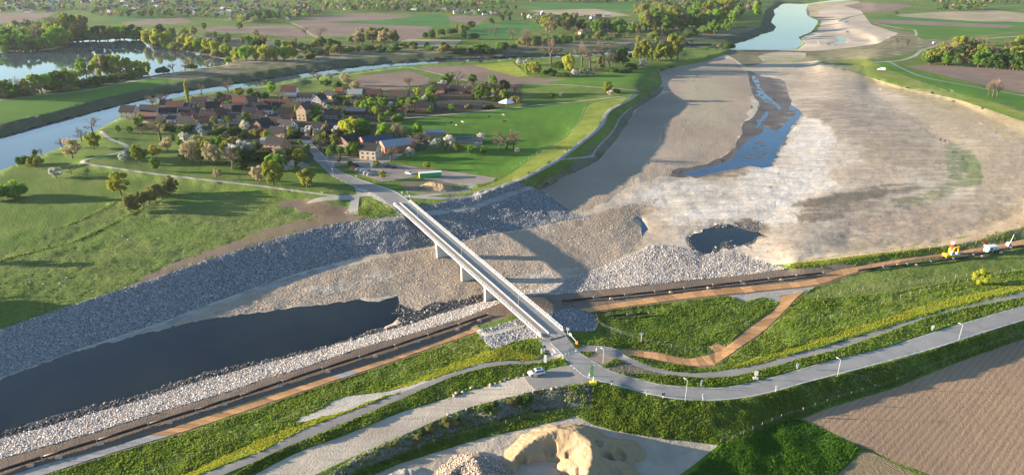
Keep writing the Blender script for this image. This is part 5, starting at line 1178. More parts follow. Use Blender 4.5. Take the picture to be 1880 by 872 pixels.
# ------------------------------------------------------------------ vehicles
CARCOL = dict(white=(.72, .72, .72), blue=(.03, .10, .30), green=(.03, .30, .06), dark=(.03, .035, .045), silver=(.42, .44, .46), maroon=(.16, .03, .03))
for k, c in CARCOL.items(): plain('paint_' + k, c, .25, .03, 1, spec=.6)
plain('lamp_clear', (.75, .75, .7), .1); plain('lamp_red', (.45, .02, .02), .2)
WHEEL = MB().tube((0, -.11, 0), (0, .11, 0), .34, n=16).mesh('wheel', 'rubber'); RIM = MB().tube((0, -.125, 0), (0, .125, 0), .2, n=12).mesh('rim', 'steel_grey')
def car(px, py, rz, col, label, kind='car', sc=1.0, name='car'):
    t = thing(name, label, 'van' if kind == 'van' else 'car', at(px, py), rz, None, px); t.scale = (sc,) * 3
    if kind == 'van':
        prof = [(-2.5, .35), (-2.55, 1.9), (-2.4, 2.15), (1.1, 2.15), (1.75, 1.35), (2.45, 1.1), (2.55, .75), (2.5, .35)]
        side = [(.2, 1.35), (.2, 1.95), (1.0, 1.95), (1.5, 1.35)]; ws = [(1.14, 2.1), (1.74, 1.38)]; rw = (-2.56, 1.3, 1.9)
    else:
        prof = [(-2.15, .32), (-2.22, .75), (-2.12, 1.0), (-1.75, 1.5), (-1.3, 1.6), (.25, 1.6), (.5, 1.52), (1.15, 1.02), (2.0, .88), (2.2, .7), (2.2, .32)]
        side = [(-1.85, 1.05), (-1.6, 1.45), (-1.2, 1.52), (.2, 1.52), (.45, 1.44), (.98, 1.05)]; ws = [(.54, 1.5), (1.13, 1.05)]; rw = (-2.0, 1.05, 1.45)
    b = MB().prism(prof, -.9, .9).mesh('body', 'paint_' + col)
    bm = bmesh.new(); bm.from_mesh(b)
    for v in bm.verts:
        if v.co.z > 1.1 and kind != 'van': v.co.y *= .86
    bmesh.ops.bevel(bm, geom=[e for e in bm.edges if e.calc_face_angle(0) > .9], offset=.07, segments=2, affect='EDGES'); bm.to_mesh(b); bm.free()
    bo = link('body', b, t)
    for s in (-1, 1):
        yy = s * (.86 if kind != 'van' else .905)
        MB().prism(side, yy - .012, yy + .012).build('side_window', 'window_glass', t)
        for x in (-1.4, 1.38):
            w = link('wheel', WHEEL, t); w.location = (x, s * .82, .34); r = link('rim', RIM, w)
        MB().box((2.2, s * .62, .78), (.08, .36, .16)).build('headlight', 'lamp_clear', t); MB().box((-2.2, s * .66, .95), (.08, .28, .3)).build('tail_light', 'lamp_red', t)
    m = MB(); (xa, za), (xb, zb) = ws; m.add([(xa + .03, -.74, za), (xa + .03, .74, za), (xb + .03, .8, zb), (xb + .03, -.8, zb)], [(0, 1, 2, 3)]).build('windscreen', 'window_glass', t)
    if kind == 'van': MB().box((rw[0], 0, 1.6), (.03, 1.4, .55)).build('rear_window', 'window_glass', t)
    else:
        MB().add([(-1.83, -.68, 1.45), (-1.83, .68, 1.45), (-2.12, .74, 1.06), (-2.12, -.74, 1.06)], [(3, 2, 1, 0)]).build('rear_window', 'window_glass', t)
        MB().box((-.55, 0, 1.605), (1.2, 1.0, .02)).build('sunroof', 'window_glass', bo)
    return t
car(985, 687, R(-162), 'white', 'white car with black sunroof driving on the near side road', sc=1.1)
for px_, py_, rz, col, lb in ((659, 314, .5, 'white', 'white car at left end of the car park front row'), (667, 316, .5, 'white', 'white car second in the car park front row'), (674, 320, .5, 'silver', 'pale silver car third in the car park front row'), (681, 322, .5, 'silver', 'silver car at right end of the car park front row'),
                             (647, 306, -.3, 'green', 'bright green car beside the car park hedge'), (649, 311, -.3, 'maroon', 'dark red car beside the bright green car'), (655, 306, -.3, 'dark', 'black car behind the bright green car'), (699, 304, .9, 'silver', 'grey car parked beside the round car park tree'),
                             (713, 307, .4, 'blue', 'blue car parked at the back of the car park'), (723, 309, .4, 'dark', 'dark car parked right of the blue car'), (751, 320, -.5, 'white', 'white car parked alone along the car park hedge'), (538, 179, .1, 'silver', 'light blue-grey car beside the rusty roofed barn'), (423, 232, .3, 'white', 'white car parked at the southern village edge')):
    car(px_, py_, rz, col, lb)
car(405, 225, .35, 'white', 'white delivery van parked between village houses', 'van', name='van')
car(718, 193, .3, 'white', 'white van standing near the orange brick cottage', 'van', name='van')
car(1618, 130, R(160), 'white', 'white lorry cab on the dike track far at right', 'van', 1.5, name='lorry')
car(1716, 81, R(10), 'white', 'white vehicle at the far right work site', 'van', 1.3, name='lorry')

# ------------------------------------------------------------------ people and cattle (skin-grown bodies)
def skin_mesh(name, verts, edges, radii, mats=(), pick=None, sub=1):
    me = bpy.data.meshes.new(name); me.from_pydata(verts, edges, []); o = bpy.data.objects.new(name, me); COL.objects.link(o)
    m = o.modifiers.new('skin', 'SKIN'); s = o.modifiers.new('sub', 'SUBSURF'); s.levels = s.render_levels = sub
    if not me.skin_vertices: me.skin_vertices.new()
    for d, r in zip(me.skin_vertices[0].data, radii): d.radius = (r, r) if not hasattr(r, '__len__') else r
    me.skin_vertices[0].data[0].use_root = True
    dg = bpy.context.evaluated_depsgraph_get(); ev = bpy.data.meshes.new_from_object(o.evaluated_get(dg))
    bpy.data.objects.remove(o); ev.name = name
    ev.materials.clear()
    for k in mats: ev.materials.append(MATS[k])
    if pick:
        for p in ev.polygons: p.material_index = pick(p.center); p.use_smooth = True
    return ev
plain('skin', (.45, .27, .19), .6); plain('hair', (.05, .035, .02), .7); plain('cloth_red', (.22, .035, .05), .9); plain('cloth_dark', (.03, .03, .04), .9); plain('cloth_denim', (.05, .07, .12), .9)
def person(px, py, rz, shirt, label, stride):
    V_ = [(0, 0, .95), (0, 0, 1.2), (0, 0, 1.42), (0, 0, 1.52), (0, .02, 1.66), (0, .02, 1.76),
          (-.1, 0, .9), (-.11, stride, .5), (-.11, stride * .6, .08), (-.11, stride * .6 + .14, .04),
          (.1, 0, .9), (.11, -stride, .5), (.11, -stride * 1.5, .09), (.11, -stride * 1.5 + .14, .04),
          (-.2, 0, 1.4), (-.26, -.06, 1.12), (-.25, .06, .88), (-.25, .1, .78), (.2, 0, 1.4), (.26, .06, 1.12), (.25, .16, .9), (.25, .2, .8)]
    E_ = [(0, 1), (1, 2), (2, 3), (3, 4), (4, 5), (0, 6), (6, 7), (7, 8), (8, 9), (0, 10), (10, 11), (11, 12), (12, 13), (2, 14), (14, 15), (15, 16), (16, 17), (2, 18), (18, 19), (19, 20), (20, 21)]
    R_ = [.14, .14, .15, .06, .1, .085, .095, .065, .05, .045, .095, .065, .05, .045, .07, .05, .04, .045, .07, .05, .04, .045]
    me = skin_mesh('person', V_, E_, R_, (shirt, 'cloth_denim', 'skin', 'hair'), lambda c: 3 if (c.z > 1.7 or (c.z > 1.6 and c.y < .0)) else 2 if c.z > 1.5 or (abs(c.x) > .2 and c.z < .88) else 0 if c.z > .93 else 1)
    o = link('person', me); o.location = at(px, py, .02); o.rotation_euler = (0, 0, rz); tag(o, label, 'person', None, px)
person(956, 669, R(-60), 'cloth_dark', 'walker in dark jacket on the near cycle path, left of two', .14)
person(960.5, 668, R(-60), 'cloth_red', 'walker in red jacket on the near cycle path, right of two', -.13)
plain('cow_white', (.68, .64, .58), .8, .1, 1); plain('cow_black', (.025, .022, .02), .8); plain('cow_tan', (.50, .30, .15), .8)
def cow_mesh(col, spot):
    V_ = [(-.2, 0, 1.05), (.5, 0, 1.1), (.85, 0, 1.2), (1.25, 0, 1.3), (1.6, 0, 1.15), (-.75, 0, 1.1), (-.95, 0, 1.05), (-1.0, 0, .6),
          (.6, -.22, .75), (.62, -.22, .4), (.6, -.22, .05), (.6, .22, .75), (.55, .22, .4), (.57, .22, .05), (-.7, -.24, .8), (-.8, -.24, .42), (-.72, -.24, .05), (-.7, .24, .8), (-.75, .24, .42), (-.68, .24, .05), (1.2, -.22, 1.42), (1.2, .22, 1.42)]
    E_ = [(0, 1), (1, 2), (2, 3), (3, 4), (0, 5), (5, 6), (6, 7), (1, 8), (8, 9), (9, 10), (1, 11), (11, 12), (12, 13), (5, 14), (14, 15), (15, 16), (5, 17), (17, 18), (18, 19), (3, 20), (3, 21)]
    R_ = [.38, .34, .24, .17, .11, .33, .12, .03, .14, .08, .06, .14, .08, .06, .17, .08, .06, .17, .08, .06, .05, .05]
    return skin_mesh('cow', V_, E_, R_, (col, spot), lambda c: 1 if vnoise(np.array([c.x * 2.1 + 9]), np.array([c.y * 2 + c.z * 1.7]), 4)[0] > .15 else 0)
CM = {'w': cow_mesh('cow_white', 'cow_black'), 't': cow_mesh('cow_white', 'cow_tan'), 'b': cow_mesh('cow_black', 'cow_black')}
for px_, py_, k, rz, lb in ((828, 228, 'b', .3, 'black and white cow at left of the grazing group'), (839, 233, 'w', 2.8, 'white cow lowest in the grazing group'), (850, 227, 't', 2.6, 'white and tan cow at right of the grazing group'), (898, 217, 'b', .8, 'dark cow alone in the middle of the pasture'), (925, 214, 't', 2.9, 'tan and white cow near the farm path'), (926, 226, 'b', .1, 'black cow at right of the pasture beside the ditch')):
    o = link('cow', CM[k]); o.location = at(px_, py_, .08); o.rotation_euler = (0, 0, rz); o.scale = (1.15,) * 3; tag(o, lb, 'cow', 'cows in the pasture', px_)
for i, (px_, py_) in enumerate([(55, 518), (48, 522), (110, 520), (123, 510), (80, 521), (148, 490), (235, 440), (225, 434), (292, 437)]):
    t = thing('molehill', 'small pale molehill in the left meadow', 'molehill', at(px_, py_), 0, 'molehills in the meadow', px_); MB().tube((0, 0, -.1), (0, 0, .35), .5, .12, 8).build('mound', 'block_pale', t)
# ------------------------------------------------------------------ trees
plain('bark', (.11, .085, .065), .9, .25, 3); plain('bark_pale', (.26, .22, .17), .9, .25, 3)
leaf_mat('leaf_green', (0.098, 0.202, 0.026), (0.221, 0.364, 0.052)); leaf_mat('leaf_ochre', (.19, .215, .032), (.38, .40, .065)); leaf_mat('leaf_yellow', (0.273, 0.325, 0.033), (0.546, 0.572, 0.085))
leaf_mat('leaf_dark', (0.046, 0.104, 0.023), (0.111, 0.195, 0.046)); leaf_mat('leaf_pale', (.30, .26, .15), (.50, .45, .30)); leaf_mat('leaf_white', (.45, .44, .42), (.74, .73, .70))
leaf_mat('leaf_twig', (.15, .11, .08), (.32, .25, .185), .1, .18); leaf_mat('leaf_orange', (.36, .15, .03), (.55, .27, .07)); leaf_mat('leaf_olive', (0.182, 0.176, 0.058), (0.364, 0.338, 0.130)); leaf_mat('leaf_conifer', (.015, .04, .014), (.045, .085, .03), .15)
leaf_mat('leaf_bright', (0.143, 0.273, 0.019), (0.325, 0.520, 0.052))
def leaves(r, C, N, size, bias=.6):
    """one small bent leaf spray (two triangles) per centre, turned roughly outwards"""
    n = len(C); d = N + bias * r.normal(size=(n, 3)); d /= np.linalg.norm(d, axis=1)[:, None] + 1e-9
    a = np.cross(d, r.normal(size=(n, 3))); a /= np.linalg.norm(a, axis=1)[:, None] + 1e-9; b = np.cross(d, a)
    s = size * r.uniform(.6, 1.35, (n, 1))
    v = np.stack([C - a * s, C + b * s * .75 + d * s * .15, C + a * s * 1.1, C - b * s * .7 + d * s * .1], 1)
    f = np.arange(4 * n).reshape(n, 4)
    return v.reshape(-1, 3), f
def crown_pts(r, blobs, n):
    vol = np.array([b[3] * b[4] * b[5] for b in blobs]) ** .75; k = r.choice(len(blobs), n, p=vol / vol.sum()); B_ = np.array(blobs)[k]
    d = r.normal(size=(n, 3)); d /= np.linalg.norm(d, axis=1)[:, None]
    rad = r.random((n, 1)) ** .33 * .45 + .6 * r.random((n, 1)) ** .3 * .95
    return B_[:, :3] + d * B_[:, 3:6] * np.minimum(rad, 1.08), d
def add_shade(me, sh):
    a = me.attributes.new('shade', 'FLOAT', 'FACE'); a.data.foreach_set('value', np.asarray(sh, np.float32))
def blobs_for(r, kind):
    """crown of a tree 10 m tall, as lobes x, y, z, rx, ry, rz"""
    B_ = []
    if kind == 'poplar':
        for i in range(9): z = 1.6 + i * .95; w = .95 * math.sin(math.pi * min(.96, (i + 1.2) / 10)) + .15; B_.append((r.normal() * .12, r.normal() * .12, z, w, w, .95))
    elif kind == 'conifer':
        for i in range(10): z = .9 + i * .93; w = 2.2 * (1 - i / 10.5); B_.append((r.normal() * .1, r.normal() * .1, z, w, w, .55))
    elif kind == 'bush':
        for i in range(12): a = r.uniform(0, 6.3); d = 3.4 * r.random() ** .5; h = 6.5 * math.sqrt(max(.1, 1 - (d / 4.8) ** 2)) * r.uniform(.6, 1); B_.append((d * math.cos(a), d * math.sin(a), h * .6, 2.0, 2.0, h * .42))
    elif kind == 'willow':
        for i in range(26): a = r.uniform(0, 6.3); d = 3.4 * r.random() ** .5; z = 4.9 + 3.7 * r.uniform(-1, 1) * (1 - (d / 4.6) ** 2); s = r.uniform(.7, 1.5); B_.append((d * math.cos(a), d * math.sin(a), z, s, s, s * 1.25))
    elif kind == 'tall':
        for i in range(22): a = r.uniform(0, 6.3); d = 2.1 * r.random() ** .5; z = r.uniform(2.2, 9.0); s = r.uniform(.5, 1.15); B_.append((d * math.cos(a), d * math.sin(a), z, s, s, s * 1.2))
    else:
        for i in range(28): a = r.uniform(0, 6.3); c = r.uniform(-.9, 1); d = 3.5 * math.sqrt(1 - c * c * .9) * r.uniform(.5, 1); z = 5.3 + 3.4 * c; s = r.uniform(.7, 1.45); B_.append((d * math.cos(a), d * math.sin(a), z, s, s, s * .95))
    return B_
def trunk_mesh(r, kind, mat):
    m = MB(); top = dict(poplar=8, conifer=8.5, bush=3.0).get(kind, 6.0)
    p = Vector((0, 0, -.5)); rad = .34 if kind != 'bush' else .22; n = 5
    for i in range(n):
        q = Vector((r.normal() * .12, r.normal() * .12, (i + 1) * top / n)); r2 = rad * .78; m.tube(p, q, rad, r2, 6, False); p, rad = q, r2
    if kind not in ('poplar', 'conifer'):
        for i in range(8):
            a = r.uniform(0, 6.3); z = r.uniform(.3, .8) * top; b = Vector((0, 0, z)); e = Vector((math.cos(a) * r.uniform(1.2, 2.4), math.sin(a) * r.uniform(1.2, 2.4), z + r.uniform(1.2, 3.0)))
            mid = b.lerp(e, .5) + Vector((0, 0, .2)); m.tube(b, mid, .13, .09, 5, False); m.tube(mid, e, .09, .03, 5, False)
    return m.mesh('trunk', mat, True)
def bare_tree(r, spread=1.0):
    tr, tw = MB(), []
    def grow(p, d, L, rad, lev):
        q = p + d * L
        if lev < 3: tr.tube(p, q, rad, rad * .68, 6 if lev < 2 else 4, False)
        else: tw.append((p, q, rad))
        if lev == 5: return
        for _ in range((5, 4, 4, 4, 3)[lev]):
            t = r.uniform(.45, 1.0) if lev else r.uniform(.55, 1)
            nd = (d + Vector(r.normal(size=3)) * (.62 if lev else .75) * spread + Vector((0, 0, .12))).normalized()
            if nd.z < -.25: nd.z *= -.5; nd.normalize()
            grow(p + (q - p) * t, nd, L * r.uniform(.52, .74), rad * .55, lev + 1)
    grow(Vector((0, 0, -.4)), Vector((0, 0, 1)), 3.3, .30, 0)
    v, f, sh = [], [], []
    for p, q, rad in tw:
        w = max(rad, .028); s = (q - p).cross(Vector(r.normal(size=3))).normalized() * w; n = len(v)
        v += [p - s, p + s, q]; f.append((n, n + 1, n + 2)); sh.append(r.random())
    v = np.array(v); top = v[:, 2].max()
    me = mesh_np('crown', v, np.array(f), 'leaf_twig'); add_shade(me, sh)
    return tr.mesh('trunk', 'bark', True), me, 10.0 / top
PROTO = {}
def proto(kind, variant):
    key = (kind, variant)
    if key in PROTO: return PROTO[key]
    r = np.random.default_rng(abs(hash(kind)) % 1 + sum(map(ord, kind)) * 13 + variant * 101)
    shape, mat, nl, sz, bark = TREES[kind]
    if kind == 'bare':
        tm, cm, s = bare_tree(r, (1.0, 1.15, .9)[variant % 3])
        for me in (tm, cm): me.transform(Matrix.Scale(s, 4))
    else:
        bl = blobs_for(r, shape); C, D = crown_pts(r, bl, nl); v, f = leaves(r, C, D, sz)
        cm = mesh_np('crown', v, f, mat)
        zz = C[:, 2]; add_shade(cm, np.clip(.5 + .28 * r.normal(size=len(C)), 0, 1)); k = 10.0 / v[:, 2].max(); tm = trunk_mesh(r, shape, bark)
        for me in (tm, cm): me.transform(Matrix.Scale(k, 4))
    PROTO[key] = (tm, cm); return PROTO[key]
TREES = dict(green=('round', 'leaf_green', 4738, 0.27, 'bark'), ochre=('round', 'leaf_ochre', 4009, 0.27, 'bark'), yellow=('willow', 'leaf_yellow', 4738, 0.27, 'bark'), dark=('round', 'leaf_dark', 4738, 0.27, 'bark'), pale=('round', 'leaf_pale', 3462, 0.24, 'bark'),
             white=('round', 'leaf_white', 3462, 0.27, 'bark'), poplar=('poplar', 'leaf_yellow', 3098, 0.24, 'bark'), bush=('bush', 'leaf_dark', 4009, 0.34, 'bark'), greenbush=('bush', 'leaf_green', 4009, 0.34, 'bark'), conifer=('conifer', 'leaf_conifer', 4009, 0.30, 'bark'), olive=('tall', 'leaf_olive', 3645, 0.26, 'bark'),
             orange=('bush', 'leaf_orange', 3280, 0.37, 'bark'), bright=('round', 'leaf_bright', 4374, 0.27, 'bark'), bare=(None,) * 5, tall=('tall', 'leaf_ochre', 3462, 0.26, 'bark'), olivebush=('bush', 'leaf_olive', 3645, 0.34, 'bark'), willow=('willow', 'leaf_bright', 4738, 0.27, 'bark'))
TLAB = dict(green='green leafy tree', ochre='olive-yellow tree', yellow='yellow-green willow', dark='dark green tree', pale='cream blossoming tree', white='white blossoming tree', poplar='narrow yellow-green poplar', bush='dark green bush', greenbush='green bush', conifer='dark conifer', olive='slim olive tree', orange='round orange shrub', bright='bright green tree', bare='bare brown tree', tall='tall ochre tree', olivebush='olive scrub bush', willow='fresh green willow')
NAMES = dict(bush='bush', greenbush='bush', orange='shrub', olivebush='bush', poplar='poplar_tree', conifer='conifer_tree', yellow='willow_tree', willow='willow_tree', white='blossom_tree', pale='blossom_tree', bare='bare_tree')
def tree(px, py, hpx, kind, where, wide=1.0, group=None, label=None):
    p = at(px, py); s = mpp(px, py); h = max(1.2, hpx / (s * .97))
    tm, cm = proto(kind, random.randrange(3))
    lb = label or TLAB[kind] + ' ' + where
    t = thing(NAMES.get(kind, 'tree'), lb, 'bush' if 'bush' in kind or kind == 'orange' else 'tree', p, random.uniform(0, 6.28), group or ('trees ' + where), px)
    k = h / 10.0; t.scale = (k * wide, k * wide, k)
    link('trunk', tm, t); link('crown', cm, t)
    return t
def T(where, *rows):
    for q in rows: tree(q[0], q[1], q[2], q[3], where, *(q[4:5] or (1.0,)))
T('on the river meadow at left', (134, 291, 36, 'pale', 1.1), (150, 259, 25, 'bare', 1.2), (170, 243, 28, 'bare', 1.2), (173.5, 275, 32, 'ochre'), (115, 275, 23, 'bare', 1.1), (66, 287, 13, 'dark'), (77, 286, 14, 'bare', 1.2), (45, 303, 17, 'bush', 1.0), (67, 309, 24, 'ochre', 1.3), (104, 327, 20, 'white', 1.3), (131, 320, 18, 'bare'),
  (28, 363, 36, 'greenbush', .9), (-6, 366, 30, 'greenbush', 1.0), (222, 358, 43, 'ochre', 1.05), (217, 244, 14, 'green'), (239, 245, 14, 'green'))
for i, (a, b) in enumerate([(240, 389), (251, 386), (263, 381), (275, 376), (286, 371), (298, 365), (310, 358), (320, 353)]): tree(a, b, 31, 'olive', 'in the hedgerow row of the left meadow', 1.25)
T('in the orchard below the village', (228, 298, 19, 'white', 1.2), (258, 298, 34, 'ochre', 1.05), (287, 289, 24, 'ochre', 1.1), (309, 279, 27, 'pale', 1.0), (286, 313, 24, 'green', .9), (295, 257, 36, 'bare', 1.5), (262, 247, 17, 'bare', 1.3), (341, 263, 21, 'white', 1.1), (374, 252, 14, 'white', 1.3), (355, 300, 42, 'pale', 1.0), (375, 285, 32, 'ochre', 1.1), (390, 305, 44, 'pale', .95), (406, 283, 30, 'ochre', 1.2), (428, 311, 38, 'bare', 1.2), (441, 293, 20, 'white', 1.0), (420, 290, 28, 'pale', 1.1), (362, 272, 24, 'pale', 1.2),
  (400, 328, 19, 'pale', 1.1), (476, 336, 31, 'pale', 1.1), (502, 339, 47, 'ochre', .95), (564, 345, 35, 'ochre', 1.1), (552, 302, 29, 'ochre', 1.2), (532, 316, 22, 'white', 1.2), (558, 315, 17, 'white', 1.3), (450, 300, 26, 'dark', 1.2), (458, 282, 20, 'olivebush', 1.2), (430, 268, 18, 'olivebush', 1.3), (468, 272, 16, 'bush', 1.0), (410, 262, 16, 'olivebush', 1.2), (465, 296, 22, 'bush', 1.2), (545, 290, 16, 'bush', 1.3), (535, 300, 15, 'olivebush', 1.3), (480, 292, 15, 'bush', 1.3), (330, 270, 13, 'green'), (318, 262, 14, 'green'), (440, 312, 16, 'bush', 1.2))
T('among the village houses', (346, 190, 40, 'poplar', .85), (281, 201, 26, 'bare', 1.2), (296, 198, 26, 'bare', 1.2), (370, 172, 18, 'bare', 1.2), (419, 170, 25, 'bare', 1.3), (440, 178, 17, 'ochre', 1.2), (461, 178, 16, 'olive', 1.5), (499, 172, 22, 'bright', 1.0), (515, 190, 22, 'bare', 1.4), (545, 218, 26, 'poplar', .9), (538, 206, 16, 'poplar', 1.0), (582, 218, 26, 'bright', .95), (575, 222, 16, 'dark', 1.1), (590, 228, 16, 'conifer', 1.0), (487, 252, 14, 'orange', .9), (497, 236, 14, 'pale', 1.1), (452, 243, 22, 'white', 1.0), (470, 250, 14, 'olivebush', 1.2), (428, 247, 14, 'bush', 1.2), (412, 245, 15, 'olivebush', 1.2),
  (566, 279, 16, 'bright', .8), (551, 267, 11, 'bright', .9), (604, 289, 16, 'bright', .75), (626, 287, 20, 'green', .7), (624, 299, 13, 'olive', 1.3), (612, 284, 18, 'dark', 1.0), (589, 278, 30, 'bare', 1.3), (601, 262, 20, 'conifer', 1.0), (615, 268, 22, 'ochre', .9), (573, 252, 18, 'conifer', .9), (643, 254, 38, 'yellow', 1.15), (628, 250, 24, 'ochre', 1.1), (673, 255, 34, 'green', 1.1), (655, 258, 26, 'green', 1.1), (706, 259, 34, 'bright', 1.0), (697, 262, 22, 'yellow', 1.0), (701, 228, 18, 'green', 1.1), (735, 261, 36, 'bare', 1.3), (767, 248, 22, 'bright', 1.1), (766, 279, 40, 'bare', 1.3), (752, 262, 22, 'green', 1.0), (646, 290, 28, 'green', .9), (657, 285, 24, 'dark', 1.1), (718, 297, 32, 'bare', 1.2), (753, 290, 20, 'white', 1.2),
  (525, 262, 18, 'conifer', .9), (530, 285, 14, 'greenbush', 1.2), (548, 252, 14, 'bush', 1.1), (517, 290, 14, 'bush', 1.3), (500, 288, 12, 'bush', 1.2), (470, 180, 12, 'bush', 1.2), (404, 182, 14, 'bush', 1.2), (355, 190, 14, 'conifer', 1.1), (486, 180, 10, 'bush', 1.2))
T('in the northern village gardens', (584, 151, 20, 'bare', 1.4), (608, 151, 18, 'bare', 1.4), (636, 158, 22, 'pale', 1.2), (653, 168, 19, 'pale', 1.3), (598, 158, 12, 'bush', 1.1), (620, 162, 12, 'bush', 1.2), (751, 165, 24, 'bare', 1.2), (766, 176, 16, 'yellow', 1.2), (788, 181, 20, 'bright', .9), (794, 190, 16, 'bright', .9), (821, 160, 25, 'green', 1.2), (867, 158, 21, 'green', 1.0), (839, 155, 26, 'bare', 1.2), (901, 173, 34, 'green', .9), (868, 180, 30, 'bare', 1.3), (914, 178, 30, 'bare', 1.3), (945, 176, 22, 'bare', 1.4), (885, 175, 26, 'bare', 1.2), (925, 172, 24, 'dark', 1.1), (855, 172, 22, 'bare', 1.2), (798, 165, 16, 'olive', 1.4),
  (829, 206, 15, 'bright', 1.0), (792, 207, 13, 'green', 1.1), (746, 214, 28, 'bare', 1.5), (682, 203, 24, 'bright', 1.0), (669, 206, 22, 'bright', .9), (690, 212, 18, 'yellow', .9), (705, 198, 19, 'green', 1.2), (660, 200, 14, 'conifer', .8), (637, 198, 14, 'dark', 1.2), (677, 190, 14, 'olive', 1.3), (720, 208, 14, 'dark', 1.3), (730, 200, 12, 'bush', 1.2), (755, 190, 12, 'bush', 1.2), (770, 186, 10, 'greenbush', 1.2), (905, 186, 12, 'bush', 1.3), (948, 190, 14, 'olivebush', 1.3), (900, 200, 8, 'bush', 1.6), (860, 200, 9, 'olivebush', 1.3), (730, 225, 16, 'greenbush', 1.0), (712, 218, 15, 'green', 1.1), (625, 222, 15, 'olive', 1.4), (598, 205, 16, 'conifer', 1.0), (640, 232, 16, 'bush', 1.3), (655, 196, 16, 'bare', 1.2), (668, 183, 12, 'bush', 1.2), (697, 186, 12, 'green', 1.2))
T('at the edge of the pasture', (798, 275, 22, 'white', 1.2), (826, 275, 29, 'white', .95), (817, 276, 20, 'pale', 1.0), (841, 280, 19, 'ochre', 1.2), (863, 284, 17, 'green', .9), (888, 285, 18, 'green', .9), (884, 258, 14, 'white', 1.4), (878, 274, 15, 'white', 1.3), (930, 274, 38, 'bare', 1.6), (943, 274, 26, 'bare', 1.4), (950, 281, 10, 'white', 1.4), (917, 272, 22, 'bare', 1.4), (783, 272, 22, 'bare', 1.1), (868, 262, 12, 'greenbush', 1.2))
T('in the car park', (644, 307, 12, 'green', 1.1), (691, 308, 14, 'ochre', 1.1), (703, 329, 16, 'ochre', 1.1), (784, 311, 14, 'ochre', 1.1))
T('in the orchard behind the village', (1043, 131, 31, 'yellow', .9), (1011, 117, 50, 'bare', .9), (968, 85, 33, 'bare', 1.0), (1004, 75, 40, 'bare', 1.0), (1068, 123, 48, 'bare', .9), (1083, 126, 40, 'bare', .9), (1108, 124, 48, 'bare', .9), (1118, 126, 34, 'bare', 1.0), (1144, 122, 34, 'dark', 1.0), (1130, 122, 26, 'dark', 1.0), (1179, 125, 17, 'white', 1.1), (982, 140, 26, 'ochre', 1.1), (968, 136, 22, 'yellow', 1.0), (953, 122, 12, 'white', 1.2), (966, 121, 12, 'white', 1.2), (1055, 141, 14, 'white', 1.2), (1078, 140, 11, 'white', 1.2), (1090, 139, 20, 'bare', 1.2), (1024, 128, 14, 'bush', 1.2), (1010, 140, 14, 'bush', 1.2), (1068, 138, 12, 'pale', 1.2), (1158, 128, 12, 'bush', 1.3), (1126, 134, 10, 'bush', 1.4), (1150, 134, 9, 'bush', 1.6), (1036, 142, 9, 'bush', 1.4), (1102, 128, 24, 'olive', 1.1))
T('on the point by the basin', (1175, 111, 42, 'tall', 1.1), (1187, 112, 38, 'tall', 1.1), (1208, 113, 44, 'tall', .9), (1198, 112, 22, 'green', 1.0), (1232, 113, 47, 'tall', 1.0), (1244, 110, 43, 'tall', 1.0), (1220, 110, 24, 'yellow', .9), (1338, 92, 12, 'bush', 1.1), (1322, 88, 8, 'olivebush', 1.2))
T('on the meadow before the basin dike', (1116, 171, 21, 'ochre', 1.1), (1121, 177, 11, 'white', 1.3), (1130, 172, 9, 'bush', 1.2), (1013, 180, 10, 'greenbush', .9), (1030, 178, 8, 'white', 1.0))
T('beyond the river at centre', (1311, 65, 27, 'green', 1.0), (1334, 62, 25, 'green', 1.0), (1388, 33, 28, 'willow', .75))
T('on the dike right of the basin', (1822, 178, 36, 'bare', .75), (1814, 177, 30, 'bare', .7), (1830, 178, 33, 'bare', .7))
T('on the work strip beyond the basin', (1633, 91, 20, 'bare', .6), (1642, 90, 24, 'bare', .6), (1664, 90, 22, 'bare', .6))
tree(1797, 521, 32, 'yellow', '', 1.15, None, 'round yellow-green pollard willow standing alone in the right meadow')
T('on the lake dam', (160, 145, 36, 'green', 1.0), (185, 141, 40, 'yellow', .9), (198, 142, 40, 'olive', 1.2), (210, 140, 38, 'green', 1.0), (224, 141, 40, 'yellow', 1.0), (242, 139, 33, 'yellow', .9), (228, 144, 24, 'bare', 1.3), (260, 138, 28, 'yellow', .9), (272, 136, 24, 'yellow', .8), (300, 136, 14, 'bush', 1.2), (318, 133, 16, 'bare', 1.4), (340, 130, 20, 'bare', 1.4), (352, 128, 12, 'bush', 1.2), (172, 150, 22, 'bare', 1.2), (140, 158, 30, 'yellow', .9), (128, 160, 34, 'green', 1.0), (112, 165, 34, 'dark', 1.0), (100, 166, 32, 'green', 1.0), (86, 168, 32, 'willow', 1.0), (70, 170, 34, 'green', 1.0), (55, 172, 28, 'ochre', 1.1), (38, 174, 32, 'bare', 1.2), (24, 176, 30, 'green', 1.1), (8, 178, 30, 'olive', 1.3), (-8, 182, 30, 'willow', 1.0), (155, 163, 20, 'bare', 1.3), (78, 174, 20, 'bare', 1.4), (180, 158, 18, 'bush', 1.2), (205, 154, 16, 'bush', 1.2), (232, 148, 14, 'bush', 1.3))
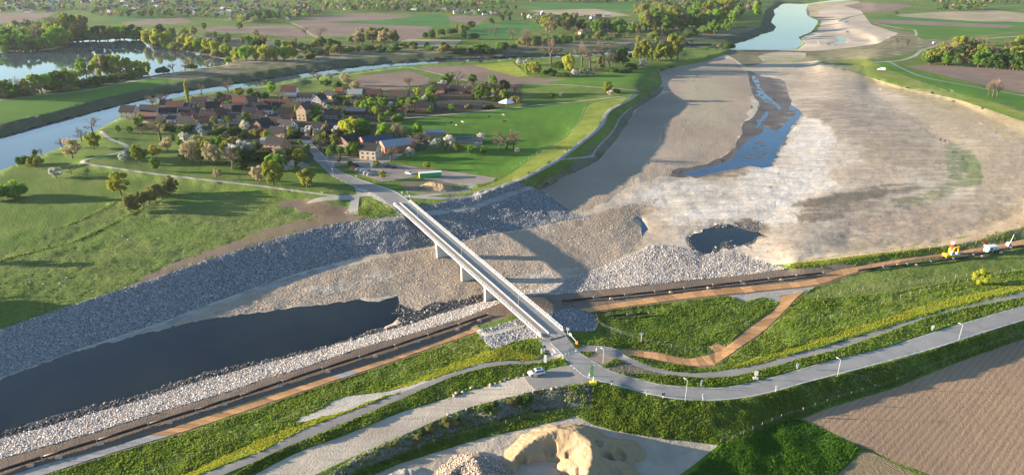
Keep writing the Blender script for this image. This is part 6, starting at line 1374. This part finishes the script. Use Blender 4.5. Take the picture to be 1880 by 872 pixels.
T('on the far lake shore', (-6, 93, 26, 'dark', 1.1), (8, 95, 28, 'willow', 1.1), (28, 94, 30, 'green', 1.1), (46, 94, 32, 'willow', 1.0), (62, 92, 26, 'green', 1.1), (80, 92, 24, 'willow', 1.1), (96, 88, 30, 'willow', 1.0), (108, 86, 38, 'willow', 1.0), (118, 78, 52, 'bare', .9), (130, 78, 50, 'ochre', .9), (142, 76, 50, 'bare', .9), (152, 76, 46, 'olive', 1.0), (122, 84, 34, 'yellow', 1.0), (165, 76, 26, 'green', 1.1), (182, 75, 26, 'dark', 1.1), (198, 74, 26, 'olive', 1.3), (212, 74, 24, 'green', 1.1), (228, 73, 26, 'willow', 1.0), (244, 73, 26, 'dark', 1.1), (258, 74, 24, 'green', 1.1), (276, 83, 28, 'yellow', 1.1), (292, 85, 32, 'yellow', 1.0), (303, 86, 22, 'yellow', 1.0), (314, 85, 28, 'yellow', 1.0), (296, 74, 28, 'dark', 1.0), (318, 76, 24, 'olive', 1.2), (340, 90, 27, 'yellow', 1.1), (352, 93, 26, 'yellow', 1.0), (366, 95, 26, 'willow', 1.0), (382, 98, 26, 'yellow', 1.0), (398, 101, 26, 'yellow', 1.0), (416, 104, 22, 'yellow', 1.1), (436, 112, 24, 'yellow', 1.1), (452, 113, 28, 'willow', 1.0), (470, 112, 28, 'yellow', 1.1), (488, 113, 30, 'yellow', 1.0), (505, 113, 26, 'yellow', 1.0), (522, 112, 28, 'willow', 1.0), (538, 110, 26, 'ochre', 1.0), (420, 118, 14, 'willow', 1.1), (18, 86, 34, 'green', 1.0), (72, 80, 34, 'bare', 1.0), (90, 74, 30, 'ochre', 1.0))
def belt(where, line, n, hpx, kinds, jit=3, wide=1.15):
    c = np.array(smooth(line, False, 4.0)); d = np.r_[0, np.cumsum(np.linalg.norm(np.diff(c, axis=0), axis=1))]
    for t in np.sort(rng.uniform(0, d[-1], n)):
        tree(np.interp(t, d, c[:, 0]) + random.uniform(-2, 2), np.interp(t, d, c[:, 1]) + random.uniform(-jit, jit), hpx * random.uniform(.65, 1.3), random.choice(kinds), where, wide)
T('just outside the left picture edge', (-150, 560, 55, 'green', 1.1), (-185, 575, 60, 'ochre', 1.2), (-130, 590, 48, 'green', 1.1), (-215, 552, 55, 'bare', 1.3), (-110, 575, 45, 'greenbush', 1.2), (-70, 482, 40, 'green', .9))
belt('in the scrub belt along the river', [(545, 112), (600, 100), (680, 93), (760, 92), (850, 94), (950, 92)], 60, 10, ['bush', 'greenbush', 'olivebush', 'dark'], 5)
belt('in the scrub belt behind the lake', [(330, 70), (400, 74), (480, 84), (560, 92), (640, 92)], 40, 15, ['olivebush', 'bare', 'olive', 'ochre', 'green', 'bush'], 7)
belt('in the hedge across the far fields', [(785, 70), (810, 66), (840, 60), (870, 52)], 14, 13, ['bush', 'dark', 'olive'], 2)
belt('in the copse on the far fields', [(652, 80), (680, 80), (715, 78), (748, 74)], 12, 22, ['ochre', 'dark', 'green', 'pale', 'olive'], 3)
belt('along the right side of the river channel', [(950, 84), (1020, 78), (1100, 72), (1180, 70), (1262, 66), (1340, 56)], 46, 11, ['bush', 'olivebush', 'bare', 'greenbush'], 5)
belt('behind the far river bank', [(1000, 60), (1060, 58), (1120, 62), (1180, 62)], 18, 26, ['bare', 'ochre', 'green', 'olive', 'dark'], 5)
belt('in the riverside wood at centre', [(1160, 52), (1200, 56), (1240, 55), (1290, 50), (1330, 46), (1360, 40)], 34, 30, ['green', 'ochre', 'willow', 'olive', 'bare', 'green'], 4)
belt('on the back of the riverside wood', [(1170, 34), (1230, 36), (1290, 34), (1340, 26)], 26, 24, ['olive', 'bare', 'ochre', 'green'], 4)
belt('on the front of the right-hand wood', [(1700, 118), (1740, 121), (1800, 124), (1850, 127), (1895, 130)], 30, 26, ['dark', 'ochre', 'green', 'olive', 'bare'], 2)
belt('in the middle of the right-hand wood', [(1710, 108), (1780, 111), (1840, 112), (1895, 114)], 26, 26, ['ochre', 'olive', 'bare', 'dark'], 3)
belt('on the back of the right-hand wood', [(1740, 98), (1800, 99), (1850, 96), (1895, 92)], 18, 24, ['ochre', 'dark', 'bare'], 3)
belt('in the row on the far green field', [(890, 42), (905, 43), (925, 38), (945, 36)], 8, 8, ['conifer', 'dark'], 1)
belt('at the water line of the far lake shore', [(-10, 95), (60, 94), (104, 88), (128, 78), (190, 75), (260, 74), (276, 84), (330, 92), (416, 108)], 60, 12, ['bush', 'greenbush', 'olivebush', 'dark'], 1, 1.3)
belt('under the trees of the lake dam', [(-10, 182), (60, 174), (140, 163), (200, 150), (270, 139)], 34, 13, ['olivebush', 'bush', 'greenbush'], 2, 1.3)
belt('along the gardens of the village edge', [(240, 232), (300, 240), (380, 246), (450, 258), (500, 284), (560, 292)], 22, 11, ['bush', 'olivebush', 'greenbush', 'pale'], 4, 1.2)
belt('in the back gardens of the village', [(330, 205), (400, 216), (470, 222), (540, 232), (600, 215), (680, 215), (760, 200)], 22, 10, ['bush', 'greenbush', 'dark', 'bright', 'olivebush', 'conifer'], 10, 1.1)
VK = ['bright', 'green', 'pale', 'white', 'ochre', 'bare', 'yellow', 'green', 'bright']
belt('between the western village houses', [(250, 226), (300, 230), (350, 228), (400, 236), (450, 230), (500, 216)], 15, 15, VK, 9, 1.0)
belt('between the northern village houses', [(380, 190), (450, 200), (530, 200), (600, 196), (680, 196), (720, 190)], 20, 14, VK, 9, 1.0)
belt('between the southern village houses', [(470, 262), (530, 256), (590, 258), (640, 240), (700, 242), (760, 236)], 22, 18, VK, 9, 1.0)
belt('around the farm east of the village', [(700, 205), (760, 196), (830, 168), (880, 180), (950, 182)], 24, 17, VK + ['bare', 'bare'], 7, 1.0)
belt('on the front edge of the village orchard', [(330, 290), (380, 292), (430, 296), (470, 300), (520, 312)], 14, 28, ['pale', 'white', 'ochre', 'pale', 'green', 'bright'], 9, 1.0)
belt('on the rubble slope under the haul road', [(690, 832), (800, 786), (900, 752), (1000, 730)], 18, 6, ['bush', 'olivebush'], 6, 1.3)
# single solitary trees on the far fields
T('standing alone on the far fields', (588, 72, 22, 'bare', 1.3), (562, 68, 18, 'bare', 1.1), (851, 73, 17, 'dark', 1.0), (870, 73, 11, 'bush', 1.1), (645, 82, 16, 'green', 1.0), (940, 72, 20, 'bare', 1.3), (910, 66, 20, 'bare', .8), (900, 66, 18, 'bare', .8), (1646, 27, 5, 'bush', 1.0), (1780, 84, 14, 'olivebush', 1.4), (440, 55, 14, 'green', 1.1), (375, 56, 13, 'green', 1.1), (470, 68, 13, 'pale', 1.2), (30, 50, 12, 'green', 1.2))

# far woods and town greenery that read as one mass
def woodland(name, label, polys, n, h, mats, seed, lo=.5):
    r = np.random.default_rng(seed); per = {m: [] for m in mats}; cnt = 0
    x0 = min(p[0] for q in polys for p in q); x1 = max(p[0] for q in polys for p in q); y0 = min(p[1] for q in polys for p in q); y1 = max(p[1] for q in polys for p in q)
    px = r.uniform(x0, x1, n * 12); py = r.uniform(y0, y1, n * 12); m = np.zeros(len(px), bool)
    for q in polys: m |= in_poly(px, py, q)
    px, py = px[m][:n], py[m][:n]; P = unproj(px, py, zr(px, py))
    V_, F_, S_, MI = [], [], [], []
    off = 0
    for i, p in enumerate(P):
        hh = h * r.uniform(lo, 1.25); k = 46; C, D = crown_pts(r, [(0, 0, .58, .32, .32, .42), (.15, .1, .7, .2, .2, .24), (-.15, -.08, .45, .22, .22, .3), (.0, -.18, .6, .2, .2, .28)], k)
        v, f = leaves(r, C, D, .13); v = v * [hh * r.uniform(.8, 1.25), hh, hh] + p
        V_.append(v); F_.append(f + off); off += len(v); S_.append(np.clip(.5 + .3 * r.normal(size=k), 0, 1)); MI.append(np.full(k, r.integers(len(mats))))
    me = mesh_np(name, np.concatenate(V_), np.concatenate(F_))
    for q in mats: me.materials.append(MATS[q])
    add_shade(me, np.concatenate(S_)); me.polygons.foreach_set('material_index', np.concatenate(MI).astype(np.int32))
    o = link(name, me); o['kind'] = 'stuff'; o['label'] = label; o['category'] = 'wood'
W4 = ['leaf_green', 'leaf_dark', 'leaf_conifer', 'leaf_olive', 'leaf_twig', 'leaf_dark']
woodland('far_woodland', 'greenery between the houses of the far town at upper left', [[(-60, -14), (620, -14), (600, 30), (520, 36), (440, 42), (340, 34), (250, 26), (120, 20), (-60, 24)]], 1100, 9, W4, 1)
woodland('far_woodland', 'dark tree belt between far town and lake at upper left', [[(170, 24), (260, 24), (330, 30), (300, 34), (200, 34), (160, 30)], [(430, 30), (560, 26), (560, 34), (440, 44)], [(-60, 58), (60, 54), (110, 60), (100, 75), (-60, 82)]], 190, 15, W4, 2)
woodland('far_woodland', 'continuous woodland along the top edge at centre', [[(600, -12), (1420, -12), (1400, 2), (1200, 8), (960, 5), (880, 16), (780, 22), (640, 24), (600, 16)]], 900, 14, W4, 3)
woodland('far_woodland', 'woodland left of the far river at the top', [[(1170, 6), (1400, 2), (1390, 22), (1340, 24), (1240, 28), (1175, 20)]], 260, 15, W4, 4)
woodland('far_woodland', 'dark tree belt along the top edge at right', [[(1560, -14), (2000, -12), (2000, 11), (1860, 11), (1700, 7), (1640, 0)], [(1716, 16), (1810, 15), (1808, 20), (1720, 22)]], 420, 14, W4, 5)
woodland('far_woodland', 'greenery around the small far villages at centre', [[(790, 16), (950, 18), (940, 34), (800, 26)], [(950, 32), (1120, 38), (1120, 56), (980, 46)]], 170, 9, W4, 6)
woodland('far_woodland', 'endless woods towards the horizon', [[(-700, -62), (2500, -62), (2500, -12), (-700, -12)]], 1500, 16, W4, 7)

# far houses
def far_house(px, py, where, kind=None):
    s = random.uniform(.9, 1.3); w_ = random.choice(['white', 'white', 'beige', 'tan', 'grey', 'red']); r_ = random.choice(['slate', 'grey', 'brown', 'rust', 'pale'])
    house(px, py, 11 * s, 8 * s, 4.2, 3.6, random.choice((0, 90)) + random.uniform(-20, 20), w_, r_, '%s, %s-roofed far house %s' % (WNAME[w_], r_, where), 0, False, 'house', 'house', group='far houses ' + where, far=True)
for px_, py_ in [(47, 19), (85, 20), (5, 20), (60, 18), (130, 10), (104, 9), (160, 6), (20, 11), (38, 9), (70, 8), (270, 9), (300, 8), (330, 7), (360, 9), (395, 11), (425, 38), (440, 39), (456, 40), (457, 18), (500, 14), (498, 28), (512, 34), (530, 37), (488, 24), (520, 20), (545, 18), (560, 12), (470, 8), (410, 20), (445, 28), (235, 12), (205, 4), (180, 12), (115, 16)] + [(random.uniform(0, 600), random.uniform(0, 26)) for _ in range(110)]: far_house(px_, py_, 'in the far town at upper left')
for px_, py_ in [(791, 22), (806, 20), (815, 22), (824, 21), (832, 23), (840, 19), (850, 23), (858, 25), (866, 22), (872, 27), (880, 25), (890, 28), (900, 27), (838, 26), (848, 27), (910, 26), (745, 20), (760, 19), (635, 19), (620, 14), (700, 14)]: far_house(px_, py_, 'in the white hamlet at top centre')
for px_, py_ in [(961, 29), (973, 33), (985, 30), (996, 28), (1010, 31), (1022, 36), (1056, 31), (1077, 36), (1088, 35), (1098, 34), (1110, 40), (1115, 31), (1060, 62), (1108, 55), (1166, 46), (1186, 44), (1068, 64), (1085, 57), (1040, 38)]: far_house(px_, py_, 'in the roadside hamlet behind the river')

# ------------------------------------------------------------------ loose stones and tall grass (countless)
def stones(name, label, tris, n, size, cols, seed, ymin=330, lift=.0, P=None):
    r = np.random.default_rng(seed)
    if P is None: P, _ = sample(tris, n, r, ymin)
    n = len(P)
    base = np.array([(1, 0, 0), (-1, 0, 0), (0, 1, 0), (0, -1, 0), (0, 0, 1), (0, 0, -1)], float)
    s = size * np.clip(r.lognormal(-.08, .42, (n, 1, 1)), .35, 2.6) * r.uniform(.7, 1.25, (n, 1, 3))
    v = base[None] * s + r.normal(size=(n, 6, 3)) * .18 * s
    ang = r.uniform(0, 6.28, n); ca, sa = np.cos(ang)[:, None], np.sin(ang)[:, None]; tl = r.uniform(-.7, .7, n)[:, None]
    x, y, z = v[..., 0], v[..., 1], v[..., 2]; y, z = y * np.cos(tl) - z * np.sin(tl), y * np.sin(tl) + z * np.cos(tl)
    v = np.stack([x * ca - y * sa, x * sa + y * ca, z * .8], -1) + P[:, None, :] + [0, 0, lift]
    f0 = np.array([(0, 2, 4), (2, 1, 4), (1, 3, 4), (3, 0, 4), (2, 0, 5), (1, 2, 5), (3, 1, 5), (0, 3, 5)])
    f = (f0[None] + 6 * np.arange(n)[:, None, None]).reshape(-1, 3)
    me = mesh_np(name, v.reshape(-1, 3), f, 'loose_stone')
    c = np.array(cols)[r.integers(len(cols), size=n)] * r.uniform(.75, 1.2, (n, 1))
    a = me.attributes.new('tint', 'FLOAT_COLOR', 'FACE'); a.data.foreach_set('color', np.repeat(np.c_[c, np.ones(n)], 8, 0).astype(np.float32).ravel())
    o = link(name, me); o['kind'] = 'stuff'; o['label'] = label; o['category'] = 'stones'
m, nt, b = new_mat('loose_stone'); at_ = nt.nodes.new('ShaderNodeAttribute'); at_.attribute_name = 'tint'; nt.links.new(at_.outputs['Color'], b.inputs['Base Color']); b.inputs['Roughness'].default_value = .85; b.inputs['Specular IOR Level'].default_value = .15; MATS['loose_stone'] = m
GREYS = [(.27, .275, .29), (.37, .365, .365), (.19, .195, .205), (.48, .46, .44)]; PALE = [(.48, .445, .41), (.38, .345, .315), (.60, .57, .53), (.44, .36, .31), (.25, .23, .22)]
stones('riprap_stones', 'grey armour stones covering the village-side river bank', zone_tris(lambda q: q['mat'] == 'riprap_bed'), 76000, .19, GREYS, 1)
stones('riprap_stones', 'pale armour stones covering the near river bank', zone_tris(lambda q: q['mat'] == 'riprap_pale'), 64000, .17, PALE, 2)
stones('bed_stones', 'scattered gravel stones on the dry channel bed', zone_tris(lambda q: q['name'] == 'gravel_bed'), 9000, .16, [(.42, .35, .28), (.32, .26, .2), (.5, .44, .37)], 3)
stones('bank_stones', 'loose stones at the wet edge of the pool', zone_tris(lambda q: q['mat'] == 'wet_mud'), 2200, .3, [(.10, .09, .08), (.28, .26, .24), (.05, .05, .05)], 4)
stones('rubble', 'loose rubble on the slope under the haul road', zone_tris(lambda q: q['mat'] == 'rubble_slope'), 2200, .12, [(.3, .27, .23), (.2, .18, .15), (.40, .37, .33)], 5)
# stones over the gravel heap
co = np.array([v.co for v in gh.data.vertices]); rr = np.random.default_rng(3); up = co[co[:, 2] > .0]; k = rr.choice(len(up), 9000)
stones('heap_stones', 'coarse stones covering the gravel heap', None, 0, .17, [(.42, .34, .27), (.30, .24, .19), (.54, .46, .38)], 6, P=up[k] + rr.normal(size=(9000, 3)) * [.15, .15, .03] + np.array(gh.location))
def tufts(name, label, tris, n, h, mat, seed, ymin=300, w=.35, by='px'):
    r = np.random.default_rng(seed); P, _ = sample(tris, n, r, ymin, 900, by)
    # clumps: keep more where a smooth noise is high
    q = .5 + .5 * vnoise(P[:, 0] / 4.2, P[:, 1] / 4.2, seed); P = P[r.random(n) < .25 + .75 * np.clip(q * 1.3, 0, 1)]; n = len(P)
    hh = h * r.uniform(.5, 1.4, n) * (.6 + .8 * np.clip(.5 + .6 * vnoise(P[:, 0] / 6, P[:, 1] / 6, seed + 1), 0, 1)); V_ = []
    for k in range(3):
        a = r.uniform(0, 6.28, n); d = np.stack([np.cos(a), np.sin(a), 0 * a], -1) * (w * r.uniform(.5, 1.2, n))[:, None]
        lean = np.stack([r.normal(size=n) * .35, r.normal(size=n) * .35, np.ones(n)], -1) * hh[:, None]
        V_.append(np.stack([P - d - [0, 0, .05], P + d - [0, 0, .05], P + lean], 1))
    v = np.concatenate(V_, 0).reshape(-1, 3); f = np.arange(len(v)).reshape(-1, 3)
    me = mesh_np(name, v, f, mat); add_shade(me, r.random(len(f)))
    o = link(name, me); o['kind'] = 'stuff'; o['label'] = label; o['category'] = 'grass'
leaf_mat('blade_dark', (.12, .19, .02), (.26, .335, .055), .5, 0); leaf_mat('blade_meadow', (.105, .17, .028), (.155, .22, .042), .5, 0); leaf_mat('blade_mown', (.30, .32, .035), (.44, .45, .06), .5, 0); leaf_mat('blade_crop', (.06, .17, .016), (.13, .25, .03), .45, 0)
tufts('rough_grass_tufts', 'tall rough grass and weeds on the verges and banks', zone_tris(lambda q: q['mat'] == 'rough_grass'), 80000, .32, 'blade_dark', 11, 300)
tufts('mown_grass_tufts', 'yellow-green grass on the mown verges', zone_tris(lambda q: q['mat'] == 'mown'), 16000, .22, 'blade_mown', 12, 300)
tufts('crop_plants', 'young green crop in the front field', zone_tris(lambda q: q['mat'] == 'crop' and q['name'] == 'crop_field'), 16000, .4, 'blade_crop', 13, 700)
tufts('meadow_tufts', 'uneven grass of the left and right meadows', zone_tris(lambda q: q['mat'] == 'meadow_west'), 14000, .14, 'blade_meadow', 14, 330)
tufts('slope_weeds', 'weeds growing on the rubble slope', zone_tris(lambda q: q['mat'] == 'rubble_slope'), 900, .6, 'blade_dark', 15, 600)

# ------------------------------------------------------------------ the air between here and the far woods
m = bpy.data.materials.new('haze'); m.use_nodes = True; nt = m.node_tree; nt.nodes.remove(nt.nodes['Principled BSDF'])
pv_ = nt.nodes.new('ShaderNodeVolumePrincipled'); pv_.inputs['Color'].default_value = (.78, .86, 1.0, 1); pv_.inputs['Density'].default_value = HAZE; pv_.inputs['Anisotropy'].default_value = .2
nt.links.new(pv_.outputs[0], nt.nodes['Material Output'].inputs['Volume']); MATS['haze'] = m
lo = GP.min(0); hi = GP.max(0)
hz = MB().box(((lo[0] + hi[0]) / 2, (lo[1] + hi[1]) / 2 - 50, (lo[2] - 1.5 + HCAM + 8) / 2), (hi[0] - lo[0] + 400, hi[1] - lo[1] + 500, HCAM + 8 - lo[2] + 1.5)).build('haze', 'haze')
hz['kind'] = 'stuff'; hz['label'] = 'thin bluish haze over the far landscape'; hz['category'] = 'haze'

# ------------------------------------------------------------------ labels: look-alikes are told apart by their order from the left
ORD = 'leftmost second third fourth fifth sixth seventh eighth ninth tenth eleventh twelfth thirteenth fourteenth fifteenth sixteenth seventeenth eighteenth nineteenth twentieth twenty-first twenty-second twenty-third twenty-fourth'.split()
by = {}
for o, x in THINGS: by.setdefault(o['label'], []).append((x, o))
for lb, L in by.items():
    if len(L) == 1: continue
    L.sort(key=lambda q: q[0]); n = len(L); w = len(lb.split())
    if n > 24 or w > 13:
        for _, o in L: o['group'] = o.get('group') or lb
        continue
    for i, (_, o) in enumerate(L):
        if n == 2: sfx = ('left', 'right')[i] + ' one of two'
        elif i == n - 1: sfx = 'rightmost of its kind'
        elif i == 0: sfx = 'leftmost of its kind'
        else: sfx = ORD[i] + ' from left'
        o['label'] = lb + ', ' + sfx
